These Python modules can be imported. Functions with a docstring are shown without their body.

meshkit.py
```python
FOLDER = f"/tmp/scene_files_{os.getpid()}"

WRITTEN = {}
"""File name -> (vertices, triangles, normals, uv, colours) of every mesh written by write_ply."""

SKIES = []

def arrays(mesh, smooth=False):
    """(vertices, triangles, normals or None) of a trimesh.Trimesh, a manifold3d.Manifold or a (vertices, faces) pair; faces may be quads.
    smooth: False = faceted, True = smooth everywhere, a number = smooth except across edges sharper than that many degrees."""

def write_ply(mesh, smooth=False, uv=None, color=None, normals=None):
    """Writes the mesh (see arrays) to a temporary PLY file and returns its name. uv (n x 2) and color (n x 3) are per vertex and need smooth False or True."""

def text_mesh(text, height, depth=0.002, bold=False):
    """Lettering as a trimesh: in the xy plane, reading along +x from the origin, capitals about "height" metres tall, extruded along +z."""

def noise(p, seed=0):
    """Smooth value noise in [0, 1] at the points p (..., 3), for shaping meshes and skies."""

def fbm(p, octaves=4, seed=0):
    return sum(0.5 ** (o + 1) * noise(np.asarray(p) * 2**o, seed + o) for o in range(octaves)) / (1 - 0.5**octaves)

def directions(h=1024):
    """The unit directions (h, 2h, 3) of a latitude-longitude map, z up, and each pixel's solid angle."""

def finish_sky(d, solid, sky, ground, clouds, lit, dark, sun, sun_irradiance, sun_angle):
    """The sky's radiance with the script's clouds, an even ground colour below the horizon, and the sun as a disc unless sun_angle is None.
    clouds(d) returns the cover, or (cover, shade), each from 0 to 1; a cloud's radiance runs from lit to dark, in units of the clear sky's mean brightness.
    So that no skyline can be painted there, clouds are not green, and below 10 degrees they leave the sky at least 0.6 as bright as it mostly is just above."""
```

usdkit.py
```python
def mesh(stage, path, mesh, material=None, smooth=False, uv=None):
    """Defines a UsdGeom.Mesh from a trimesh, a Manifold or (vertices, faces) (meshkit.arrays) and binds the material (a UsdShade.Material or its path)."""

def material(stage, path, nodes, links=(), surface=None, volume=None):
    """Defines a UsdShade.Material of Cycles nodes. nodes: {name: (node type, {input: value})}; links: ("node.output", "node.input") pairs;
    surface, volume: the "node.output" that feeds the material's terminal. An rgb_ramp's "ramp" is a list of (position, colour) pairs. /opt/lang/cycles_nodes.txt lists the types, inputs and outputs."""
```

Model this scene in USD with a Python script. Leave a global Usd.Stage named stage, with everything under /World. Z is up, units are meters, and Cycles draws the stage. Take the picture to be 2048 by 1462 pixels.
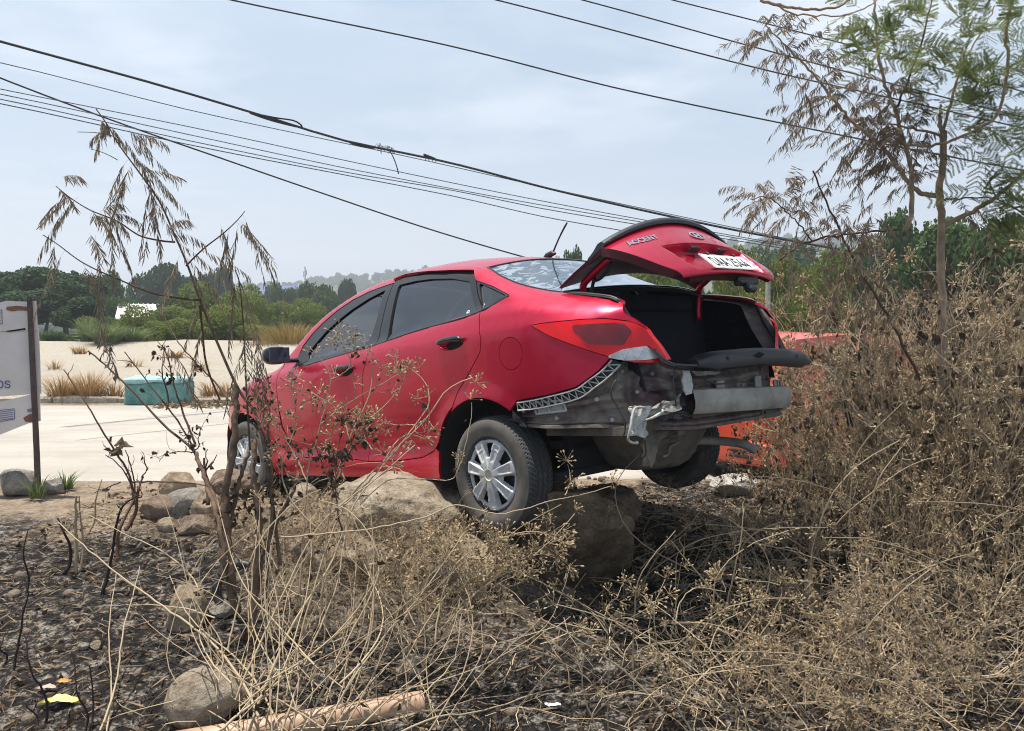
import math
import random
import numpy as np
import trimesh
import shapely
from shapely.geometry import Polygon, Point, LineString, MultiPolygon
from shapely.ops import unary_union
from scipy.spatial import Delaunay
from scipy.interpolate import PchipInterpolator
from pxr import Gf, Sdf, Usd, UsdGeom, UsdLux, UsdShade, Vt
import meshkit
import usdkit

stage = Usd.Stage.CreateInMemory()
UsdGeom.SetStageUpAxis(stage, "Z")
UsdGeom.SetStageMetersPerUnit(stage, 1.0)
world = UsdGeom.Xform.Define(stage, "/World")
stage.SetDefaultPrim(world.GetPrim())
UsdGeom.Scope.Define(stage, "/World/Looks")

# ---------------------------------------------------------------- camera
FPX, IMW, IMH = 1657.9, 2048.0, 1462.0
PITCH = math.radians(3.75)
CAM = np.array([0.0, 0.0, 1.40])
cp, sp = math.cos(PITCH), math.sin(PITCH)
CX, CD, CZ = np.array([1.0, 0, 0]), np.array([0, -sp, -cp]), np.array([0, cp, -sp])
cam = UsdGeom.Camera.Define(stage, "/World/camera")
cam.CreateHorizontalApertureAttr(36.0)
cam.CreateVerticalApertureAttr(36.0 * 731 / 1024)
cam.CreateFocalLengthAttr(36.0 * FPX / IMW)
cam.CreateFStopAttr(0.0)
cam.CreateClippingRangeAttr((0.05, 20000.0))
m = Gf.Matrix4d(1.0)
m.SetRow3(0, Gf.Vec3d(*CX)); m.SetRow3(1, Gf.Vec3d(*(-CD))); m.SetRow3(2, Gf.Vec3d(*(-CZ))); m.SetTranslateOnly(Gf.Vec3d(*CAM))
cam.AddTransformOp().Set(m)
cam.CreateExposureAttr(0.92)

# ---------------------------------------------------------------- sky and sun
SUN = np.array([-0.24, 0.08, 0.97]); SUN /= np.linalg.norm(SUN)
sun_el = math.asin(SUN[2]); sun_rot = math.atan2(SUN[0], SUN[1])
SKY_STRENGTH = 0.078
usdkit.material(stage, "/World/Looks/sky", {
    "sky": ("sky_texture", {"sky_type": "single_scattering", "sun_disc": False, "sun_elevation": sun_el, "sun_rotation": sun_rot, "altitude": 50.0, "air_density": 1.0, "aerosol_density": 2.2, "ozone_density": 1.0}),
    "tc": ("texture_coordinate", {}),
    "sep": ("separate_xyz", {}),
    "den": ("math", {"math_type": "maximum", "value2": 0.06}),
    "px": ("math", {"math_type": "divide"}), "py": ("math", {"math_type": "divide"}),
    "cmb": ("combine_xyz", {"z": 0.35}),
    "n1": ("noise_texture", {"scale": 1.15, "detail": 7.0, "roughness": 0.52, "distortion": 0.25}),
    "n2": ("noise_texture", {"scale": 0.35, "detail": 3.0, "roughness": 0.5}),
    "r1": ("rgb_ramp", {"ramp": [(0.0, (0, 0, 0)), (0.40, (0, 0, 0)), (0.62, (0.6, 0.6, 0.6)), (1.0, (0.9, 0.9, 0.9))]}),
    "r2": ("rgb_ramp", {"ramp": [(0.0, (0, 0, 0)), (0.40, (0.05, 0.05, 0.05)), (0.62, (1, 1, 1)), (1.0, (1, 1, 1))]}),
    "mul": ("math", {"math_type": "multiply"}),
    "lift": ("map_range", {"from_min": 0.02, "from_max": 0.30, "to_min": 0.0, "to_max": 1.0, "clamp": True}),
    "mul2": ("math", {"math_type": "multiply"}),
    "veil": ("mix_color", {"fac": 0.78, "b": (2.45, 3.5, 4.85)}),
    "mix": ("mix_color", {"b": (7.6, 7.9, 8.3)}),
    "bg": ("background_shader", {"strength": SKY_STRENGTH})},
    [("tc.generated", "sep.vector"), ("sep.z", "den.value1"), ("sep.x", "px.value1"), ("den.value", "px.value2"), ("sep.y", "py.value1"), ("den.value", "py.value2"),
     ("px.value", "cmb.x"), ("py.value", "cmb.y"), ("cmb.vector", "n1.vector"), ("cmb.vector", "n2.vector"), ("n1.fac", "r1.fac"), ("n2.fac", "r2.fac"),
     ("r1.color", "mul.value1"), ("r2.color", "mul.value2"), ("sep.z", "lift.value"), ("mul.value", "mul2.value1"), ("lift.result", "mul2.value2"),
     ("sky.color", "veil.a"), ("veil.result", "mix.a"), ("mul2.value", "mix.fac"), ("mix.result", "bg.color")], surface="bg.background")
dome = UsdLux.DomeLight.Define(stage, "/World/sky")
UsdShade.MaterialBindingAPI.Apply(dome.GetPrim()).Bind(UsdShade.Material.Get(stage, "/World/Looks/sky"))
dome.GetPrim().SetCustomDataByKey("kind", "structure")
sun = UsdLux.DistantLight.Define(stage, "/World/sun")
sun.CreateIntensityAttr(1.25); sun.CreateNormalizeAttr(True) if hasattr(sun, "CreateNormalizeAttr") else None
sun.CreateAngleAttr(0.6); sun.CreateColorAttr(Gf.Vec3f(1.0, 0.95, 0.86))
zc = SUN; xc = np.cross([0, 1, 0], zc); xc /= np.linalg.norm(xc); yc = np.cross(zc, xc)
m = Gf.Matrix4d(1.0); m.SetRow3(0, Gf.Vec3d(*xc)); m.SetRow3(1, Gf.Vec3d(*yc)); m.SetRow3(2, Gf.Vec3d(*zc))
sun.AddTransformOp().Set(m)

# ---------------------------------------------------------------- helpers
taken = {}
def fresh(parent, name):
    k = (parent, name); n = taken.get(k, -1) + 1; taken[k] = n
    return f"{parent}/{name}" if n == 0 else f"{parent}/{name}_{n:03d}"
def path_of(p):
    return p if isinstance(p, str) else str(p.GetPath())
def tag(prim, label=None, cat=None, group=None, kind=None):
    for k, v in (("label", label), ("category", cat), ("group", group), ("kind", kind)):
        if v: prim.SetCustomDataByKey(k, v)
    return prim
def mat4(loc=(0, 0, 0), rz=0.0, s=1.0, rx=0.0, ry=0.0):
    c = trimesh.transformations.euler_matrix(rx, ry, rz, "sxyz")
    M = np.eye(4); M[:3, :3] = c[:3, :3] @ np.diag(np.broadcast_to(s, 3)); M[:3, 3] = loc
    return M
def gf(M):
    return Gf.Matrix4d(*np.asarray(M).T.ravel().tolist())
def thing(name, label, cat, M=None, group=None, kind=None):
    x = UsdGeom.Xform.Define(stage, fresh("/World", name))
    x.AddTransformOp().Set(gf(np.eye(4) if M is None else M))
    return tag(x.GetPrim(), label, cat, group, kind)
def copy(src, M, label=None, group=None):
    d = src.GetCustomData(); base = src.GetName(); base = base[:-4] if base[-4:-3] == "_" and base[-3:].isdigit() else base
    x = UsdGeom.Xform.Define(stage, fresh("/World", base))
    x.GetPrim().GetReferences().AddInternalReference(src.GetPath())
    op = x.GetTransformOp() if hasattr(x, "GetTransformOp") else None
    x.ClearXformOpOrder(); x.MakeMatrixXform().Set(gf(M))
    x.GetPrim().SetInstanceable(True)
    return tag(x.GetPrim(), label or d.get("label"), d.get("category"), group or d.get("group"))
def obj(name, mesh, mat, parent="/World", smooth=False, label=None, kind=None):
    p = fresh(path_of(parent), name)
    return tag(usdkit.mesh(stage, p, mesh, mat, smooth=smooth).GetPrim(), label, None, None, kind)
def solo(name, mesh, mat, label, cat, group=None, kind=None, smooth=False):
    return tag(obj(name, mesh, mat, "/World", smooth), label, cat, group, kind)

def at(u, v, d):
    """the point seen at pixel (u, v) of the photograph at depth d metres"""
    return CAM + d * ((u - 1024) / FPX * CX + (v - 731) / FPX * CD + CZ)
def cat(parts):
    vs, fs, n = [], [], 0
    for v, f in parts:
        vs.append(np.asarray(v, float)); fs.append(np.asarray(f, int) + n); n += len(v)
    return (np.vstack(vs), np.vstack(fs)) if vs else (np.zeros((0, 3)), np.zeros((0, 3), int))
def tm(mesh):
    return np.asarray(mesh.vertices), np.asarray(mesh.faces)
def smooth_line(p, n):
    p = np.asarray(p, float)
    if len(p) < 3: return np.linspace(p[0], p[-1], n)
    t = np.r_[0, np.cumsum(np.linalg.norm(np.diff(p, axis=0), axis=1) + 1e-9)]
    return PchipInterpolator(t, p)(np.linspace(0, t[-1], n))
def tube(p, r0, r1=None, sides=5, cap=True):
    """tube along the polyline p; radii run from r0 to r1 (or an array)"""
    p = np.asarray(p, float); n = len(p)
    r = np.asarray(r0, float) if np.ndim(r0) else np.linspace(r0, r0 if r1 is None else r1, n)
    d = np.gradient(p, axis=0); d /= np.linalg.norm(d, axis=1, keepdims=True) + 1e-12
    ref = np.array([0.31, 0.27, 0.91]) if abs(d[:, 2]).mean() < 0.8 else np.array([0.95, 0.3, 0.05])
    a = np.cross(d, ref); a /= np.linalg.norm(a, axis=1, keepdims=True) + 1e-12
    b = np.cross(d, a); th = np.arange(sides) / sides * 2 * np.pi
    v = (p[:, None] + r[:, None, None] * (np.cos(th)[None, :, None] * a[:, None] + np.sin(th)[None, :, None] * b[:, None])).reshape(-1, 3)
    i = np.arange(n - 1)[:, None] * sides; j = np.arange(sides)[None]; k = (j + 1) % sides
    q = np.stack([i + j, i + sides + j, i + sides + k, i + k], -1).reshape(-1, 4)
    f = np.vstack([q[:, [0, 1, 2]], q[:, [0, 2, 3]]])
    if cap:
        v = np.vstack([v, p[:1], p[-1:]]); c0, c1 = n * sides, n * sides + 1; j = np.arange(sides); k = (j + 1) % sides
        f = np.vstack([f, np.c_[np.full(sides, c0), j, k], np.c_[np.full(sides, c1), (n - 1) * sides + k, (n - 1) * sides + j]])
    return v, f
def box(x0, x1, y0, y1, z0, z1, bevel=0.0):
    if bevel <= 0:
        b = trimesh.creation.box((x1 - x0, y1 - y0, z1 - z0)); b.apply_translation(((x0 + x1) / 2, (y0 + y1) / 2, (z0 + z1) / 2)); return tm(b)
    c = np.array([[x, y, z] for x in (x0, x1) for y in (y0, y1) for z in (z0, z1)], float)
    m_ = np.array([(x0 + x1) / 2, (y0 + y1) / 2, (z0 + z1) / 2]); s = np.sign(c - m_)
    pts = np.vstack([c - s * bevel * np.array(k) for k in ((0, 1, 1), (1, 0, 1), (1, 1, 0))])
    return tm(trimesh.convex.convex_hull(pts))
def lathe(prof, n=48, axis="y"):
    """prof: (radius, along) pairs turned about the axis"""
    prof = np.asarray(prof, float); th = np.arange(n) / n * 2 * np.pi; k = len(prof)
    r, h = prof[:, 0], prof[:, 1]
    c, s = np.outer(np.cos(th), r), np.outer(np.sin(th), r); hh = np.broadcast_to(h, (n, k))
    v = {"y": np.stack([c, hh, s], -1), "z": np.stack([c, -s, hh], -1), "x": np.stack([hh, c, s], -1)}[axis].reshape(-1, 3)
    i, j = np.meshgrid(np.arange(n), np.arange(k - 1), indexing="ij"); i2 = (i + 1) % n
    q = np.stack([i * k + j, i2 * k + j, i2 * k + j + 1, i * k + j + 1], -1).reshape(-1, 4)
    return v, np.vstack([q[:, [0, 1, 2]], q[:, [0, 2, 3]]])
def grid(P, flip=False):
    """mesh of an (n, m, 3) array of points"""
    n, m_ = P.shape[:2]; i, j = np.meshgrid(np.arange(n - 1), np.arange(m_ - 1), indexing="ij")
    a = i * m_ + j; q = np.stack([a, a + m_, a + m_ + 1, a + 1], -1).reshape(-1, 4)
    f = np.vstack([q[:, [0, 1, 2]], q[:, [0, 2, 3]]])
    return P.reshape(-1, 3), f[:, ::-1] if flip else f
def xf(mesh, M):
    v, f = mesh; return v @ np.asarray(M)[:3, :3].T + np.asarray(M)[:3, 3], f
def mirror_y(mesh):
    v, f = mesh; return v * [1, -1, 1], np.asarray(f)[:, ::-1]
def scatter(tpl, A, pos):
    """one mesh of many copies of a small template: A (n,3,3) turn and size, pos (n,3)"""
    v, f = tpl; n = len(pos)
    V = np.einsum("nij,kj->nki", A, v) + pos[:, None]
    return V.reshape(-1, 3), (f[None] + (np.arange(n) * len(v))[:, None, None]).reshape(-1, 3)
def rand_rot(rng, n, tilt=None):
    q = rng.normal(size=(n, 4)); q /= np.linalg.norm(q, axis=1, keepdims=True); w, x, y, z = q.T
    return np.stack([np.stack([1 - 2 * (y * y + z * z), 2 * (x * y - z * w), 2 * (x * z + y * w)], -1), np.stack([2 * (x * y + z * w), 1 - 2 * (x * x + z * z), 2 * (y * z - x * w)], -1), np.stack([2 * (x * z - y * w), 2 * (y * z + x * w), 1 - 2 * (x * x + y * y)], -1)], 1)
def frames(z, rng=None):
    """(n,3,3) frames whose third column is the unit direction z, turned at random about it"""
    z = np.asarray(z, float); z = z / (np.linalg.norm(z, axis=1, keepdims=True) + 1e-12)
    r = rng.normal(size=z.shape) if rng is not None else np.tile([0.12, 0.3, 0.9], (len(z), 1))
    x = np.cross(r, z); x /= np.linalg.norm(x, axis=1, keepdims=True) + 1e-12
    return np.stack([x, np.cross(z, x), z], -1)

# ---------------------------------------------------------------- materials
def simple(name, color, rough=0.6, metallic=0.0, var=0.0, scale=20.0, bump=0.0, bscale=60.0, coat=0.0, dark=None, spec=0.5, detail=5.0, coord="object"):
    """a principled material whose colour varies by noise between dark and color, with a little relief"""
    nodes = {"tc": ("texture_coordinate", {}), "g": ("geometry", {}), "p": ("principled_bsdf", {"base_color": color, "roughness": rough, "metallic": metallic, "coat_weight": coat, "coat_roughness": 0.06, "specular_ior_level": spec})}
    links = []; src = "tc.object" if coord == "object" else "g.position"
    if var or dark is not None:
        d = dark if dark is not None else tuple(c * (1 - var) for c in color)
        nodes["n"] = ("noise_texture", {"scale": scale, "detail": detail, "roughness": 0.6})
        nodes["r"] = ("rgb_ramp", {"ramp": [(0.0, d), (0.32, d), (0.68, color), (1.0, color)]})
        links += [(src, "n.vector"), ("n.fac", "r.fac"), ("r.color", "p.base_color")]
    if bump:
        nodes["bn"] = ("noise_texture", {"scale": bscale, "detail": 6.0, "roughness": 0.6}); nodes["b"] = ("bump", {"strength": 1.0, "distance": bump})
        links += [(src, "bn.vector"), ("bn.fac", "b.height"), ("b.normal", "p.normal")]
    return usdkit.material(stage, "/World/Looks/" + name, nodes, links, surface="p.BSDF")
def leafy(name, c0, c1, trans=0.35, rough=0.7, island=True):
    """leaf material: colour varies from leaf to leaf; some light passes through"""
    nodes = {"g": ("geometry", {}), "r": ("rgb_ramp", {"ramp": [(0.0, c0), (1.0, c1)]}), "d": ("principled_bsdf", {"roughness": rough, "specular_ior_level": 0.25}), "t": ("translucent_bsdf", {}), "m": ("mix_closure", {"fac": trans})}
    return usdkit.material(stage, "/World/Looks/" + name, nodes, [("g.random_per_island", "r.fac"), ("r.color", "d.base_color"), ("r.color", "t.color"), ("d.BSDF", "m.closure1"), ("t.BSDF", "m.closure2")], surface="m.closure")
# ================================================================ the red car
# car frame: x forward from the rear axle, y to its left, z up
CM = np.eye(4)
CM[:3, 0] = (-0.67848637, 0.72657746, -0.10835794); CM[:3, 1] = (-0.73066129, -0.68273392, -0.00291023); CM[:3, 2] = (-0.07609415, 0.0771984, 0.99410768)
CM[:3, 3] = (0.513, 4.737, 0.326)
CMi = np.linalg.inv(CM)
FAX = 2.76   # front axle

ztop = PchipInterpolator(*np.array([(-1.0, .97), (-.93, .985), (-.88, 1.0), (-.82, 1.02), (-.76, 1.045), (-.70, 1.073), (-.573, 1.103), (-.341, 1.143), (-.112, 1.208), (.059, 1.277), (.223, 1.35), (.513, 1.405), (.825, 1.437), (1.056, 1.443), (1.306, 1.430), (1.577, 1.388), (1.875, 1.285), (2.05, 1.175), (2.2, 1.05), (2.3, .975), (2.45, .925), (2.7, .875), (2.98, .80), (3.15, .72), (3.3, .62), (3.4, .50), (3.5, .36)]).T)
zbelt = PchipInterpolator(*np.array([(-1.0, 1.03), (-.7, 1.04), (-.3, 1.10), (.0, 1.11), (.13, 1.095), (.684, 1.045), (1.173, 1.0), (2.2, .925), (2.6, .90), (3.5, .85)]).T)
rtop = PchipInterpolator(*np.array([(-1.0, .02), (-.88, .025), (-.80, .04), (-.73, .07), (-.6, .10), (-.5, .115), (-.3, .11), (-.1, .085), (.2, .07), (1.0, .07), (1.9, .05), (2.2, .05), (2.4, .10), (3.0, .12), (3.3, .16), (3.5, .12)]).T)
prof = PchipInterpolator(*np.array([(-.5, .70), (.05, .74), (.15, .772), (.2, .797), (.26, .806), (.33, .797), (.40, .803), (.55, .822), (.70, .832), (.82, .832), (.88, .827), (.94, .811), (.98, .785), (1.0, .760), (1.05, .735), (1.15, .690), (1.25, .640), (1.33, .592), (1.4, .54), (1.6, .40)]).T)
plan = PchipInterpolator(*np.array([(-1.0, .40), (-.91, .50), (-.88, .57), (-.83, .63), (-.75, .70), (-.65, .745), (-.5, .785), (-.3, .815), (0, .832), (1.5, .836), (2.7, .836), (3.0, .82), (3.2, .78), (3.35, .70), (3.43, .62), (3.5, .45)]).T)
def sstep(x, a, b):
    t = np.clip((x - a) / (b - a), 0, 1); return t * t * (3 - 2 * t)
ARCH = ((0.045, .245, .395), (FAX + .03, .23, .385))   # wheel arches: x, z, radius
def ybase(x, z):
    x, z = np.asarray(x, float), np.asarray(z, float)
    ze = z - sstep(z, .70, .92) * (zbelt(x) - 1.0)
    y = prof(ze) * plan(x) / .832
    zc_ = .975 + .03 * np.clip(.6 - x, 0, 1)                     # crease that runs back from the rear handle to the lamp
    y = y - .010 * sstep(z, zc_ - .012, zc_ + .012) * sstep(x, 1.0, .3) * sstep(x, -.8, -.5)
    zl = .345 + .06 * np.clip(1.4 - x, 0, 1)                     # swage low in the doors
    y = y - .016 * np.exp(-((z - zl) / .03) ** 2) * sstep(x, .42, .6) * sstep(x, 2.25, 2.0)
    for ax, az, ar in ARCH:
        d = np.hypot(x - ax, z - az) - ar
        y = y + .012 * np.exp(-(d / .05) ** 2)
    return y
def side(x, q, inset=0.0):
    """point of the left flank; q is the height, or past the shoulder the arc that rolls over the top"""
    x, q = np.asarray(x, float), np.asarray(q, float)
    zt, r = ztop(x), rtop(x)
    over = np.maximum(q - (zt - r), 0) / r
    ph = np.clip(over, 0, np.pi / 2)
    z = np.minimum(q, zt - r) + r * np.sin(ph)
    y = ybase(x, z) - r * (1 - np.cos(ph))
    n = np.stack([0 * x, np.cos(ph) + 0 * x, np.sin(ph)], -1)
    return np.stack([x, y, z], -1) - inset * n
def z2q(x, z):
    zt, r = ztop(x), rtop(x); zz = np.minimum(z, zt - 1e-4)
    return np.where(zz > zt - r, zt - r + r * np.arcsin(np.clip((zz - (zt - r)) / r, -1, 1)), zz)
def qtop(x):
    return ztop(x) - rtop(x) + rtop(x) * np.pi / 2
Cc = (CMi @ np.r_[CAM, 1])[:3]
def on_side(u, v, y0=None, inset=0.0):
    """where the sight line through a pixel of the photograph meets the car's left flank, as (x, q)"""
    d = CMi[:3, :3] @ (at(u, v, 1.0) - CAM); y = .76 if y0 is None else y0
    for _ in range(60):
        t = (y - Cc[1]) / d[1]; x, z = Cc[0] + t * d[0], Cc[2] + t * d[2]
        x = min(max(x, -.98), 3.48)
        if y0 is None:
            q = float(z2q(x, z)); y = .6 * y + .4 * float(side(x, q, inset)[1])
    return x, float(z2q(x, z))
def pxpoly(pts, y0=None):
    return [on_side(u, v, y0) for u, v in pts]
def panel(poly, step=.028, rim=.014, inset=0.0, edge=.016, flat=None):
    """sheet-metal panel: a polygon of the (x, q) plane lifted onto the flank, its edges turned inwards"""
    vs, fs, n0 = [], [], 0
    for g in (poly.geoms if hasattr(poly, "geoms") else [poly]):
        if g.area < 1e-5: continue
        g = g.simplify(.0006)
        rings = [shapely.segmentize(g.exterior, edge)] + [shapely.segmentize(h, edge) for h in g.interiors]
        B = [np.array(r_.coords)[:-1] for r_ in rings]
        x0, y0, x1, y1 = g.bounds
        gx, gy = np.meshgrid(np.arange(x0, x1, step), np.arange(y0, y1, step)); P = np.c_[gx.ravel(), gy.ravel()]
        inn = shapely.contains_xy(g.buffer(-step * .45), P[:, 0], P[:, 1]); P = np.vstack(B + [P[inn]])
        T = Delaunay(P).simplices; c = P[T].mean(1); T = T[shapely.contains_xy(g, c[:, 0], c[:, 1])]
        a, b, d = P[T[:, 0]], P[T[:, 1]], P[T[:, 2]]
        cr = (b[:, 0] - a[:, 0]) * (d[:, 1] - a[:, 1]) - (b[:, 1] - a[:, 1]) * (d[:, 0] - a[:, 0])
        T = T[np.abs(cr) > 1e-9]; cr = cr[np.abs(cr) > 1e-9]; T[cr > 0] = T[cr > 0][:, ::-1]
        vs.append(side(P[:, 0], P[:, 1], inset)); fs.append(T + n0); n0 += len(P)
        if rim:
            for ring in B:
                k = len(ring); o = side(ring[:, 0], ring[:, 1], inset); i_ = side(ring[:, 0], ring[:, 1], inset + rim)
                j = np.arange(k); j2 = (j + 1) % k
                vs.append(np.vstack([o, i_])); q = np.stack([j, j2, j2 + k, j + k], -1)
                fs.append(np.vstack([q[:, [0, 1, 2]], q[:, [0, 2, 3]]]) + n0); n0 += 2 * k
    return np.vstack(vs), np.vstack(fs)
def rounded(p, r):
    return p.buffer(r).buffer(-2 * r).buffer(r)

# paints and plastics
M_red = usdkit.material(stage, "/World/Looks/red_paint", {
    "g": ("geometry", {}), "n": ("noise_texture", {"scale": 3.0, "detail": 6.0, "roughness": 0.65}), "r": ("rgb_ramp", {"ramp": [(0.0, (0, 0, 0)), (0.45, (0, 0, 0)), (0.8, (0.07, 0.07, 0.07)), (1.0, (0.1, 0.1, 0.1))]}),
    "mx": ("mix_color", {"a": (0.48, 0.002, 0.032), "b": (0.34, 0.16, 0.13)}), "rr": ("map_range", {"from_min": 0.0, "from_max": 0.2, "to_min": 0.04, "to_max": 0.14}),
    "fl": ("noise_texture", {"scale": 900.0, "detail": 1.0}), "fb": ("bump", {"strength": 0.05, "distance": 0.0008}),
    "p": ("principled_bsdf", {"roughness": 0.32, "metallic": 0.6, "coat_weight": 0.42, "coat_roughness": 0.06})},
    [("g.position", "n.vector"), ("n.fac", "r.fac"), ("r.color", "mx.fac"), ("mx.result", "p.base_color"), ("r.color", "rr.value"), ("rr.result", "p.coat_roughness"), ("g.position", "fl.vector"), ("fl.fac", "fb.height"), ("fb.normal", "p.normal")], surface="p.BSDF")
M_black = simple("black_plastic", (0.018, 0.018, 0.02), 0.45, var=0.3, scale=40, bump=0.0006, bscale=400)
M_gloss = simple("gloss_black", (0.006, 0.006, 0.008), 0.12, coat=0.5)
M_frame = simple("window_frame_black", (0.014, 0.015, 0.017), 0.34, var=0.2, scale=12)
M_dark = simple("dark_cavity", (0.010, 0.010, 0.011), 0.9, var=0.4, scale=10)
M_cloth = simple("seat_cloth", (0.035, 0.034, 0.04), 0.9, var=0.4, scale=60)
M_trunk = simple("boot_lining", (0.006, 0.006, 0.012), 0.95, var=0.4, scale=30)
M_rubber = simple("tyre_rubber", (0.055, 0.053, 0.050), 0.75, scale=9, dark=(0.022, 0.022, 0.024), bump=0.0006, bscale=250)
M_side = simple("tyre_sidewall", (0.135, 0.12, 0.10), 0.85, scale=7, dark=(0.06, 0.055, 0.05), bump=0.0008, bscale=120)
M_silver = simple("silver_wheel_paint", (0.50, 0.51, 0.52), 0.42, metallic=0.1, var=0.28, scale=14, coat=0.2)
M_chrome = simple("chrome", (0.75, 0.75, 0.77), 0.12, metallic=1.0)
M_steel = simple("dusty_galvanised_steel", (0.27, 0.255, 0.215), 0.65, metallic=0.0, scale=7, dark=(0.12, 0.11, 0.095), bump=0.002, bscale=40)
M_sheet = usdkit.material(stage, "/World/Looks/dusty_maroon_sheet", {
    "tc": ("texture_coordinate", {}), "n": ("noise_texture", {"scale": 5.0, "detail": 8.0, "roughness": 0.7, "distortion": 0.6}), "n2": ("noise_texture", {"scale": 40.0, "detail": 4.0}),
    "r": ("rgb_ramp", {"ramp": [(0.0, (0.035, 0.013, 0.018)), (0.36, (0.058, 0.024, 0.030)), (0.47, (0.085, 0.058, 0.054)), (0.60, (0.155, 0.13, 0.105)), (1.0, (0.23, 0.195, 0.155))]}),
    "b": ("bump", {"strength": 1.0, "distance": 0.003}), "p": ("principled_bsdf", {"roughness": 0.62, "metallic": 0.1})},
    [("tc.object", "n.vector"), ("tc.object", "n2.vector"), ("n.fac", "r.fac"), ("r.color", "p.base_color"), ("n2.fac", "b.height"), ("b.normal", "p.normal")], surface="p.BSDF")
M_under = simple("underbody_coating", (0.15, 0.125, 0.095), 0.85, scale=6, dark=(0.045, 0.04, 0.035), bump=0.004, bscale=30)
M_white_pl = simple("dusty_white_plastic", (0.46, 0.45, 0.41), 0.6, var=0.45, scale=30)
M_plate = simple("plate_white", (0.78, 0.78, 0.75), 0.4, var=0.1, scale=30)
M_ink = simple("plate_ink", (0.012, 0.014, 0.012), 0.5)
def glass(name, tint, fac_base, rough=0.0):
    return usdkit.material(stage, "/World/Looks/" + name, {"t": ("transparent_bsdf", {"color": tint}), "s": ("glossy_bsdf", {"color": (0.95, 0.97, 1.0), "roughness": rough}), "f": ("fresnel", {"IOR": 1.5}), "a": ("math", {"math_type": "add", "value2": fac_base, "use_clamp": True}), "m": ("mix_closure", {})},
        [("f.fac", "a.value1"), ("a.value", "m.fac"), ("t.BSDF", "m.closure1"), ("s.BSDF", "m.closure2")], surface="m.closure")
M_tint = glass("tinted_window_glass", (0.045, 0.042, 0.075), 0.07, 0.01)
M_wind = glass("windscreen_glass", (0.55, 0.60, 0.58), 0.04)
M_lens_red = usdkit.material(stage, "/World/Looks/red_lamp_lens", {"tc": ("texture_coordinate", {}), "n": ("noise_texture", {"scale": 6.0, "detail": 3.0}), "r": ("rgb_ramp", {"ramp": [(0.3, (0.55, 0.001, 0.004)), (0.7, (0.85, 0.006, 0.010))]}), "p": ("principled_bsdf", {"roughness": 0.16, "coat_weight": 0.35, "coat_roughness": 0.03, "specular_ior_level": 0.3})}, [("tc.object", "n.vector"), ("n.fac", "r.fac"), ("r.color", "p.base_color")], surface="p.BSDF")
M_lens_dark = simple("inner_red_lens", (0.20, 0.001, 0.004), 0.14, coat=0.4, var=0.5, scale=14)
M_lens_white = simple("clear_lamp_lens", (0.62, 0.60, 0.57), 0.12, coat=1.0, dark=(0.30, 0.29, 0.28), scale=22)

car = thing("damaged_red_sedan", "crimson sedan nose down on the boulders with open boot and missing rear bumper", "car", CM)

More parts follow.
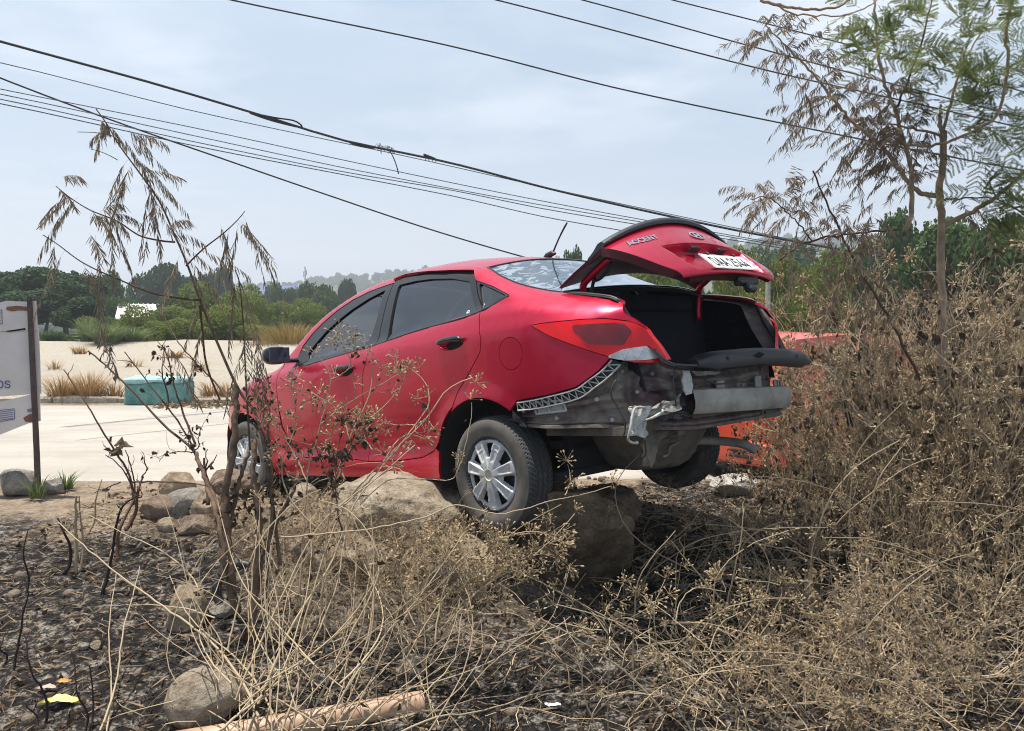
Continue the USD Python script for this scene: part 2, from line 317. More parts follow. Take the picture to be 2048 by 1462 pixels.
# ---- outlines on the flank, as (x, q)
dlo = Polygon(pxpoly([(586, 735), (597, 711), (606, 691), (624, 668), (645, 646), (675, 620), (706, 599), (740, 582), (776, 569), (820, 556), (850, 552), (873, 550), (921, 552), (951, 560), (986, 572), (1020, 590), (991, 606), (960, 622), (838, 659), (746, 690), (663, 714), (606, 732)]))
rd = Polygon(pxpoly([(947, 540), (952, 562), (960, 626), (962, 678), (960, 704), (938, 746), (916, 783), (902, 822), (884, 875), (868, 902), (845, 915), (800, 921), (737, 923), (731, 875), (727, 814), (725, 753), (733, 718), (748, 687), (787, 566), (790, 552)]))
fdoor_back = pxpoly([(790, 552), (787, 566), (748, 687), (733, 718), (725, 753), (727, 814), (731, 875), (737, 923)])
fd = Polygon(fdoor_back + [(1.3, .29), (1.95, .29), (2.12, .36), (2.2, .50), (2.22, .70), (2.225, .86), (2.245, .945), (2.10, 1.19), (1.8, 1.36), (1.4, 1.5)])
xs = np.linspace(-.30, 3.47, 220)
lower = lambda x: np.interp(x, [-.3, .35, .40, 2.35, 2.44, 3.17, 3.2, 3.3, 3.48], [.60, .60, .205, .150, .16, .16, .17, .19, .25])
body = Polygon([(x, float(lower(x))) for x in np.linspace(.36, 3.47, 200)] + [(x, float(qtop(x))) for x in np.linspace(3.47, -.93, 260)] + [(-.93, .90), (-.93, .5), (-.30, .5), (.36, .207)])
bumpline = pxpoly([(1033, 801), (1100, 788), (1150, 774), (1175, 757), (1196, 741), (1219, 716)])
lamp_low = pxpoly([(1215, 712), (1180, 701), (1140, 687), (1099, 671), (1064, 651)])
q_cut = Polygon([bumpline[0], *bumpline[1:], (-.90, .79), (-1.2, .79), (-1.2, .2), (.0, .2), (-.12, .50)])
# the tail lamp's outline is given in car coordinates: it bends round the corner to the boot opening
lamp = Polygon(pxpoly([(1064, 651), (1080, 648), (1113, 644), (1168, 639), (1210, 638), (1233, 640), (1255, 643)]) + [(-.842, .932), (-.872, .905), (-.893, .84), (-.908, .785), (-.914, .760), (-.88, .752), (-.83, .758)] + pxpoly([(1222, 713), (1180, 701), (1140, 687), (1099, 671)]))

open_cut = Polygon([(-.745, 2), (-.745, 1.12), (-.775, 1.055), (-.80, 1.0), (-.83, .966), (-.9, .95), (-1.3, .95), (-1.3, 2)])
deck_q = Polygon([(-.745, 2), (-.745, 1.12), (-.76, 1.06), (-.80, .985), (-.84, .95), (-.87, .915), (-.92, .76), (-1.1, .7), (-1.0, 2)])
arches = [Point(ax, az).buffer(ar, 64) for ax, az, ar in ARCH]
arch_cut = unary_union([a.union(shapely.box(a.bounds[0], -.3, a.bounds[2], .22 if i else .235)) for i, a in enumerate(arches)])
sill_line = Polygon([(.36, .0), (.36, .30), (.55, .42), (2.10, .42), (2.34, .27), (2.34, .0)])
shell = body.difference(arch_cut).difference(q_cut).difference(lamp.buffer(.004)).difference(deck_q)
gap = .0028
fend_line = shapely.box(2.2, -.2, 4, 1.6)
quarter = shell.difference(rd.buffer(gap)).difference(fd.buffer(gap)).difference(dlo)
frontp = quarter.intersection(Polygon([(2.225 + gap, .86), (2.222 + gap, .5), (2.12, .36), (2.34, .265), (2.34, 0), (4, 0), (4, 2), (2.24, 2), (2.275, 1.0)]))
sidep = quarter.difference(frontp.buffer(gap))
sillp = sidep.intersection(sill_line); sidep = sidep.difference(sill_line.buffer(gap / 2))
fuel_c = on_side(1021, 707)
fuel = shapely.affinity.scale(Point(0, 0).buffer(.078, 48), .98, 1.02); fuel = shapely.affinity.translate(fuel, *fuel_c)
sidep = sidep.difference(fuel.buffer(.003)); fuelp = fuel
hand = {}
def cup(u, v, tilt):
    c = on_side(u, v); return shapely.affinity.translate(shapely.affinity.rotate(shapely.affinity.scale(Point(0, 0).buffer(1, 32), .105, .034), tilt), c[0], c[1] - .004)
cups = [cup(903, 686, -3), cup(690, 741, -4)]
rdp = rd.buffer(-gap).intersection(shell).difference(arch_cut.buffer(.018)).difference(dlo).difference(cups[0])
fdp = fd.buffer(-gap).intersection(shell).difference(dlo).difference(cups[1])
keep = lambda g: max(g.geoms, key=lambda k: k.area) if hasattr(g, "geoms") else g
P_parts = [("quarter_panel", keep(sidep), None), ("sill", keep(sillp), None), ("front_wing", keep(frontp), None), ("rear_door", keep(rdp), None), ("front_door", keep(fdp), None)]
made = {}
for nm, pg, _ in P_parts:
    me = panel(pg)
    made[nm] = obj(nm, me, M_red, car, smooth=35)
    made[nm + "_r"] = obj(nm, mirror_y(me), M_red, car, smooth=35)
obj("fuel_flap", panel(fuelp, step=.02), M_red, made["quarter_panel"], smooth=35)
# a dark inner skin closes the gaps between the panels
inner = shell.union(lamp).difference(dlo.buffer(-.02)).difference(q_cut).buffer(-.004)
ime = panel(keep(inner), step=.05, rim=0, inset=.022)
obj("inner_shell", cat([ime, mirror_y(ime)]), M_dark, car, smooth=True)

# ---- door handles in their cups
for i, (cu, dr) in enumerate(zip(cups, ("rear_door", "front_door"))):
    cx_, cq = cu.centroid.x, cu.centroid.y
    th = np.linspace(0, 2 * np.pi, 40, endpoint=False); rings = []
    for k, (s, dep) in enumerate([(1.0, 0.0), (.93, .007), (.72, .022), (.4, .030), (.02, .032)]):
        pts = np.array([(cx_ + .105 * s * math.cos(t) , cq + .034 * s * math.sin(t) - .004 * k) for t in th]); rings.append(side(pts[:, 0], pts[:, 1], dep))
    g_ = np.stack(rings + [], 0); g_ = np.concatenate([g_, g_[:, :1]], 1)
    cupm = grid(g_)
    t = np.linspace(-1, 1, 17)
    hx = cx_ + .112 * t + .004; hz = cq + .013 + .010 * (1 - t * t) - .004 * t
    pts = side(hx, hz, -.010) ; pts[:, 1] += .016 * (1 - t ** 4)
    hm = cat([tube(pts, np.r_[.006, .011, np.full(13, .0155), .011, .006], sides=8)])
    hm = (hm[0], hm[1])
    for sgn, nm in ((1, dr), (-1, dr + "_r")):
        o = made[nm]
        obj("handle_cup", cupm if sgn > 0 else mirror_y(cupm), M_red, o, smooth=True)
        obj("handle", hm if sgn > 0 else mirror_y(hm), M_gloss, o, smooth=True, label="glossy black pull handle")

# ---- windows: black frames, then the panes set deeper
dl = rounded(dlo, .006).buffer(-.003)
pane_f = rounded(Polygon(pxpoly([(610, 720), (618, 702), (650, 664), (676, 640), (700, 621), (735, 598), (770, 580), (752, 640), (737, 687), (700, 699), (664, 709)])), .008)
pane_r = rounded(Polygon(pxpoly([(797, 570), (830, 562), (860, 558), (903, 557), (938, 563), (944, 595), (948, 625), (838, 660), (768, 682)])), .012)
pane_q = rounded(Polygon(pxpoly([(957, 566), (985, 577), (1012, 590), (988, 604), (962, 617)])), .006)
frame = dl.difference(pane_f).difference(pane_r).difference(pane_q)
bgap = LineString(pxpoly([(790, 548), (787, 566), (748, 690)])).buffer(.0035).union(LineString(pxpoly([(951, 555), (955, 590), (960.5, 626)])).buffer(.0035))
frame = frame.difference(bgap)
fm = panel(frame, step=.03, rim=.02, inset=.004)
for sgn in (1, -1):
    T_ = (lambda m_: m_) if sgn > 0 else mirror_y
    o = obj("window_frame", T_(fm), M_frame, car, smooth=35)
    for pg, lab in ((pane_f, "front side window"), (pane_r, "rear side window"), (pane_q, "small triangular rear quarter window")):
        obj("pane", T_(panel(pg.buffer(.008), step=.05, rim=0, inset=.016)), M_tint, o, smooth=True, label=lab if sgn > 0 else None)
    if sgn > 0:   # chrome-less sill strip and the round sticker on the rear pane
        ln = np.array(pxpoly([(606, 733), (663, 715), (746, 691), (838, 660), (960, 623), (992, 607), (1018, 591)])); ln = smooth_line(np.c_[ln, 0 * ln[:, 0]], 40)[:, :2]
        obj("belt_moulding", tube(side(ln[:, 0], ln[:, 1], .002), .006, sides=6), M_gloss, o, smooth=True)
        c = on_side(932, 625); disc = shapely.affinity.translate(Point(0, 0).buffer(.013, 24), c[0], c[1])
        obj("round_sticker", panel(disc.difference(disc.buffer(-.004)).union(disc.buffer(-.008)), step=.01, rim=0, inset=.0135), M_plate, o)

# ---- roof, windscreen and rear window are one swept family between the two shoulder rails
crown = PchipInterpolator(*np.array([(-.5, .028), (-.35, .03), (.2, .055), (1, .06), (1.9, .075), (2.35, .05), (3.4, .05)]).T)
shift = PchipInterpolator(*np.array([(-.5, -.10), (-.35, -.09), (.2, -.09), (.8, -.02), (1.3, .08), (1.6, .20), (2.3, .36), (2.5, .10), (3.0, .10), (3.3, .12), (3.5, .14)]).T)
def top(x, s, drop=0.0):
    x, s = np.broadcast_arrays(np.asarray(x, float), np.asarray(s, float))
    rail = side(x, qtop(x)); k = 1 - np.abs(s) ** 2.4
    return np.stack([x + shift(x) * k, s * rail[..., 1], rail[..., 2] + crown(x) * k - drop], -1)
def strip(xa, xb, n, s0=-1.0, s1=1.0, m_=41, drop=0.0):
    X, S = np.meshgrid(np.linspace(xa, xb, n), np.linspace(s0, s1, m_), indexing="ij")
    return grid(top(X, S, drop))
def fix_up(mesh):
    v, f = mesh; n = np.cross(v[f[:, 1]] - v[f[:, 0]], v[f[:, 2]] - v[f[:, 0]])
    return (v, f[:, ::-1]) if n[:, 2].sum() < 0 else mesh
roof = obj("roof", fix_up(strip(.215, 1.56, 50)), M_red, car, smooth=True)
ant = [top(.34, 0.0) + np.array([0, 0, -.004])]; a0 = ant[0].reshape(3)
# antenna base and mast: the mast leans to the rear of the car
obj("aerial", cat([tube(np.array([a0 + (.055, 0, 0), a0 + (.02, 0, .016), a0 + (-.02, 0, .026), a0 + (-.045, 0, .02)]), np.array([.012, .02, .018, .008]), sides=10), tube(smooth_line([a0 + (-.02, 0, .018), a0 + (-.045, .0, .055), a0 + (-.16, 0, .185)], 8), np.array([.007, .0055, .005, .005, .005, .0055, .006, .005]), sides=7)]), M_black, roof, smooth=True)
ws = obj("windscreen", fix_up(strip(1.59, 2.30, 26, -.97, .97, drop=.004)), M_wind, car, smooth=True)
bonnet = obj("bonnet", fix_up(strip(2.36, 3.36, 40, drop=.002)), M_red, car, smooth=True)
M_back = usdkit.material(stage, "/World/Looks/rear_window_sun_film", {
    "tc": ("texture_coordinate", {}), "mp": ("mapping", {"scale": (7.0, 3.6, 7.0)}), "v": ("noise_texture", {"scale": 1.9, "detail": 4.0, "roughness": 0.75, "distortion": 0.9}),
    "r": ("rgb_ramp", {"ramp": [(0.0, (0, 0, 0)), (0.52, (0, 0, 0)), (0.56, (1, 1, 1)), (1, (1, 1, 1))]}), "t": ("principled_bsdf", {"base_color": (0.035, 0.045, 0.055), "roughness": 0.05}), "d": ("principled_bsdf", {"base_color": (0.20, 0.24, 0.28), "roughness": 0.35}), "m": ("mix_closure", {}),
    "s": ("glossy_bsdf", {"color": (0.9, 0.95, 1.0), "roughness": 0.02}), "f": ("fresnel", {"IOR": 1.45}), "o": ("mix_closure", {})},
    [("tc.object", "mp.vector"), ("mp.vector", "v.vector"), ("v.fac", "r.fac"), ("r.color", "m.fac"), ("t.BSDF", "m.closure1"), ("d.BSDF", "m.closure2"), ("f.fac", "o.fac"), ("m.closure", "o.closure1"), ("s.BSDF", "o.closure2")], surface="o.closure")
back = obj("rear_window", fix_up(strip(-.37, .205, 30, -.985, .985, drop=.004)), M_back, car, smooth=True, label="rear window with a mottled sun film")
obj("window_seal", cat([tube(top(np.full(41, .212), np.linspace(-1, 1, 41), .002), .006, sides=6), tube(top(np.full(41, -.385), np.linspace(-1, 1, 41), .004), .012, sides=6)] + [tube(top(np.linspace(-.38, .21, 20), np.full(20, s), .001), .006, sides=6) for s in (-.993, .993)]), M_gloss, back, smooth=True)
obj("cowl", fix_up(strip(2.30, 2.37, 6, drop=.012)), M_black, car, smooth=True)

# ---- nose: bumper cover wrapped round the front
S_, Z_ = np.meshgrid(np.linspace(-1, 1, 61), np.linspace(.18, .66, 18), indexing="ij")
xn = 3.36 + .20 * (1 - np.abs(S_) ** 2.2) - .10 * np.clip((Z_ - .42) / .25, -1, 1) ** 2 - .04
rail_y = .74
P3 = np.stack([xn, S_ * (rail_y - .05 * ((Z_ - .4) / .25) ** 2), Z_], -1)
fb_ = obj("front_bumper", grid(P3), M_red, car, smooth=True)
obj("grille", cat([xf(box(-.02, .02, -.42, .42, -.03, .03, .008), mat4((3.50, 0, .56))), xf(box(-.02, .02, -.36, .36, -.05, .05, .012), mat4((3.53, 0, .32)))]), M_black, fb_)
for sgn in (1, -1):
    hl = [(2.98, .805), (3.12, .74), (3.26, .66), (3.30, .60), (3.22, .60), (3.08, .68)]
    hp = Polygon([(a, float(z2q(a, b))) for a, b in hl]).buffer(.01)
    me = panel(hp, step=.03, rim=.01, inset=-.006)
    obj("headlight", me if sgn > 0 else mirror_y(me), M_lens_white, car, smooth=35)
# door mirrors
M_mirror = simple("mirror_glass_dark", (0.10, 0.09, 0.12), 0.06, metallic=0.8)
for sgn in (1, -1):
    mv = trimesh.creation.icosphere(3, 1.0); v = np.array(mv.vertices); v = np.sign(v) * np.abs(v) ** .75
    v = v * [.055, .085, .062]; v[:, 0] += .02 * (v[:, 1] / .085)
    M_ = mat4((2.03, .925, 1.0), rz=-.12); me = xf((v, np.array(mv.faces)), M_)
    arm = box(2.0, 2.08, .76, .88, .945, .975, .01)
    me2 = cat([me, arm]); me2 = me2 if sgn > 0 else mirror_y(me2)
    mo = obj("door_mirror", me2, M_red if False else M_gloss, car, smooth=40)
    gm = xf(box(-.004, .0, -.07, .07, -.05, .05), M_); gm = (gm[0] + [-.057, 0, 0], gm[1])
    obj("mirror_glass", gm if sgn > 0 else mirror_y(gm), M_mirror, mo)
obj("mirror_sail", panel(Polygon(pxpoly([(586, 735), (597, 711), (612, 690), (616, 722)])), step=.04, inset=-.002), M_black, car, smooth=35)

# ---- cabin
def soft_box(cx_, cy_, cz_, lx, ly, lz, p=.6):
    mv = trimesh.creation.icosphere(3, 1.0); v = np.array(mv.vertices); v = np.sign(v) * np.abs(v) ** p; return v * [lx / 2, ly / 2, lz / 2] + [cx_, cy_, cz_], np.array(mv.faces)
for y in (.36, -.36):
    o = obj("seat", soft_box(1.55, y, .50, .52, .50, .18), M_cloth, car, smooth=True)
    obj("seat_back", xf(soft_box(0, 0, .32, .14, .48, .68), mat4((1.27, y, .52), ry=-.28)), M_cloth, o, smooth=True)
    obj("headrest", soft_box(1.03, y, 1.19, .10, .26, .18), M_cloth, o, smooth=True)
o = obj("rear_bench", soft_box(.45, 0, .50, .52, 1.25, .2), M_cloth, car, smooth=True)
obj("seat_back", xf(soft_box(0, 0, .3, .16, 1.25, .62), mat4((.17, 0, .50), ry=-.3)), M_cloth, o, smooth=True)
tor = trimesh.creation.torus(.17, .014, 32, 10); obj("steering_wheel", xf(tm(tor), mat4((1.78, .36, .90), ry=-1.15)), M_black, car, smooth=True)
obj("dashboard", soft_box(2.12, 0, .82, .40, 1.35, .24), M_black, car, smooth=True)
obj("floor_pan", cat([box(-.32, 2.95, -.66, .66, .20, .24), box(2.25, 2.29, -.66, .66, .2, .85), box(-.30, -.26, -.55, .55, .2, 1.06), box(-.40, .12, -.55, .55, 1.03, 1.05)]), M_dark, car)
# ---- tail lamps
for sgn in (1, -1):
    T_ = (lambda m_: m_) if sgn > 0 else mirror_y
    o = obj("tail_lamp", T_(panel(lamp, step=.02, rim=.03, inset=-.004, edge=.012)), M_lens_red, car, smooth=40)
    ip = Polygon([(-.57, .955), (-.80, .945), (-.83, .90), (-.80, .84), (-.66, .86)])
    obj("inner_lens", T_(panel(rounded(ip.intersection(lamp.buffer(-.012)), .012), step=.02, rim=.004, inset=-.0065, edge=.01)), M_lens_dark, o, smooth=40, label="darker inner lens panel")
    wp = Polygon([(-.735, .792), (-.80, .822), (-.87, .828), (-.893, .80), (-.906, .772), (-.87, .765), (-.80, .77)])
    w_ = obj("reversing_lamp", T_(panel(rounded(wp, .006), step=.015, rim=.006, inset=-.0075, edge=.01)), M_lens_white, o, smooth=40, label="clear reversing lamp at the lower corner")
    for k in range(2): obj("reflector", T_(tube(side(np.linspace(-.80 - k * .045, -.815 - k * .045, 5), np.linspace(.772, .818, 5), -.0085), .0025, sides=5)), M_chrome, w_, smooth=True)
# ---- rear sheet that the bumper used to cover, wrapped from flank to flank
wl = np.array([(-.14, .775, .60, .515), (-.22, .772, .625, .50), (-.35, .765, .65, .49), (-.5, .745, .68, .485), (-.62, .712, .70, .485), (-.72, .655, .75, .475), (-.79, .585, .775, .46), (-.835, .50, .765, .45), (-.86, .40, .735, .44), (-.872, .25, .715, .43), (-.876, 0, .705, .43)])
wr = wl[-2::-1] * [1, -1, 1, 1]; wp_ = np.vstack([wl, wr])
tt = np.r_[0, np.cumsum(np.hypot(np.diff(wp_[:, 0]), np.diff(wp_[:, 1])))]; tn = np.linspace(0, tt[-1], 220)
PW = PchipInterpolator(tt, wp_)(tn)
dxy = np.gradient(PW[:, :2], axis=0); nrm = np.stack([dxy[:, 1], -dxy[:, 0]], -1); nrm /= np.linalg.norm(nrm, axis=1, keepdims=True)
nrm *= np.sign((nrm * (PW[:, :2] - [0.3, 0])).sum(1, keepdims=True))
vv = np.linspace(0, 1, 44); S2, V2 = np.meshgrid(tn, vv, indexing="ij")
Zs = PW[:, 3][:, None] + (PW[:, 2] - PW[:, 3])[:, None] * V2
g2 = lambda s_, a, w: np.exp(-((s_ - a) / w) ** 2)
bx = lambda s_, a, b, e: sstep(s_, a - e, a + e) * sstep(s_, b + e, b - e)
Dd = .014 * bx(S2, .36, .64, .03) * bx(V2, .42, .86, .05) - .016 * bx(S2, .40, .60, .02) * g2(V2, .62, .05) + .012 * bx(S2, .70, .96, .02) * g2(V2, .72, .05) + .010 * bx(S2, .05, .3, .02) * g2(V2, .28, .05)
Dd += .020 * g2(V2, .06, .06) - .02 * g2(S2, .675, .025) * sstep(V2, .1, .4) + .012 * bx(S2, 1.0, 1.65, .04) * g2(V2, .78, .07)
pp = np.stack([S2 * 7, V2 * 4, 0 * S2], -1); Dd = Dd * 1.35 + (.040 * (meshkit.fbm(pp, 4, 3) - .5) + .055 * (np.abs(meshkit.noise(pp * 1.6, 9) - .5) - .25)) * (.35 + .65 * g2(S2, .66, .30)) + .010 * (sstep(np.sin(S2 * 34 + V2 * 5), .55, .75)) * bx(V2, .3, .85, .06) * bx(S2, .66, 1.9, .04)
PS = np.stack([PW[:, 0][:, None] + nrm[:, 0][:, None] * Dd, PW[:, 1][:, None] + nrm[:, 1][:, None] * Dd, Zs], -1)
sheet = obj("rear_sheet", grid(PS, True), M_sheet, car, smooth=True, label="dusty maroon sheet metal laid bare below the boot")
lip = np.stack([PS[6:200, 0] + np.c_[nrm[6:200] * k, np.full(194, dz)] for k, dz in ((.0, .006), (.022, .002), (.024, -.012), (.0, -.016), (-.12, -.012))], 1)
obj("lower_flange", grid(lip, True), M_sheet, sheet, smooth=30)
# vent frame in the flank
vq = lambda s_, z: (np.array([np.interp(s_, tn, PW[:, k]) for k in (0, 1)]), np.array([np.interp(s_, tn, nrm[:, k]) for k in (0, 1)]))
def onsheet(s_, z, off=.02):
    p_, n_ = vq(s_, z); return np.r_[p_ + n_ * off, z]
fr = [(.17, .60), (.35, .605), (.365, .555), (.185, .545)]
obj("vent", cat([tube([onsheet(*fr[k]), onsheet(*fr[(k + 1) % 4])], .006, sides=4) for k in range(4)] + [tube([onsheet(.26, .602), onsheet(.268, .551)], .004, sides=4), grid(np.array([[onsheet(.18, .595, .012), onsheet(.19, .55, .012)], [onsheet(.345, .60, .012), onsheet(.355, .56, .012)]]))]), M_white_pl, sheet, label="small rectangular vent")
# lattice bracket that held the bumper's upper edge
bl_ = np.array([(x, q) for x, q in pxpoly([(1033, 804), (1060, 800), (1100, 791), (1150, 777), (1176, 759), (1198, 743), (1221, 719)])]); bl_ = smooth_line(np.c_[bl_, 0 * bl_[:, 0]], 60)[:, :2]
d_ = np.gradient(bl_, axis=0); nl = np.stack([-d_[:, 1], d_[:, 0]], -1); nl /= np.linalg.norm(nl, axis=1, keepdims=True); nl *= np.where(nl[:, 1:] > 0, -1, 1)
a_, b_ = bl_ + nl * .004, bl_ + nl * (.042 + .006 * np.sin(np.linspace(0, np.pi, 60)))[:, None]
A3, B3 = side(a_[:, 0], a_[:, 1], .004), side(b_[:, 0], b_[:, 1], .004)
lat = [tube(A3, .0045, sides=4), tube(B3, .0045, sides=4)]
for k in range(0, 58, 4):
    lat += [tube([A3[k], B3[k]], .0028, sides=4), tube([A3[k], B3[min(k + 4, 59)]], .0028, sides=4)]
obj("bumper_bracket", cat(lat), M_white_pl, sheet, label="dusty lattice bracket of the missing bumper")
obj("bracket_backing", grid(np.stack([side(a_[:, 0], a_[:, 1], .02), side(b_[:, 0], b_[:, 1], .02)], 1), True), M_black, sheet)
# ---- bumper beam, its brackets and torn left end
yb = np.linspace(.35, -.555, 40)
bow = lambda y: -.925 - .035 * (1 - ((y + .06) / .55) ** 2)
sec = [(.075, .085), (.02, .088), (.0, .082), (-.006, .03), (-.004, -.002), (.012, -.030), (.06, -.034), (.075, -.030)]
zb_ = lambda y: .505 + .045 * (y + .1)
BM = np.array([[[bow(y) + a + .012 * sstep(y, .2, .36) * math.sin(17 * b + 3), y + .02 * b / .08 * sstep(y, .2, .35), zb_(y) + b] for a, b in sec] for y in yb])
beam = obj("bumper_beam", grid(BM), M_steel, car, smooth=25, label="bare grey bumper beam across the back")
obj("beam_web", cat([box(-.89, -.855, -.52, .30, .47, .56, .004)]), M_sheet, beam)
tabs = [box(-.915, -.905, y - w, y + w, zb_(y) + .08, zb_(y) + h, .002) for y, w, h in ((.08, .035, .125), (-.12, .012, .105), (-.27, .03, .145), (-.44, .012, .12), (-.47, .008, .12), (-.50, .008, .115))]
for t_ in tabs: obj("mounting_tab", t_, M_steel, beam)
obj("tow_eye_plate", cat([xf(tm(trimesh.creation.extrude_polygon(Polygon([(-.11, 0), (.11, 0), (.10, -.035), (.07, -.055), (-.07, -.055), (-.10, -.04)]).difference(Point(.075, -.025).buffer(.011)).difference(Point(-.06, -.02).buffer(.009)), .02)), np.array([[0, 0, 1, -.90], [1, 0, 0, -.41], [0, 1, 0, .468], [0, 0, 0, 1.]]))]), M_under, beam)
rng = np.random.default_rng(5)
def crumple(w, h, n, amp, seed):
    X, Y = np.meshgrid(np.linspace(-.5, .5, n), np.linspace(-.5, .5, n), indexing="ij")
    p_ = np.stack([X * 3, Y * 3, 0 * X + seed], -1); Zc = amp * (meshkit.fbm(p_, 3, seed) - .5) + amp * .8 * np.abs(meshkit.noise(p_ * 1.4, seed + 3) - .5)
    edge_ = 1 + .18 * (meshkit.noise(p_ * 2.2, seed + 7) - .5)
    return np.stack([X * w * edge_, Y * h * edge_, Zc], -1)
def px_on(u, v, x):
    d = CMi[:3, :3] @ (at(u, v, 1.0) - CAM); t = (x - Cc[0]) / d[0]; return Cc + t * d
def sheet_px(corners, xs_, n, amp, seed):
    c = [px_on(u, v, x) for (u, v), x in zip(corners, xs_)]
    s, t = np.meshgrid(np.linspace(0, 1, n), np.linspace(0, 1, n), indexing="ij"); s, t = s[..., None], t[..., None]
    P = (c[0] * (1 - s) + c[1] * s) * (1 - t) + (c[3] * (1 - s) + c[2] * s) * t
    p_ = np.concatenate([s * 3, t * 3, 0 * s + seed], -1); e = (meshkit.fbm(p_, 3, seed) - .5) * amp + .8 * amp * np.abs(meshkit.noise(p_ * 1.5, seed + 5) - .5)
    e2 = (meshkit.noise(p_ * 2.5, seed + 9) - .5) * amp * .5
    return P + np.stack([-e, e2, e2 * .8], -1)
for cs, xs_, amp, sd, mt in ([[(1362, 790), (1300, 815), (1262, 845), (1350, 828)], (-.93, -.93, -.90, -.95), .05, 2, M_steel],
    [[(1300, 815), (1262, 812), (1258, 872), (1290, 872)], (-.94, -.93, -.93, -.94), .045, 4, M_white_pl], [[(1340, 832), (1282, 842), (1284, 933), (1303, 933)], (-.86, -.86, -.80, -.80), .05, 6, M_under],
    [[(1362, 800), (1310, 822), (1320, 842), (1385, 832)], (-.90, -.92, -.9, -.88), .05, 8, M_black], [[(1366, 740), (1383, 742), (1388, 786), (1368, 790)], (-.92, -.92, -.95, -.95), .03, 11, M_white_pl],
    [[(1385, 742), (1442, 742), (1438, 749), (1390, 752)], (-.93, -.94, -.93, -.92), .02, 13, M_steel], [[(1355, 845), (1369, 845), (1371, 868), (1356, 872)], (-.78, -.78, -.76, -.76), .01, 15, M_steel], [[(1330, 866), (1362, 842), (1372, 870), (1300, 905)], (-.72, -.72, -.7, -.7), .05, 17, M_under]):
    g_ = sheet_px(cs, xs_, 14, amp, sd); k = g_ + np.array([.006, 0, 0])
    obj("torn_bracket", cat([grid(g_), grid(k, True)]), mt, beam, smooth=50)
obj("torn_cable", cat([tube(smooth_line([px_on(1300, 822, -.93), px_on(1272, 815, -.95), px_on(1262, 850, -.95), px_on(1256, 876, -.94), px_on(1275, 886, -.93)], 16), .006, sides=6), tube(smooth_line([px_on(1325, 822, -.95), px_on(1308, 834, -.96), px_on(1292, 840, -.96)], 8), .01, .004, sides=6)]), M_white_pl, beam, smooth=True)
for s_b, z_b in ((.08, .56), (.30, .52), (.46, .70), (.58, .50), (.70, .62), (.78, .70), (.90, .69), (1.05, .70), (1.25, .69), (1.45, .70), (.52, .60), (.64, .72)):
    p_, n_ = vq(s_b, z_b); k_ = int(np.argmin(np.abs(tn - s_b))); kz = int(np.argmin(np.abs(PS[k_, :, 2] - z_b))); b0 = PS[k_, kz]; n3 = np.r_[n_, 0]
    obj("bolt", tube(np.array([b0 - n3 * .004, b0 + n3 * .007, b0 + n3 * .012]), np.array([.011, .011, .006]), sides=6), M_steel if s_b > .6 else M_white_pl, sheet)
for pts in ([(1352, 735, -.93), (1346, 770, -.94), (1352, 812, -.95), (1345, 836, -.94)], [(1232, 760, -.84), (1222, 790, -.83), (1236, 815, -.85), (1250, 848, -.88), (1247, 872, -.88)], [(1410, 760, -.93), (1440, 768, -.94), (1480, 764, -.94), (1510, 770, -.93)], [(1290, 880, -.85), (1292, 905, -.85), (1284, 918, -.85)]):
    obj("loose_wire", tube(smooth_line([px_on(*q) for q in pts], 14), .0042, sides=5), M_black, beam, smooth=True)
# ---- boot: dark well, weather strip, sill trim
wd = .585
obj("boot_well", cat([grid(np.array([[[-.40, -wd, .62], [-.40, wd, .62]], [[-.88, -.52, .62], [-.88, .52, .62]]])), grid(np.array([[[-.40, -wd, .62], [-.40, -wd, 1.12]], [[-.84, -.57, .62], [-.74, -.60, 1.07]]])), grid(np.array([[[-.40, wd, .62], [-.40, wd, 1.12]], [[-.84, .57, .62], [-.74, .60, 1.07]]])), grid(np.array([[[-.40, -wd, .62], [-.40, -wd, 1.125]], [[-.40, wd, .62], [-.40, wd, 1.125]]]))]), M_trunk, car)
for sgn in (1, -1):
    ln = smooth_line([(-.42, .60, 1.125), (-.60, .60, 1.095), (-.735, .597, 1.055), (-.765, .585, 1.0), (-.80, .575, .93), (-.86, .555, .84), (-.915, .535, .765), (-.93, .48, .735), (-.935, .30, .722)], 40) * [1, sgn, 1]
    so = obj("weather_strip", tube(ln, .0085, sides=6), M_black, car, smooth=True)
    jl = np.stack([ln + [0, .0 * sgn, -.004], ln + [.03, -.01 * sgn, -.012], ln + [.06, -.05 * sgn, -.02]], 1)
    obj("boot_gutter", grid(jl, sgn < 0), M_sheet, so, smooth=True)
    ol = np.stack([ln + [-.004, .004 * sgn, .0], np.where(np.arange(40)[:, None] > 20, ln + [-.012, .03 * sgn, -.004], ln + [-.004, .02 * sgn, -.006])], 1)
    obj("boot_flange", grid(ol, sgn > 0), M_frame, so, smooth=True)
jam = np.array([[(-.74, -.602, 1.06), (-.76, -.63, .99)], [(-.80, -.58, .93), (-.83, -.61, .93)], [(-.86, -.56, .84), (-.885, -.58, .84)], [(-.915, -.54, .765), (-.925, -.56, .77)]])
obj("rear_jamb", grid(jam), M_sheet, car)
yt = np.linspace(.29, -.80, 46)
tsec = [(.11, .022), (.06, .044), (.0, .050), (-.045, .044), (-.064, .022), (-.070, -.008), (-.058, -.036), (-.03, -.048), (.02, -.042)]
TR = np.array([[[-.895 - .03 * (1 - ((y + .25) / .55) ** 2) + a * (1 - .35 * sstep(abs(y + .255), .42, .545)), y, .728 - .018 * ((y + .1) / .5) ** 2 * (y < 0) + .012 * (1 - ((y + .25) / .55) ** 2) + b * (1 - .55 * sstep(abs(y + .255), .40, .548))] for a, b in tsec] for y in yt])
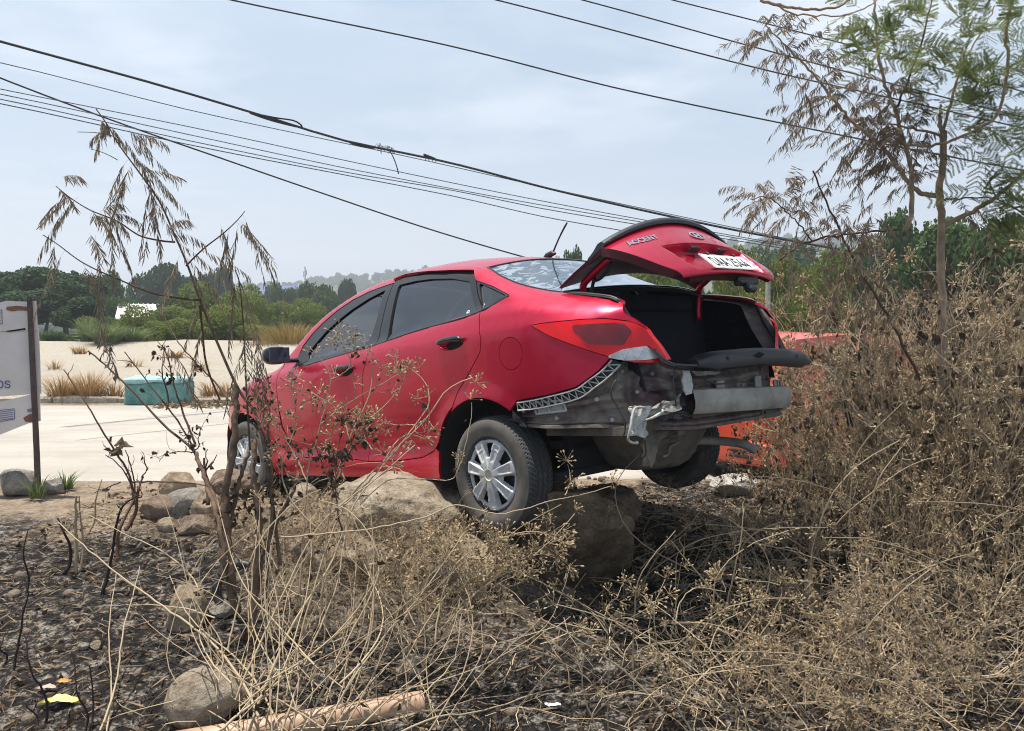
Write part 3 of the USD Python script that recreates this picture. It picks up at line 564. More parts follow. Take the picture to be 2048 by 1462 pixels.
trim_ = obj("boot_sill_trim", cat([grid(TR), (np.vstack([TR[0], TR[-1]]), np.array([[0, k, k + 1] for k in range(1, 8)] + [[9, 10 + k, 9 + k] for k in range(1, 8)]))]), M_black, car, smooth=35, label="black plastic boot sill trim sprung loose")
tz = lambda y: np.array([np.interp(-y, -yt, TR[:, 4, k]) for k in range(3)])
lat_c = tz(-.16) + (-.004, 0, -.012)
obj("latch_opening", cat([(lat_c + np.array([(-.004, .05, 0), (-.004, 0, .017), (-.004, -.055, .002), (-.004, 0, -.017)]), np.array([[0, 1, 2], [0, 2, 3]])), (lat_c + np.array([(-.004, .05, 0), (-.004, 0, .017), (-.004, -.055, .002), (-.004, 0, -.017)]), np.array([[0, 2, 1], [0, 3, 2]]))]), M_dark, trim_)
for y in (.10, -.56): obj("clip_hole", xf(lathe([(.0, -.003), (.010, -.003), (.012, .003)], 14, "x"), mat4(tz(y) + (-.003, 0, -.014))), M_dark, trim_)
obj("loose_flap", cat([grid(sheet_px([(1386, 709), (1556, 697), (1540, 706), (1400, 716)], (-.80, -.80, -.9, -.9), 12, .015, 21))]), M_black, trim_, smooth=True)
# ---- underneath: spare-wheel tub, axle, arches, exhaust
obj("spare_wheel_tub", xf(lathe([(.0, .0), (.17, .0), (.22, .03), (.30, .15), (.33, .22), (.345, .26)], 40, "z"), mat4((-.43, .08, .205))), M_under, car, smooth=40)
obj("underbody", cat([box(-.84, -.30, -.62, .70, .43, .47), box(-.30, .3, -.50, .50, .34, .38)]), M_under, car)
obj("rear_axle", cat([tube(np.array([(.04, .66, .235), (.10, .5, .19), (.12, 0, .18), (.10, -.5, .19), (.04, -.66, .235)]), .042, sides=10), tube(np.array([(-.08, .52, .22), (-.08, .52, .48)]), .05, sides=10), tube(np.array([(-.08, -.52, .22), (-.08, -.52, .48)]), .05, sides=10), tube(np.array([(-.12, -.58, .12), (-.16, -.60, .60)]), .022, sides=8), tube(np.array([(-.2, .25, .33), (-.35, -.1, .17), (-.28, -.5, .17), (-.1, -.6, .22)]), .012, sides=6)]), M_dark, car, smooth=40)
for i, (ax, az, ar) in enumerate(ARCH):
    th = np.linspace(-.25, 2.5, 30) if i == 0 else np.linspace(-.2, np.pi + .3, 30)
    for sgn in (1, -1):
        me = grid(np.stack([np.stack([ax + (ar + .004) * np.cos(th), np.full(30, y), az + (ar + .004) * np.sin(th)], -1) for y in (.815, .70, .56)] + [np.stack([ax + .05 * np.cos(th), np.full(30, .56), az + .05 * np.sin(th)], -1)], 1))
        obj("wheel_arch_liner", me if sgn > 0 else mirror_y(me), M_dark, car, smooth=30)
mu0, mu1 = px_on(1378, 884, -.55), px_on(1378, 884, -.55) + np.array([.12, .36, .02])
pe = [px_on(1388, 881, -.56), px_on(1440, 882, -.66), px_on(1478, 886, -.76), px_on(1496, 892, -.80), px_on(1512, 901, -.83)]
obj("muffler", cat([tube(np.array([mu0 - (mu1 - mu0) * .02, mu0, mu1, mu1 + (mu1 - mu0) * .02]), np.array([.06, .072, .072, .06]), sides=24)]), M_under, car, smooth=40)
obj("tail_pipe", cat([tube(smooth_line(pe, 14), .024, sides=14, cap=False), tube(smooth_line(pe, 14), .019, sides=14, cap=False)]), M_steel, car, smooth=True)
obj("exhaust_hanger", cat([tube(smooth_line([px_on(1372, 870, -.70), px_on(1350, 888, -.70), px_on(1339, 893, -.70), px_on(1337, 908, -.70), px_on(1326, 913, -.70)], 10), .007, sides=6), tube(smooth_line([px_on(1335, 905, -.5), px_on(1338, 928, -.5), px_on(1290, 936, -.5)], 10), .008, sides=6)]), M_steel, car, smooth=True)

# ---- boot lid, built closed and swung up about its hinge
LC = np.array([(-.555, 1.170), (-.65, 1.176), (-.76, 1.188), (-.870, 1.220), (-.888, 1.216), (-.892, 1.187), (-.910, 1.12), (-.930, 1.05), (-.947, .98), (-.975, .87), (-.992, .80), (-.978, .772)])
LE = np.array([(-.455, 1.135), (-.56, 1.128), (-.66, 1.120), (-.75, 1.122), (-.768, 1.118), (-.772, 1.104), (-.805, 1.065), (-.845, 1.01), (-.880, .95), (-.918, .865), (-.942, .80), (-.93, .772)])
LW = np.array([.60, .595, .585, .572, .570, .572, .578, .570, .545, .490, .425, .40])
kk = np.arange(12.0)
iC, iE, iW = PchipInterpolator(kk, LC), PchipInterpolator(kk, LE), PchipInterpolator(kk, LW)
def lid_pt(t, s, off=0.0):
    t, s = np.broadcast_arrays(np.asarray(t, float), np.asarray(s, float))
    f = np.abs(s)[..., None] ** 2.0; p = iC(t) * (1 - f) + iE(t) * f
    d = iC.derivative()(t) * (1 - f) + iE.derivative()(t) * f; d /= np.linalg.norm(d, axis=-1, keepdims=True) + 1e-9
    y = s * iW(t)
    rec = .046 * sstep(t, 7.55, 7.75) * sstep(t, 10.15, 9.75) * sstep(np.abs(y), .345 - .02 * (t - 8), .315 - .02 * (t - 8))
    o = off - rec
    return np.stack([p[..., 0] + d[..., 1] * o, y, p[..., 1] - d[..., 0] * o], -1)
TH_LID = math.radians(34.5); HX, HZ = -.38, 1.025
c_, s_ = math.cos(TH_LID), math.sin(TH_LID)
LM = np.eye(4); LM[0, 0], LM[0, 2], LM[2, 0], LM[2, 2] = c_, s_, -s_, c_; LM[:3, 3] = np.array([HX, .0145, HZ]) - LM[:3, :3] @ np.array([HX, 0, HZ])
tg = np.unique(np.r_[np.linspace(0, 11, 90), 7.55, 7.65, 7.75, 9.75, 9.9, 10.15]); sg = np.linspace(-1, 1, 101)
Tg, Sg = np.meshgrid(tg, sg, indexing="ij")
OUT, INN = lid_pt(Tg, Sg), lid_pt(Tg, Sg * .985, -.010 - .035 * sstep(Tg, 1.0, 4.0))
lid = obj("boot_lid", xf(grid(OUT), LM), M_red, car, smooth=40, label="raised boot lid with licence plate")
rim_ = lambda a, b, fl: grid(np.stack([a, b], 1), fl)
obj("lid_inner_panel", xf(cat([grid(INN, True), rim_(OUT[:, 0], INN[:, 0], False), rim_(OUT[:, -1], INN[:, -1], True), rim_(OUT[0], INN[0], True), rim_(OUT[-1], INN[-1], False)]), LM), simple("lid_inner_dark_red", (0.05, .004, .008), .5), lid, smooth=30)
ts = np.linspace(2.15, 4.9, 14); T2, Sp = np.meshgrid(ts, np.linspace(-1.0, 1.0, 81), indexing="ij")
offs = .004 + .016 * sstep(T2, 2.15, 3.2) * sstep(T2, 5.1, 4.6)
obj("spoiler", xf(cat([grid(lid_pt(T2, Sp, offs)), rim_(lid_pt(ts, -1.0, offs[:, 0]), lid_pt(ts, -1.0, -.01), False), rim_(lid_pt(ts, 1.0, offs[:, -1]), lid_pt(ts, 1.0, -.01), True)]), LM), M_black, lid, smooth=40, label="black lip spoiler along the lid")
from scipy.interpolate import LinearNDInterpolator
mk = Tg > 5.0
lid_x = LinearNDInterpolator(np.c_[OUT[mk][:, 1], OUT[mk][:, 2]], OUT[mk][:, 0])
def on_lid(mesh, y, z, rot=0.0, shear=0.0):
    v, f = mesh; c, s = math.cos(rot), math.sin(rot); X = v[:, 0] + shear * v[:, 1]; Y = v[:, 1]
    yy, zz = y - (c * X - s * Y), z + (s * X + c * Y); x = lid_x(yy, zz); x = np.where(np.isnan(x), -.95, x)
    return np.stack([x - .001 - v[:, 2], yy, zz], -1), f
tx = meshkit.text_mesh("ACCENT", .034, .004, bold=True); tx.apply_scale([1.45, 1, 1]); tx = tx.subdivide()
w = tx.bounds[1][0]
tx.apply_scale([.20 / w, 1, 1])
obj("badge_lettering", xf(on_lid(tm(tx), .50, 1.043, rot=.10, shear=.2), LM), M_chrome, lid)
ringp = shapely.affinity.scale(Point(0, 0).buffer(1, 48), .060, .031)
hp = unary_union([shapely.affinity.skew(g, 18) for g in (shapely.box(-.026, -.022, -.012, .022), shapely.box(.012, -.022, .026, .022), shapely.affinity.rotate(shapely.box(-.018, -.0055, .018, .0055), 12))])
em = ringp.difference(shapely.affinity.scale(Point(0, 0).buffer(1, 48), .049, .0235)).union(hp)
et = trimesh.util.concatenate([trimesh.creation.extrude_polygon(g, .005, engine="earcut") for g in (em.geoms if hasattr(em, "geoms") else [em])])
obj("emblem", xf(on_lid(tm(et.subdivide()), -.005, 1.082), LM), M_chrome, lid)
pz, ph_ = .845, .14
tilt = np.array([[0, 0, -1, 0], [-1, 0, 0, 0], [0, 1, 0, 0], [0, 0, 0, 1.]])   # lettering plane -> back of the car
PM = mat4((-.978, 0, pz), ry=.26) @ tilt
pb = rounded(shapely.box(-.195, -.062, .195, .062), .006); pl = tm(trimesh.creation.extrude_polygon(pb, .003))
plate = obj("licence_plate", xf(pl, LM @ PM), M_plate, lid)
tx = meshkit.text_mesh("DAA 2544", .074, .001, bold=True); c0 = tx.bounds.mean(0); tx.apply_translation([-c0[0], -c0[1], 0]); tx.apply_scale([.31 / np.ptp(tx.bounds[:, 0]), 1, 1]); tx.apply_translation([0, -.004, .0032])
obj("plate_lettering", xf(tm(tx), LM @ PM), M_ink, plate)
fr = pb.buffer(-.004).difference(pb.buffer(-.006)); f3 = trimesh.creation.extrude_polygon(fr, .0008); f3.apply_translation([0, 0, .003])
obj("plate_border", xf(tm(f3), LM @ PM), M_ink, plate)
for y in (.115, -.115):
    obj("plate_bolt", xf(xf(lathe([(.0, .010), (.008, .010), (.010, .004), (.010, .0)], 12, "z"), mat4((-y, .066, 0))), LM @ PM), M_gloss, plate)
    obj("plate_lamp", xf(cat([box(-.945, -.905, y - .035, y + .035, .968, .982, .004)]), LM), M_black, lid)
obj("lid_latch", xf(cat([box(-.965, -.915, -.20, -.02, .735, .775, .012), box(-.96, -.92, -.14, -.07, .69, .74, .01)]), LM), M_black, lid)
for y in (.50, -.50):
    e = (LM @ np.r_[-.56, y, 1.10, 1])[:3]; e2 = (LM @ np.r_[-.72, y * .98, 1.09, 1])[:3]
    obj("hinge_arm", cat([tube(smooth_line([(-.42, y, .98), (-.43, y, 1.10), e + [0.03, 0, -.02], e, e2], 16), .019, sides=8)]), M_red, car, smooth=True)
    if y > 0: obj("wiring_loom", cat([tube(smooth_line([(-.44, y - .02, 1.05), (-.47, y - .035, 1.16), (-.50, y - .02, 1.20), e + [-.02, -.03, -.01], e2 + [0, -.02, -.02]], 18), .009, sides=6)]), M_black, car, smooth=True)
obj("boot_edge_gutter", cat([tube(top(np.full(41, -.405), np.linspace(-1, 1, 41), .018), .010, sides=6)]), M_dark, car, smooth=True)
# ---- wheels
def tyre_mesh():
    W, R0 = .094, .298
    a = np.r_[-.070, -.082, -.092, -.0935, -.090, -.083, np.linspace(-.076, .076, 45), .083, .090, .0935, .092, .082, .070]
    r = np.r_[.184, .198, .225, .25, .270, .283, .2905 + .0075 * (1 - (np.linspace(-1, 1, 45)) ** 4), .283, .270, .25, .225, .198, .184]
    for g in (-.034, 0.0, .034): r = r - .008 * (np.abs(a - g) < .0042) * (np.abs(a) < .078)
    n = 288; v, f = lathe(np.c_[r, a], n); k = len(r); th = np.repeat(np.arange(n), k); aa = np.tile(a, n); rr = np.hypot(v[:, 0], v[:, 2])
    sh = (np.abs(aa) > .040) & (np.abs(aa) < .080); groove = (th + np.round(np.abs(aa) * 90).astype(int)) % 4 == 0
    mid = (np.abs(aa) < .030) & ((th + np.round(aa * 160).astype(int)) % 6 == 0)
    d = np.where(sh & groove, .0055, 0) + np.where(mid, .004, 0)
    sc = (rr - d) / rr; v[:, 0] *= sc; v[:, 2] *= sc
    return v, f
def cover_mesh():
    nt, nr = 7 * 32, 30; r = np.linspace(.034, .188, nr); th = np.arange(nt) / nt * 2 * np.pi
    Rr, Tt = np.meshgrid(r, th, indexing="xy"); ph = ((Tt * 7 / (2 * np.pi)) % 1.0 - .5) * 2 * np.pi / 7   # angle from the spoke's middle
    arc = np.abs(ph) * Rr; half = .019 + .016 * (Rr - .05) / .13                                  # spokes widen outwards
    on = sstep(arc, half + .002, half - .002)
    y = .072 + .016 * (1 - (Rr / .188) ** 2) + .010 * on - .006 * sstep(arc, half - .010, half - .014) * sstep(Rr, .07, .085) * sstep(Rr, .165, .155) - .014 * (1 - on) * sstep(Rr, .085, .10)
    y += .010 * sstep(Rr, .160, .170) * (1 - on) - .016 * sstep(Rr, .180, .188) + .003 * (np.abs(Rr - .135) < .004) * on
    v = np.stack([Rr * np.cos(Tt), y, Rr * np.sin(Tt)], -1)
    hole = (arc > half + .003) & (Rr > .092) & (Rr < .162)
    i, j = np.meshgrid(np.arange(nt), np.arange(nr - 1), indexing="ij"); i2 = (i + 1) % nt
    keep_ = ~(hole[i, j] & hole[i2, j] & hole[i, j + 1] & hole[i2, j + 1])
    q = np.stack([i * nr + j, i * nr + j + 1, i2 * nr + j + 1, i2 * nr + j], -1)[keep_]
    f = np.vstack([q[:, [0, 1, 2]], q[:, [0, 2, 3]]]); V = v.reshape(-1, 3)
    return cat([(V, f), (V - [0, .004, 0], f[:, ::-1])])
M_ring = simple("worn_cap_ring", (0.55, 0.52, 0.36), .5, var=.3, scale=50)
M_rimdark = simple("dark_steel_rim", (0.03, 0.03, 0.032), .6, var=.4, scale=20)
ty, cv = tyre_mesh(), cover_mesh()
barrel = cat([lathe([(.188, -.075), (.176, -.068), (.165, -.03), (.165, .045), (.186, .068), (.190, .076)], 64), lathe([(.165, .03), (.06, .045), (.0, .05)], 48), lathe([(.0, -.01), (.10, -.012), (.12, -.05), (.10, -.06), (.0, -.06)], 32)])
for x, y, z, rz, spin in ((0, .745, .243, 0, .25), (0, -.745, .246, 0, .8), (FAX, .765, .255, .06, .5), (FAX, -.745, .255, .06, .1)):
    M_ = mat4((x, y, z), rz=rz) @ (np.eye(4) if y > 0 else np.diag([-1, -1, 1, 1.0])) @ trimesh.transformations.rotation_matrix(spin, [0, 1, 0])
    wh = obj("wheel", xf(barrel, M_), M_rimdark, car, smooth=40)
    v, f = ty; rr = np.hypot(v[:, 0], v[:, 2]); fr_ = rr[f].mean(1); tread = (np.abs(v[f][:, :, 1]).max(1) < .0835)
    t_ = obj("tyre", xf((v, f[tread]), M_), M_rubber, wh, smooth=28)
    obj("sidewall", xf((v, f[~tread]), M_), M_side, t_, smooth=40)
    obj("wheel_cover", xf(cv, M_), M_silver, wh, smooth=40)
    obj("centre_cap", xf(lathe([(.0, .093), (.024, .093), (.027, .095), (.034, .094), (.036, .088), (.036, .075)], 32), M_), M_silver, wh, smooth=30)
    obj("cap_ring", xf(lathe([(.026, .0945), (.0285, .098), (.033, .098), (.0355, .0945)], 36), M_), M_ring, wh, smooth=True)
# ================================================================ the land
fb = lambda x, y, s, o=4, seed=0: meshkit.fbm(np.stack([np.asarray(x, float) * s, np.asarray(y, float) * s, np.zeros_like(np.asarray(x, float) + np.asarray(y, float)) + seed * 7.3], -1), o, seed) - .5
def height(x, y, fine=True):
    x, y = np.broadcast_arrays(np.asarray(x, float), np.asarray(y, float))
    hc = .03 + .05 * sstep(x, -1.5, .5)
    yc = 6.1 + .25 * fb(x, 0 * x, .5, 2, 3)
    d = yc - y
    front = hc - (hc + .02 + .08 * fb(x, y, .4, 2, 5)) * sstep(d, .6, 2.2) - np.maximum(d - 1.2, 0) * .10
    back = hc * (1 - sstep(-d, .25, 1.3))
    z = np.where(d > 0, front, back)
    # the sandy heap the car is hung up on, left of the rear wheel
    z = z + .36 * np.exp(-(((x + .62) / .85) ** 2 + ((y - 4.75) / .58) ** 2) ** 1.3) * sstep(y, 7.2, 5.8)
    z = z - .16 * np.exp(-(((x - .70) / .45) ** 2 + ((y - 4.3) / .5) ** 2))
    road = sstep(y, 6.6, 7.0) * (1 - sstep(y, 12.2, 12.5))
    far = sstep(y, 12.5, 13.2)
    z = z * (1 - sstep(y, 6.4, 6.95)) - .004 * road + far * (.06 + .55 * fb(x, y, .11, 4, 8) + .12 * fb(x, y, .5, 4, 2))
    z = z + (.24 + .35 * fb(x, y, .35, 4, 31)) * np.exp(-((y - 30.5 - 1.5 * fb(x, 0 * x, .15, 2, 4)) / 1.6) ** 2) * sstep(x, 6, -2)
    z = z - 6.5 * sstep(y, 52, 80) * (1 - sstep(y, 260, 520)) - 1.2 * sstep(y, 14, 30) * sstep(x, -3, 6)
    hill = 44 * np.exp(-((x - 210) / 190) ** 2 - ((y - 640) / 170) ** 2) + 26 * np.exp(-((x + 60) / 170) ** 2 - ((y - 700) / 150) ** 2) + 15 * np.exp(-((x + 420) / 260) ** 2 - ((y - 800) / 200) ** 2) + 62 * np.exp(-((x - 520) / 240) ** 2 - ((y - 760) / 220) ** 2)
    z = z + hill + sstep(y, 260, 520) * (-1 + 14 * fb(x, y, .012, 3, 6))
    z = z - .32 * sstep(x, 1.3, 2.5) * sstep(y, 6.6, 7.4) * (1 - sstep(y, 11.5, 12.5))
    if fine:
        near = 1 - sstep(y, 6.3, 6.8)
        z = z + near * (.085 * fb(x, y, 1.7, 4, 1) + .035 * fb(x, y, 7.0, 4, 11) + .018 * np.abs(fb(x, y, 16.0, 2, 12)))
    return z
def gdepth(u, v, lo=2.2, hi=12.0):
    d = np.linspace(lo, hi, 900); P = CAM + d[:, None] * ((u - 1024) / FPX * CX + (v - 731) / FPX * CD + CZ); below = P[:, 2] < height(P[:, 0], P[:, 1]); return float(d[np.argmax(below)]) if below.any() else hi
def on_ground(u, v):
    return at(u, v, gdepth(u, v))
gx = np.unique(np.r_[np.linspace(-1500, -60, 22), np.linspace(-60, -8, 40), np.linspace(-8, -3.2, 40), np.linspace(-3.2, 3.4, 300), np.linspace(3.4, 8, 36), np.linspace(8, 60, 40), np.linspace(60, 1500, 22)])
gy = np.unique(np.r_[np.linspace(-30, .6, 12), np.linspace(.6, 2.4, 30), np.linspace(2.4, 6.8, 210), np.linspace(6.8, 13.5, 40), np.linspace(13.5, 60, 70), np.linspace(60, 400, 36), np.linspace(400, 2500, 24)])
GX, GY = np.meshgrid(gx, gy, indexing="ij")
M_ground = usdkit.material(stage, "/World/Looks/ground", {
    "g": ("geometry", {}), "s": ("separate_xyz", {}),
    "na": ("noise_texture", {"scale": 1.6, "detail": 7.0, "roughness": 0.65}), "nb": ("noise_texture", {"scale": 13.0, "detail": 9.0, "roughness": 0.75}), "nc": ("noise_texture", {"scale": 55.0, "detail": 5.0, "roughness": 0.7}), "nd": ("noise_texture", {"scale": 0.35, "detail": 5.0}),
    "burn": ("rgb_ramp", {"ramp": [(0.0, (0.008, 0.007, 0.007)), (0.44, (0.014, 0.012, 0.012)), (0.525, (0.042, 0.036, 0.032)), (0.575, (0.15, 0.130, 0.11)), (0.66, (0.34, 0.305, 0.265)), (1.0, (0.42, 0.385, 0.34))]}),
    "soil": ("rgb_ramp", {"ramp": [(0.0, (0.10, 0.075, 0.052)), (0.42, (0.20, 0.152, 0.108)), (0.58, (0.31, 0.245, 0.180)), (1.0, (0.40, 0.33, 0.25))]}),
    "sand": ("rgb_ramp", {"ramp": [(0.0, (0.22, 0.185, 0.145)), (0.43, (0.28, 0.245, 0.20)), (0.6, (0.37, 0.332, 0.278)), (1.0, (0.42, 0.38, 0.325))]}),
    "green": ("rgb_ramp", {"ramp": [(0.0, (0.030, 0.045, 0.014)), (0.5, (0.055, 0.075, 0.022)), (1.0, (0.13, 0.11, 0.045))]}),
    "addn": ("math", {"math_type": "multiply_add", "value2": 0.5, "value3": -0.25}), "addb": ("math", {"math_type": "add"}),
    "yb": ("map_range", {"from_min": 5.6, "from_max": 5.0, "to_min": 0.0, "to_max": 1.0, "clamp": True}), "xj": ("math", {"math_type": "multiply_add", "value2": 3.4, "value3": -1.7}), "yj": ("math", {"math_type": "add"}),
    "xr": ("map_range", {"from_min": 0.2, "from_max": 1.6, "to_min": 0.0, "to_max": 1.2, "clamp": True}), "yj2": ("math", {"math_type": "subtract"}),
    "hx": ("vector_math", {"math_type": "distance", "vector2": (-0.55, 4.75, 0.1)}), "hm": ("map_range", {"from_min": 0.55, "from_max": 1.15, "to_min": 0.0, "to_max": 1.0, "clamp": True}), "bm": ("math", {"math_type": "multiply"}),
    "m1": ("mix_color", {}), "ys": ("map_range", {"from_min": 6.6, "from_max": 7.1, "to_min": 0.0, "to_max": 1.0, "clamp": True}), "m2": ("mix_color", {}), "yv": ("math", {"math_type": "subtract", "value2": 11.9}), "yv2": ("math", {"math_type": "absolute"}), "yv3": ("map_range", {"from_min": 0.9, "from_max": 0.5, "to_min": 0.0, "to_max": 1.5, "clamp": True}), "yv4": ("math", {"math_type": "multiply", "use_clamp": True}), "mv": ("mix_color", {}), "verge": ("rgb_ramp", {"ramp": [(0.0, (0.10, 0.065, 0.04)), (0.45, (0.20, 0.135, 0.085)), (0.6, (0.30, 0.22, 0.145)), (1.0, (0.36, 0.28, 0.2))]}),
    "yg": ("map_range", {"from_min": 30.0, "from_max": 34.0, "to_min": 0.0, "to_max": 1.0, "clamp": True}), "m3": ("mix_color", {}),
    "xg": ("map_range", {"from_min": 1.0, "from_max": 5.0, "to_min": 0.0, "to_max": 1.0, "clamp": True}), "yg2": ("map_range", {"from_min": 13.0, "from_max": 15.0, "to_min": 0.0, "to_max": 1.0, "clamp": True}), "gg": ("math", {"math_type": "multiply"}), "gmx": ("math", {"math_type": "maximum"}),
    "b": ("bump", {"strength": 1.0, "distance": 0.012}), "b2": ("bump", {"strength": 1.0, "distance": 0.03}), "p": ("principled_bsdf", {"roughness": 0.95, "specular_ior_level": 0.15})},
    [("g.position", "s.vector"), ("g.position", "na.vector"), ("g.position", "nb.vector"), ("g.position", "nc.vector"), ("g.position", "nd.vector"),
     ("nc.fac", "addn.value1"), ("nb.fac", "addb.value1"), ("addn.value", "addb.value2"), ("addb.value", "burn.fac"), ("addb.value", "soil.fac"), ("addb.value", "sand.fac"), ("nd.fac", "green.fac"),
     ("na.fac", "xj.value1"), ("s.y", "yj.value1"), ("xj.value", "yj.value2"), ("s.x", "xr.value"), ("yj.value", "yj2.value1"), ("xr.result", "yj2.value2"), ("yj2.value", "yb.value"),
     ("g.position", "hx.vector1"), ("hx.value", "hm.value"), ("yb.result", "bm.value1"), ("hm.result", "bm.value2"), ("bm.value", "m1.fac"), ("soil.color", "m1.a"), ("burn.color", "m1.b"),
     ("s.y", "ys.value"), ("ys.result", "m2.fac"), ("m1.result", "m2.a"), ("s.y", "yv.value1"), ("yv.value", "yv2.value1"), ("yv2.value", "yv3.value"), ("na.fac", "yv4.value1"), ("yv3.result", "yv4.value2"), ("yv4.value", "mv.fac"), ("sand.color", "mv.a"), ("verge.color", "mv.b"), ("addb.value", "verge.fac"), ("mv.result", "m2.b"), ("s.y", "yg.value"), ("s.x", "xg.value"), ("s.y", "yg2.value"), ("xg.result", "gg.value1"), ("yg2.result", "gg.value2"), ("gg.value", "gmx.value1"), ("yg.result", "gmx.value2"), ("gmx.value", "m3.fac"), ("m2.result", "m3.a"), ("green.color", "m3.b"), ("m3.result", "p.base_color"),
     ("nc.fac", "b.height"), ("nb.fac", "b2.height"), ("b.normal", "b2.normal"), ("b2.normal", "p.normal")], surface="p.BSDF")
ground = tag(obj("ground", fix_up(grid(np.stack([GX, GY, height(GX, GY)], -1))), M_ground, smooth=True), kind="structure")
M_road = usdkit.material(stage, "/World/Looks/road_dust", {
    "g": ("geometry", {}), "mp": ("mapping", {"scale": (0.55, 1.5, 1.0)}), "n": ("noise_texture", {"scale": 1.2, "detail": 6.0, "roughness": 0.65}), "n2": ("noise_texture", {"scale": 24.0, "detail": 6.0, "roughness": 0.7}), "a": ("math", {"math_type": "multiply_add", "value2": 0.35, "value3": -0.17}), "ad": ("math", {"math_type": "add"}),
    "r": ("rgb_ramp", {"ramp": [(0.0, (0.24, 0.215, 0.185)), (0.40, (0.29, 0.265, 0.233)), (0.58, (0.34, 0.312, 0.278)), (1.0, (0.38, 0.35, 0.31))]}), "b": ("bump", {"distance": 0.006}), "p": ("principled_bsdf", {"roughness": 0.9, "specular_ior_level": 0.2})},
    [("g.position", "mp.vector"), ("mp.vector", "n.vector"), ("g.position", "n2.vector"), ("n2.fac", "a.value1"), ("n.fac", "ad.value1"), ("a.value", "ad.value2"), ("ad.value", "r.fac"), ("r.color", "p.base_color"), ("n2.fac", "b.height"), ("b.normal", "p.normal")], surface="p.BSDF")
rx_, ry_ = np.meshgrid(np.unique(np.r_[np.linspace(-200, -12, 20), np.linspace(-12, 12, 160), np.linspace(12, 200, 20)]), np.linspace(0, 1, 40), indexing="ij")
edge0 = 6.75 + .35 * fb(rx_, 0 * rx_, .5, 3, 21)
far0 = 11.3 + .5 * fb(rx_, 0 * rx_, .35, 3, 33)
road = tag(obj("road", fix_up(grid(np.stack([rx_, edge0 + (12.25 - edge0) * ry_, -.32 * sstep(rx_, 1.3, 2.5) * sstep(edge0 + (far0 - edge0) * ry_, 6.6, 7.4) * (1 - sstep(edge0 + (far0 - edge0) * ry_, 11.5, 12.5)) + .012 - .012 * (np.abs(ry_ - .5) > .49)], -1))), M_road, smooth=True), kind="structure")

# ---- rocks and boulders
def rock_mesh(seed, size, sub=4, cuts=9, rough=.10, sq=1.0):
    r = np.random.default_rng(seed); mv = trimesh.creation.icosphere(sub, 1.0); v = np.array(mv.vertices)
    for _ in range(cuts):
        n = r.normal(size=3); n /= np.linalg.norm(n); d = r.uniform(.62, .92) * sq
        k = v @ n; v = v - np.maximum(k - d, 0)[:, None] * n
    p_ = v * 1.6 + r.uniform(0, 50, 3)
    nv = v / (np.linalg.norm(v, axis=1, keepdims=True) + 1e-9)
    v = v + nv * ((meshkit.fbm(p_, 4, seed) - .5) * rough * 2 + (meshkit.fbm(p_ * 5, 3, seed + 1) - .5) * rough * .55)[:, None]
    lo, hi = v.min(0), v.max(0); v = (v - (lo + hi) / 2) / (hi - lo) * np.asarray(size)
    return v, np.array(mv.faces)
def stone(name, c0, c1, c2, sc=7.0):
    return usdkit.material(stage, "/World/Looks/" + name, {"tc": ("texture_coordinate", {}), "g": ("geometry", {}), "n": ("noise_texture", {"scale": sc, "detail": 9.0, "roughness": 0.7}), "n2": ("noise_texture", {"scale": sc * 11, "detail": 5.0, "roughness": 0.7}), "a": ("math", {"math_type": "multiply_add", "value2": 0.4, "value3": -0.2}), "ad": ("math", {"math_type": "add"}),
        "r": ("rgb_ramp", {"ramp": [(0.0, c0), (0.36, c0), (0.52, c1), (0.68, c2), (1.0, c2)]}), "b": ("bump", {"distance": 0.012}), "b2": ("bump", {"distance": 0.04}), "p": ("principled_bsdf", {"roughness": 0.92, "specular_ior_level": 0.2})},
        [("tc.object", "n.vector"), ("tc.object", "n2.vector"), ("n2.fac", "a.value1"), ("n.fac", "ad.value1"), ("a.value", "ad.value2"), ("ad.value", "r.fac"), ("r.color", "p.base_color"), ("n2.fac", "b.height"), ("n.fac", "b2.height"), ("b.normal", "b2.normal"), ("b2.normal", "p.normal")], surface="p.BSDF")
R_grey = stone("grey_rock", (.13, .115, .10), (.25, .225, .195), (.36, .33, .29))
R_tan = stone("tan_rock", (.17, .125, .08), (.30, .235, .165), (.42, .35, .26))
R_pale = stone("pale_rock", (.19, .145, .10), (.33, .275, .205), (.45, .385, .30))
R_brown = stone("brown_rock", (.10, .07, .05), (.21, .155, .115), (.30, .235, .18))
R_white = stone("white_concrete", (.34, .32, .28), (.46, .435, .395), (.55, .53, .49))
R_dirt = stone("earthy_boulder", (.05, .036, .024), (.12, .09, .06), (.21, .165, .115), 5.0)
def rock(u, v, w, h, dep, mat, label, seed, name="rock", deep=None, rz=0.0, cuts=9, rough=.10, sub=4, tilt=0.0, sq=1.0, seat=False, over=0.0):
    """a rock whose outline is centred on pixel (u, v), w by h pixels, at depth dep"""
    if dep < 4.1 or seat: dep = gdepth(u, v + h * .32)
    sx, sz = w / FPX * dep, h / FPX * dep; c = at(u, v, dep)
    t = thing(name, label, "boulder" if name == "boulder" else "rock", mat4(c, rz=rz, ry=tilt))
    me = rock_mesh(seed, (sx * 1.06, deep or (sx + sz) * .5, sz * 1.08), sub, cuts, rough, sq)
    if over: me[0][:, 1] -= over * me[0][:, 2]; me[0][:, 0] += .12 * me[0][:, 2]
    obj("stone", me, mat, t, smooth=32); return t
rock(36, 970, 78, 60, 6.25, R_grey, "rounded grey rock at the foot of the cardboard sign's post", 1, seat=True)
rock(108, 976, 42, 36, 6.3, R_grey, "small grey rock just right of the sign's post", 2, seat=True)
rock(357, 974, 72, 60, 6.15, R_tan, "rounded tan rock topping the pile left of the car's front wheel", 3, seat=True)
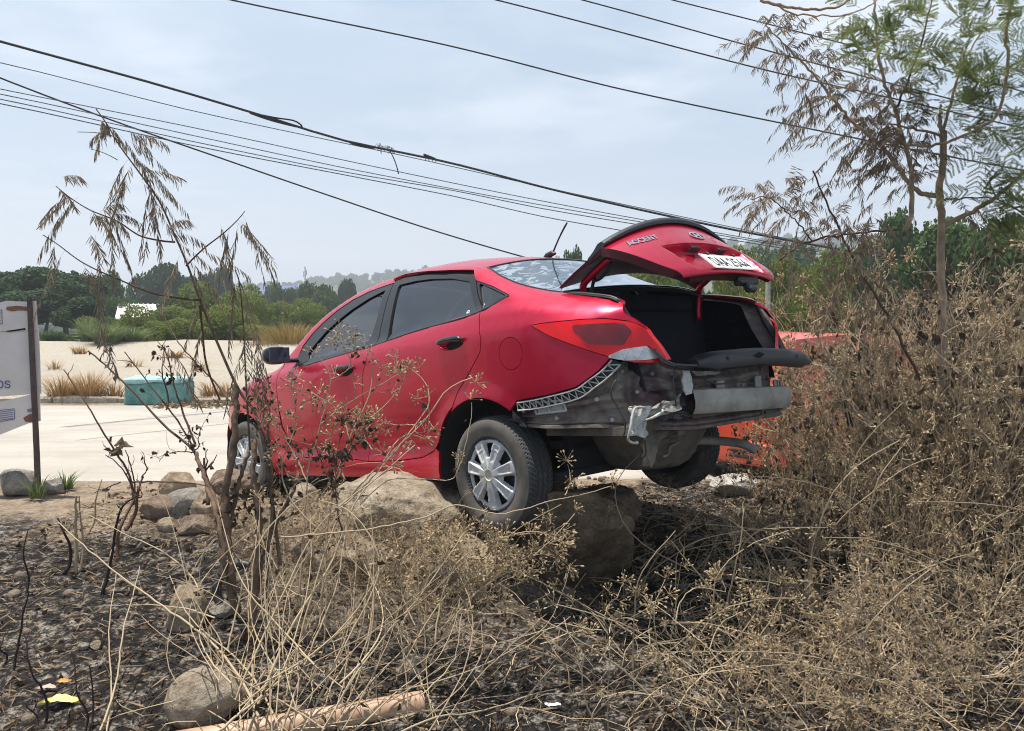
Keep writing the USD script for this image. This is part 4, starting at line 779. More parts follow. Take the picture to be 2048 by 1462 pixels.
rock(372, 1008, 92, 60, 5.95, R_grey, "broad grey rock in the middle of the pile by the front wheel", 4, seat=True)
rock(318, 1018, 70, 52, 5.9, R_brown, "reddish brown rock at the left end of the rock pile", 5, seat=True)
rock(412, 1014, 60, 66, 5.75, R_tan, "upright tan rock at the right end of the rock pile", 6, seat=True)
rock(392, 1052, 76, 44, 5.7, R_brown, "dark brown rock at the bottom of the rock pile", 7, seat=True)
rock(335, 1050, 40, 30, 5.5, R_tan, "small pale stone in front of the rock pile", 17, seat=True)
rock(470, 972, 92, 58, 5.6, R_brown, "jagged brown rock in front of the car's front wheel", 8, seat=True, rough=.22, cuts=14)
rock(608, 1000, 62, 62, 5.1, R_pale, "pale rounded boulder under the car's sill", 9, name="boulder")
rock(555, 1035, 70, 60, 5.0, R_pale, "pale buried boulder below the sill, left of the rounded one", 10, name="boulder")
rock(700, 1010, 120, 88, 4.95, R_pale, "pale angular boulder under the front door", 11, name="boulder", cuts=14)
rock(830, 1045, 300, 190, 4.72, R_pale, "largest pale slab wedged under the sill before the rear wheel", 12, name="boulder", deep=.75, rough=.12, cuts=22, sub=5, sq=.9)
rock(745, 1120, 150, 90, 4.3, R_tan, "pale rough boulder half buried below the big slab", 13, name="boulder", cuts=12)
rock(915, 1130, 140, 110, 4.25, R_tan, "tan cracked boulder below the rear wheel", 14, name="boulder", cuts=12, rough=.12)
rock(640, 1120, 110, 90, 4.4, R_tan, "tan rounded boulder in the bank behind the dry stems", 29, name="boulder")
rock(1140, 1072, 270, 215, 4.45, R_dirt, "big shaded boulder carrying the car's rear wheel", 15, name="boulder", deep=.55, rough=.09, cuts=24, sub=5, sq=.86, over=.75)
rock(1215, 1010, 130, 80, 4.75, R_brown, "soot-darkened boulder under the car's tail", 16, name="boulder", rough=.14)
rock(1105, 960, 90, 60, 5.2, R_tan, "tan stone behind the rear wheel under the axle", 18, seat=True, rough=.14)
rock(374, 1222, 76, 94, 3.95, R_tan, "tan pitted rock standing on burnt ground behind the thin saplings", 19, rough=.12)
rock(414, 1400, 150, 130, 3.3, R_pale, "large pale rock in the foreground beside the end of the pipe", 20, cuts=7, rough=.07, sub=5)
rock(822, 1335, 62, 46, 3.55, R_pale, "pale rock above the pipe's broken end", 21)
rock(440, 1218, 48, 36, 3.95, R_grey, "small grey rock beside the tan pitted rock", 22)
rock(192, 1291, 22, 20, 3.65, R_tan, "little orange-tan pebble on the burnt ground", 23)
rock(167, 1293, 22, 16, 3.65, R_grey, "little grey pebble beside the orange-tan one", 24)
rock(1480, 912, 110, 60, 6.3, R_white, "white broken concrete lump behind the tail pipe", 25, seat=True, rough=.14, cuts=14)
rock(1540, 935, 120, 56, 6.2, R_white, "white flat concrete lump in front of the orange car's wheel", 26, seat=True, rough=.14, cuts=14)
rock(1470, 972, 90, 46, 5.9, R_white, "white concrete piece just right of the car's far rear wheel", 27, seat=True, rough=.14, cuts=14)
rock(1905, 912, 60, 42, 6.6, R_white, "white concrete lump in the brush at the right edge", 28, seat=True, rough=.14)
rock(1640, 925, 60, 50, 6.5, R_white, "white lump below the orange car's door among dry weeds", 30, seat=True, rough=.14)

# ---- kerb, turquoise block
M_kerb = stone("kerb_concrete", (.24, .20, .155), (.38, .33, .265), (.48, .43, .355))
kx = np.linspace(-30, 6, 37); rng = np.random.default_rng(3)
for i in range(0, 36):
    if rng.random() < .12: continue
    v, f = box(kx[i] + .012, kx[i + 1] - .012, 12.55, 12.72, -.05, .085 + rng.uniform(-.02, .02), .02); v, f = trimesh.remesh.subdivide(*trimesh.remesh.subdivide(v, f)); v = v + (meshkit.fbm(v * 5, 3, i) - .5)[:, None] * .05
    tag(obj("kerb_stone", (v, f), M_kerb), kind="structure")
M_turq = stone("turquoise_paint", (.07, .17, .155), (.13, .28, .25), (.19, .36, .325), 4.0)
M_turq2 = stone("turquoise_top", (.24, .42, .41), (.33, .52, .52), (.42, .6, .6), 6.0)
def hewn(x0, x1, y0, y1, z0, z1, n, amp, seed):
    v, f = box(x0, x1, y0, y1, z0, z1, .025)
    for _ in range(n): v, f = trimesh.remesh.subdivide(v, f)
    q = (meshkit.fbm(v * 4 + seed, 4, seed) - .5)[:, None]; return v + q * amp * np.sign(v - v.mean(0)), f
c = at(310, 783, 12.42)
tb = thing("turquoise_concrete_block", "turquoise painted concrete block by the far kerb", "concrete block", mat4((c[0], 12.55, 0), rz=.03))
obj("block", hewn(-.47, .44, -.2, .25, -.02, .33, 4, .05, 3), M_turq, tb, smooth=40)
obj("top_slab", hewn(-.48, .44, -.21, .26, .322, .40, 4, .07, 8), M_turq2, tb, smooth=40, label="pale chipped top")

# ---- cardboard sign on a wooden post
M_card = simple("white_cardboard", (0.60, 0.525, 0.475), 0.8, var=0.14, scale=5, bump=0.003, bscale=14)
M_torn = simple("torn_brown_cardboard", (0.22, 0.095, 0.055), 0.9, var=0.3, scale=40)
M_blue = simple("blue_print", (0.020, 0.045, 0.19), 0.6); M_post = simple("weathered_post", (0.085, 0.055, 0.043), 0.8, scale=25, dark=(.04, .026, .02), bump=.003, bscale=60)
sc_ = 6.2 / FPX
P0 = at(68, 790, 6.2)
sg = thing("cardboard_sign", "white cardboard sign nailed to a dark wooden post at the left edge", "sign", mat4(P0, rz=.10))
L = lambda u, v: ((u - 68) * sc_, (790 - v) * sc_)     # picture units to metres on the board
def flap(pts, y, t=.006):
    g = Polygon([L(*p) for p in pts]); e = trimesh.creation.extrude_polygon(g, t, engine="earcut"); v, f = tm(e.subdivide().subdivide())
    v = np.stack([v[:, 0], y - v[:, 2], v[:, 1]], -1); v[:, 1] += .02 * (meshkit.fbm(v * 3.1 + 9, 3, 4) - .5); return v, f
pn = obj("upper_flap", flap([(-260, 590), (-3, 608), (20, 602), (58, 604), (76, 602), (77, 660), (50, 662), (-260, 668)], .030), M_card, sg, smooth=30)
obj("middle_panel", flap([(-260, 664), (20, 664), (50, 660), (78, 657), (79, 788), (-260, 810)], .034), M_card, sg, smooth=30)
lw = obj("lower_flap", flap([(-260, 806), (0, 804), (77, 785), (76, 843), (52, 848), (0, 869), (-60, 892), (-260, 930)], .028), M_card, sg, smooth=30)
obj("torn_patch", flap([(20, 614), (40, 612), (60, 614), (60, 622), (44, 621), (30, 623), (19, 620)], .0225, .002), M_torn, sg)
obj("torn_patch", flap([(44, 836), (56, 829), (70, 830), (70, 839), (58, 845), (47, 844)], .0205, .002), M_torn, sg)
obj("slit", flap([(16, 662), (54, 656), (54, 660), (22, 664)], .024, .002), M_dark, sg)
def print_(pts, y, nm="printed_mark"): return obj(nm, flap(pts, y, .001), M_blue, lw if y < .021 else pn)
tx = meshkit.text_mesh("OS", 15 * sc_, .001); v, f = tm(tx); x1 = v[:, 0].max()
obj("blue_lettering", (np.stack([v[:, 0] - x1 + L(21, 0)[0], .0225 - v[:, 2], v[:, 1] + L(0, 776)[1]], -1), f), M_blue, pn)
for u0, u1, v0, v1, y, nl in ((-14, 11, 620, 648, .0215, 4), (-20, 28, 822, 848, .0185, 5)):
    o = print_([(u0, v0), (u1, v0 - .1 * (u1 - u0) * (v0 > 700)), (u1, v1 - .2 * (u1 - u0) * (v0 > 700)), (u0, v1), (u0 + 1, v1 - 1), (u1 - 1, v1 - 1 - .2 * (u1 - u0) * (v0 > 700)), (u1 - 1, v0 + 1 - .1 * (u1 - u0) * (v0 > 700)), (u0 + 1, v0 + 1)], y, "printed_frame")
    for k in range(nl):
        a = v0 + 4 + k * (v1 - v0 - 6) / nl; s_ = .12 * (v0 > 700)
        print_([(u0 + 3, a), (u1 - 3, a - s_ * (u1 - u0)), (u1 - 3, a + 1.0 - s_ * (u1 - u0)), (u0 + 3, a + 1.0)], y, "fine_print")
for k in range(3): print_([(52, 819 + 2.4 * k), (62 - k, 817.5 + 2.4 * k), (62 - k, 818.5 + 2.4 * k), (52, 820 + 2.4 * k)], .0185, "fine_print")
pp = np.array([(L(66, 594)[0], .005, L(66, 594)[1]), (L(66.5, 700)[0], .006, L(0, 700)[1]), (L(68, 850)[0], .006, L(0, 850)[1]), (L(69, 1000)[0], .0, L(0, 1000)[1])])
obj("post", cat([tube(smooth_line(pp, 12), .020, .024, sides=6)]), M_post, sg, smooth=30)

# ---- orange plastic pipe in the foreground
M_pipe = simple("tan_pvc_pipe", (0.47, 0.31, 0.20), 0.5, scale=9, dark=(.27, .165, .10), bump=.0008, bscale=90)
pA, pB = at(330, 1496, 3.02), at(846, 1408, 3.32)
dp = (pB - pA) / np.linalg.norm(pB - pA); pA = pA - dp * .5
tp = thing("plastic_pipe", "tan plastic pipe lying across the bottom of the picture", "pipe", mat4(pA))
ptsP = np.linspace(0, 1, 24)[:, None] * (pB - pA); r_ = .052
obj("pipe_wall", cat([tube(ptsP, r_, sides=28, cap=False), (lambda m_: (m_[0], m_[1][:, ::-1]))(tube(ptsP, r_ - .005, sides=28, cap=False)), grid(np.stack([tube(ptsP[-2:], r_, sides=28, cap=False)[0][28:], tube(ptsP[-2:], r_ - .005, sides=28, cap=False)[0][28:]], 1)[np.r_[0:28, 0]])]), M_pipe, tp, smooth=40)
# black hose bend on the burnt bank and its green cap
tb = thing("black_hose", "black bent hose stub behind the thin charred trunks", "hose", mat4(at(470, 1140, 4.0)))
o0 = at(470, 1140, 4.0)
obj("bend", cat([tube(smooth_line([at(498, 1132, 4.0) - o0, at(470, 1128, 4.0) - o0, at(442, 1148, 3.98) - o0, at(434, 1180, 3.96) - o0, at(440, 1206, 3.94) - o0], 20), .022, sides=12)]), M_black, tb, smooth=40)
obj("collar", cat([tube(np.array([at(433, 1172, 3.962) - o0, at(435, 1182, 3.958) - o0]), .027, sides=12)]), M_gloss, tb, smooth=40)
M_grn = simple("dark_green_plastic", (.008, .03, .028), .45); obj("cap", cat([tube(np.array([at(462, 1136, 3.99) - o0, at(482, 1126, 3.99) - o0]), .03, sides=10)]), M_grn, tb, smooth=40)
# a yellow leaf and scraps on the ash
M_yleaf = simple("yellow_leaf", (.62, .52, .16), .6, var=.25, scale=30)
def leaf_thing(u, v, dep, size, mat, label, seed, name="fallen_leaf"):
    c = at(u, v, dep); c[2] = height(c[0], c[1]) + .012; r = np.random.default_rng(seed)
    a = np.linspace(-1, 1, 13); w = (1 - a ** 2) ** .6 * .38 * (1 + .18 * r.normal(size=13)); X = np.stack([a, 0 * a, 0 * a], -1) * size
    P = np.stack([X + np.stack([0 * a, s_ * w * size, (abs(s_) * .22 * size + .1 * size * np.sin(a * 3 + seed)) * np.ones(13)], -1) for s_ in np.linspace(-1, 1, 7)], 1)
    return solo(name, xf(grid(P), mat4(c, rz=r.uniform(-.5, .5), rx=r.uniform(-.2, .3))), mat, label, "leaf" if "leaf" in name else "litter", smooth=True)
leaf_thing(122, 1438, 3.28, .075, M_yleaf, "bright yellow dead leaf on the ash at the lower left", 2)
M_pink = simple("pink_scrap", (.52, .36, .30), .7, var=.3, scale=30)
leaf_thing(92, 1392, 3.4, .045, M_pink, "pinkish paper scrap on the ash above the yellow leaf", 7, "paper_scrap")
leaf_thing(128, 1368, 3.45, .03, simple("orange_leaf", (.48, .25, .06), .7), "small orange leaf on the ash", 9)
leaf_thing(1105, 1446, 3.3, .035, M_plate, "crumpled white scrap in the dry weeds at the bottom", 12, "paper_scrap")

# ---------------------------------------------------------------- second car, orange red, behind the brush
M_orange = usdkit.material(stage, "/World/Looks/orange_red_paint", {"p": ("principled_bsdf", {"base_color": (0.46, 0.055, 0.020), "roughness": 0.4, "coat_weight": 0.4, "coat_roughness": 0.08})}, [], surface="p.BSDF")
dx, dy = .767, .641                                   # from the front towards the tail
OM = np.eye(4); OM[:3, 0] = (dx, dy, 0); OM[:3, 1] = (-dy, dx, 0); OM[:3, 3] = (2.36, 7.18, -.30)   # near front corner
oc = thing("orange_red_hatchback", "orange red hatchback seen from behind, parked beyond the dry brush at the right", "car", OM)
sp_ = [(.03, .30), (-.03, .42), (-.02, .62), (.02, .92), (.08, 1.05), (.24, 1.38), (.42, 1.44), (1.2, 1.47), (1.9, 1.45), (2.25, 1.38), (2.85, .98), (3.5, .86), (3.70, .72), (3.76, .5), (3.70, .30)]
body2 = rounded(Polygon(sp_), .03).difference(Point(.72, .28).buffer(.34, 32)).difference(Point(3.0, .28).buffer(.34, 32))
wins = [rounded(Polygon([(.78, 1.0), (.84, 1.34), (1.46, 1.37), (1.48, .98)]), .03), rounded(Polygon([(1.54, .98), (1.53, 1.37), (1.95, 1.36), (2.22, 1.28), (2.58, .98)]), .03)]
side2 = body2.difference(unary_union(wins))
W2 = 1.62
def plate_side(g, y, t, inward):
    e = trimesh.creation.extrude_polygon(g, t, engine="earcut"); v, f = tm(e); v = np.stack([v[:, 0], y + v[:, 2] * inward, v[:, 1]], -1); return v, f[:, ::-1] if inward > 0 else f
def tumble(m_):
    v, f = m_; v = v.copy(); k = .14 * sstep(v[:, 2], .9, 1.46) + .05 * sstep(v[:, 2], .5, .25) + .09 * sstep(v[:, 0], .4, -.05) + .015 * np.abs(np.sin((v[:, 2] - .3) * 6.0))
    v[:, 1] = np.where(v[:, 1] < W2 / 2, v[:, 1] + k, v[:, 1] - k); return v, f
tri2 = tm(trimesh.creation.extrude_polygon(side2, .03, engine="earcut").subdivide_to_size(.10))
for yy, s_ in ((0, 1), (W2, -1)):
    v, f = tri2; obj("side_panel", tumble((np.stack([v[:, 0], yy + s_ * v[:, 2], v[:, 1]], -1), f[:, ::-1] if s_ > 0 else f)), M_orange, oc, smooth=30)
ring = shapely.segmentize(Polygon(sp_).exterior, .06); ol = np.array(ring.coords)[:-1]
ys_ = np.linspace(.005, W2 - .005, 19); sk = np.stack([np.stack([ol[:, 0] - .09 * (1 - ((yy - W2 / 2) / (W2 / 2)) ** 2) * sstep(ol[:, 0], .5, .1), np.full(len(ol), yy), ol[:, 1] + .02 * (1 - ((yy - W2 / 2) / (W2 / 2)) ** 2)], -1) for yy in ys_], 1)
sk = np.concatenate([sk, sk[:1]]); v, f = grid(sk, True); c = v[f].mean(1)
rearg = (c[:, 0] < .22) & (c[:, 2] > 1.04) & (c[:, 2] < 1.36) & (c[:, 1] > .22) & (c[:, 1] < W2 - .22); frontg = (c[:, 0] > 2.25) & (c[:, 0] < 2.9) & (c[:, 2] > 1.0) & (c[:, 1] > .14) & (c[:, 1] < W2 - .14); low = c[:, 2] < .32
obj("body", tumble((v, f[~rearg & ~frontg & ~low])), M_orange, oc, smooth=35)
obj("rear_window", tumble((v, f[rearg])), M_tint, oc, smooth=35); obj("windscreen", tumble((v, f[frontg])), M_tint, oc, smooth=35)
obj("underside", tumble((v, f[low])), M_dark, oc)
for g in wins: obj("side_window", tumble(plate_side(g.buffer(.01), .02, .004, 1)), M_tint, oc, smooth=30)
for yy, s_ in ((.16, 1), (W2 - .16, -1)): obj("tail_lamp", soft_box(.03, yy, .84, .14, .17, .26), M_lens_red, oc, smooth=True)
obj("bumper", xf(soft_box(0, 0, 0, .20, W2 - .12, .22, .35), mat4((-.02, W2 / 2, .44))), M_orange, oc, smooth=True)
for yy in (.34, 1.24):
    for zz in (.40, .45): obj("bumper_slot", box(-.135, -.10, yy - .12, yy + .12, zz - .011, zz + .011, .004), M_dark, oc)
P2 = mat4((-.135, W2 / 2 - .02, .63)) @ np.array([[0, 0, -1, 0], [-1, 0, 0, 0], [0, 1, 0, 0], [0, 0, 0, 1.]])
p2 = obj("licence_plate", xf(tm(trimesh.creation.extrude_polygon(shapely.box(-.195, -.07, .195, .07), .006)), P2), M_plate, oc)
tx = meshkit.text_mesh("X 5569", .08, .001, bold=True); c0 = tx.bounds.mean(0); tx.apply_translation([-c0[0], -c0[1], .0062]); tx.apply_scale([.33 / np.ptp(tx.bounds[:, 0]), 1, 1]); obj("plate_lettering", xf(tm(tx), P2), M_ink, p2)
obj("door_mirror", soft_box(2.5, -.10, 1.02, .12, .20, .14), M_orange, oc, smooth=True)
obj("seat_row", cat([box(.6, .8, .2, W2 - .2, .5, 1.15, .05), box(1.7, 1.85, .2, .7, .5, 1.2, .05), box(1.7, 1.85, .95, 1.45, .5, 1.2, .05), box(.2, 3.5, .05, W2 - .05, .33, .36)]), M_dark, oc)
tl = (lathe([(.19, -.07), (.25, -.09), (.285, -.07), (.29, 0), (.285, .07), (.25, .09), (.19, .07)], 40)); rl = lathe([(.19, .06), (.17, .05), (.06, .055), (.0, .055)], 30)
for xx in (.72, 3.0):
    for yy, s_ in ((.11, -1), (W2 - .11, 1)):
        w_ = obj("wheel", xf(rl, mat4((xx, yy, .29)) @ np.diag([1, s_, s_, 1.0])), M_silver, oc, smooth=30); obj("tyre", xf(tl, mat4((xx, yy, .29))), M_side, w_, smooth=30)

# ---------------------------------------------------------------- far trees, houses and hills
F_dark = leafy("dark_tree_leaves", (.030, .062, .020), (.075, .125, .038), .4)
F_mid = leafy("mid_green_leaves", (.06, .10, .025), (.14, .19, .052), .45)
F_bright = leafy("bright_bush_leaves", (.13, .16, .032), (.28, .30, .085), .5)
F_ochre = leafy("ochre_grass_leaves", (.22, .15, .05), (.38, .28, .11), .3)
F_haze = leafy("far_wood_leaves", (.045, .075, .025), (.09, .125, .042), .35)
M_bark = simple("tree_bark", (.11, .085, .06), .9, var=.5, scale=8)
leafq = 1
quad = (np.array([(-.5, 0, -.5), (.5, 0, -.5), (.62, .06, .1), (0, -.05, .62), (-.6, .06, .15)]), np.array([[0, 1, 2], [0, 2, 4], [4, 2, 3]]))
def crown(rng, blobs, n, size, squash=.8, fill=.55):
    """leaf-sized faces spread through several clumps; blobs: (x, y, z, r)"""
    B = np.array(blobs, float); wgt = B[:, 3] ** 2; which = rng.choice(len(B), n, p=wgt / wgt.sum()); d = rng.normal(size=(n, 3)); d /= np.linalg.norm(d, axis=1, keepdims=True)
    rr = rng.uniform(fill, 1.0, n) ** .6; lump = 1 + .5 * (meshkit.fbm(d * 2.6 + which[:, None] * 5.1, 3, 2) - .5)
    P = B[which, :3] + d * (B[which, 3] * rr * lump)[:, None] * [1, 1, squash]
    A = frames(d + rng.normal(size=(n, 3)) * .7, rng)[:, :, [0, 2, 1]]
    return scatter(quad, A * (size * rng.uniform(.55, 1.25, n))[:, None, None], P)
def tree_proto(name, label, cat_, rng, w, h, nb, n, size, mat, trunk=True, base=.3, spiky=False):
    t = thing(name, label, cat_)
    blobs = []
    for k in range(nb):
        a = rng.uniform(0, 2 * np.pi); r = w * .5 * rng.uniform(.1, .72); z = h * (base + (1 - base) * rng.uniform(.12, .82)); blobs.append((r * math.cos(a), r * math.sin(a), z, w * rng.uniform(.17, .30)))
    obj("crown", crown(rng, blobs, n, size), mat, t)
    if trunk:
        ps = [tube(smooth_line([(0, 0, -.4), (rng.normal() * .08 * w, rng.normal() * .08 * w, h * .3), (0, 0, h * .62)], 8), .035 * h, .012 * h, sides=7)]
        for b in blobs[:6]: ps.append(tube(smooth_line([(0, 0, h * .32), (b[0] * .5, b[1] * .5, h * .32 + (b[2] - h * .32) * .6), b[:3]], 6), .012 * h, .004 * h, sides=5))
        obj("trunk", cat(ps), M_bark, t, smooth=True)
    return t
rng = np.random.default_rng(11)
SP = {}
def ground_z(x, y): return float(height(np.array(x), np.array(y), False))
def plant_tree(key, u, v, width_px, dep, label, maker=None, group=None, stretch=1.0):
    """a tree whose top is at pixel (u, v), at depth dep, width_px wide; its foot on the land there"""
    p = at(u, v, dep); zb_ = ground_z(p[0], p[1]) - .1; h = max(p[2] - zb_, .4) * (1.24 if 'bush' in key else 1.10); w = width_px / FPX * dep
    proto, w0, h0 = SP[key]; M_ = mat4((p[0], p[1], zb_), rz=rng.uniform(0, 6.28)); M_[:3, :3] = M_[:3, :3] @ np.diag([w / w0, w / w0, h / h0])
    if key in unused: proto.GetAttribute("xformOp:transform").Set(gf(M_)); tag(proto, label, None, group); unused.discard(key); return proto
    return copy(proto, M_, label, group)
unused = set()
def species(key, *a, **k):
    SP[key] = (tree_proto(*a, **k), a[4], a[5]); unused.add(key)
species("dark1", "broad_tree", "x", "tree", rng, 8, 8, 16, 16000, .24, F_dark)
species("dark2", "broad_tree", "x", "tree", rng, 8, 8, 13, 15000, .24, F_dark)
species("mid1", "leafy_tree", "x", "tree", rng, 6, 6, 12, 9000, .20, F_mid)
species("mid2", "leafy_tree", "x", "tree", rng, 6, 6, 9, 9000, .20, F_mid)
species("bush1", "green_bush", "x", "bush", rng, 5, 4, 12, 11000, .12, F_bright, base=.05)
species("bush2", "green_bush", "x", "bush", rng, 5, 4, 9, 10000, .12, F_bright, base=.05)
species("bush3", "dark_bush", "x", "bush", rng, 5, 4, 9, 10000, .13, F_mid, base=.05)
for k, u, v, w, d, lab in [
    ("dark1", 20, 552, 190, 52, "dark broad tree at the left edge above the cardboard sign"), ("dark2", 130, 556, 170, 47, "dark broad tree right of the cardboard sign"), ("dark1", 75, 545, 120, 56, "tall dark tree topping the left tree group"), ("dark2", -60, 560, 180, 50, "dark tree cut by the left edge of the picture"), ("dark2", 60, 590, 150, 44, "dark low tree directly behind the cardboard sign"), ("dark1", 160, 600, 110, 42, "dark dense tree right beside the grass clump on the sand's edge"),
    ("mid1", 222, 565, 90, 70, "hazy green tree left of the white roof"), ("dark2", 315, 562, 120, 95, "dark round tree behind the white roofed house"), ("dark1", 372, 566, 90, 105, "dark low tree behind the white roof's right end"), ("dark2", 428, 562, 70, 110, "round dark tree standing alone right of the dry sapling's stem"), ("mid1", 345, 600, 90, 60, "green tree beside the white roof's right end"), ("mid2", 250, 600, 80, 62, "pale green tree in front of the hazy tree"),
    ("bush1", 430, 588, 130, 42, "bright green bush behind the dry sapling"), ("bush2", 350, 622, 130, 38, "bright green bush in front of the white roof"), ("bush3", 240, 640, 110, 36, "dusky green bush left of the turquoise block's line"), ("bush1", 500, 590, 110, 46, "bright bush left of the ochre bush"), ("bush2", 300, 655, 120, 34.5, "low olive bush on the edge of the sand"), ("bush3", 400, 650, 130, 35, "dark scrubby bush on the sand's edge under the sapling"), ("bush1", 480, 640, 120, 35, "yellow green bush beside the ochre bush"), ("bush3", 110, 665, 90, 35, "low dark bush at the foot of the left trees"), ("bush2", 190, 640, 70, 40, "small green bush at the foot of the dark trees"),
    ("bush1", 270, 628, 110, 35, "yellow green bush below the white roof's left end"), ("bush2", 345, 645, 120, 34, "low yellow green bush above the turquoise block"), ("bush1", 440, 628, 140, 34, "wide yellow green bush behind the sapling's lower branches"), ("bush2", 520, 655, 110, 33.5, "low yellow green bush beside the ochre thicket"), ("mid1", 545, 580, 60, 150, "green tree hiding the blue hall's left wall"), ("mid2", 590, 581, 60, 145, "green tree hiding the blue hall's right wall"), ("mid2", 640, 575, 90, 90, "green tree left of the car's roof behind the red roof"), ("dark1", 690, 572, 60, 120, "dark small tree above the car's windscreen pillar"), ("mid1", 560, 588, 70, 95, "green tree in front of the blue roof"), ("bush1", 620, 612, 90, 50, "green bush in front of the terracotta roofs"), ("bush2", 560, 612, 80, 52, "green bush left of the terracotta roofs"), ("mid1", 600, 590, 60, 130, "tree between the blue roof and the terracotta roofs"),
    ("bush1", 1470, 556, 160, 26, "bright green bush right of the boot lid"), ("bush2", 1580, 545, 150, 27, "tall bright green bush behind the utility post"), ("bush1", 1640, 560, 160, 24, "bright green bush behind the dry brush"), ("bush2", 1300, 555, 150, 34, "green bush seen above the car's rear window"), ("bush3", 1400, 575, 140, 30, "green bush seen between boot lid and boot"), ("bush2", 1540, 600, 130, 20, "low bright bush behind the open boot"),
    ("mid2", 1500, 520, 150, 60, "green tree on the right beyond the bushes"), ("mid1", 1580, 515, 170, 75, "broad green tree below the right hill"), ("mid2", 1345, 540, 140, 80, "green tree seen through the raised boot lid's arms"), ("mid1", 1150, 517, 50, 60, "green tree top just above the rear window"), ("mid1", 1905, 470, 210, 30, "full green tree behind the bare trunk at the right"), ("mid2", 2010, 445, 190, 27, "full green tree at the right edge behind the brush"), ("mid1", 1800, 452, 110, 36, "green tree left of the bare trunk"), ("mid2", 1720, 500, 130, 40, "leafy green tree behind the dry fronds"), ("mid2", 2080, 470, 170, 25, "green tree cut by the right edge of the picture")]:
    plant_tree(k, u, v, w, d, lab)
# ochre bush and spiky grass clumps
def grass_tuft(name, label, loc, n, h, spread, mat, rng, wdt=.006, group=None, cat_="grass", lean=.5):
    t = thing(name, label, cat_, mat4(loc), group=group); a = rng.uniform(0, 2 * np.pi, n); ps = []
    r0 = spread * .35 * np.sqrt(rng.uniform(0, 1, n)); hh = h * rng.uniform(.5, 1.0, n); ln = rng.normal(lean, .25, n) * spread
    s = np.linspace(0, 1, 5); base = np.stack([r0 * np.cos(a), r0 * np.sin(a), 0 * a], -1); out = np.stack([np.cos(a), np.sin(a), 0 * a], -1); tan = np.stack([-np.sin(a), np.cos(a), 0 * a], -1)
    P = base[:, None] + out[:, None] * (ln[:, None] * s ** 1.7)[..., None] + np.array([0, 0, 1.0]) * (hh[:, None] * (s - .25 * s ** 3))[..., None]
    wv = (wdt * (1 - s) + .0008)[None, :, None] * tan[:, None]
    V = np.stack([P - wv, P + wv], 2).reshape(n, 10, 3); k = np.arange(4) * 2; f = np.vstack([np.c_[k, k + 2, k + 3], np.c_[k, k + 3, k + 1]])
    obj("blades", (V.reshape(-1, 3), (f[None] + (np.arange(n) * 10)[:, None, None]).reshape(-1, 3)), mat, t); return t
M_straw = leafy("straw", (.30, .19, .085), (.56, .42, .22), .25)
M_ggrass = leafy("green_grass_blades", (.12, .16, .06), (.26, .32, .13), .3)
grass_tuft("ochre_bush", "tall ochre dry grass thicket left of the car's windscreen", at(580, 722, 30) + [0, 0, -.2], 1400, 2.2, 2.0, F_ochre, rng, .02, cat_="dry grass", lean=.35)
grass_tuft("ochre_bush", "ochre dry grass thicket behind the door mirror", at(530, 730, 29) + [0, 0, -.3], 900, 1.7, 1.5, F_ochre, rng, .02, cat_="dry grass", lean=.35)
for u, v, d, n, h, s, m_, lab in [(125, 796, 12.9, 260, .55, .55, M_straw, "straw coloured grass tuft on the kerb near the sign"), (180, 795, 12.9, 320, .62, .6, M_straw, "largest straw coloured grass tuft on the kerb left of the turquoise block"), (230, 795, 13.0, 120, .4, .45, M_straw, "thin straw tuft just left of the turquoise block"), (425, 800, 13.0, 120, .35, .5, M_straw, "thin straw tuft right of the turquoise block"), (215, 700, 30, 420, 1.0, 1.2, M_ggrass, "pale green spiky grass clump on the edge of the sand"), (180, 696, 31, 300, 1.2, .9, M_ggrass, "tall pale green grass left of the spiky clump"), (265, 690, 31, 260, .8, 1.2, M_ggrass, "pale green grass right of the spiky clump"), (130, 975, 6.4, 60, .18, .18, M_ggrass, "small green weed tuft right of the sign's post"), (75, 985, 6.1, 50, .22, .14, M_ggrass, "small green weed at the foot of the sign's post"), (455, 795, 13, 100, .3, .4, M_straw, "small dry tuft beside the car's nose"), (110, 745, 18, 60, .3, .4, M_straw, "small dry tuft on the sand behind the kerb tufts"), (270, 735, 19, 60, .3, .5, M_straw, "small dry tuft on the sand above the turquoise block"), (350, 720, 22, 70, .3, .6, M_straw, "small dry tuft on the sand near the far bushes"), (160, 715, 24, 70, .35, .6, M_straw, "small dry tuft on the sand below the spiky clump"), (400, 745, 18, 60, .35, .5, M_straw, "small dry tuft on the sand right of the turquoise block")]:
    p = at(u, v, d); grass_tuft("grass_tuft", lab, (p[0], p[1], ground_z(p[0], p[1])), n, h, s, m_, rng, .006 if d < 20 else .02)
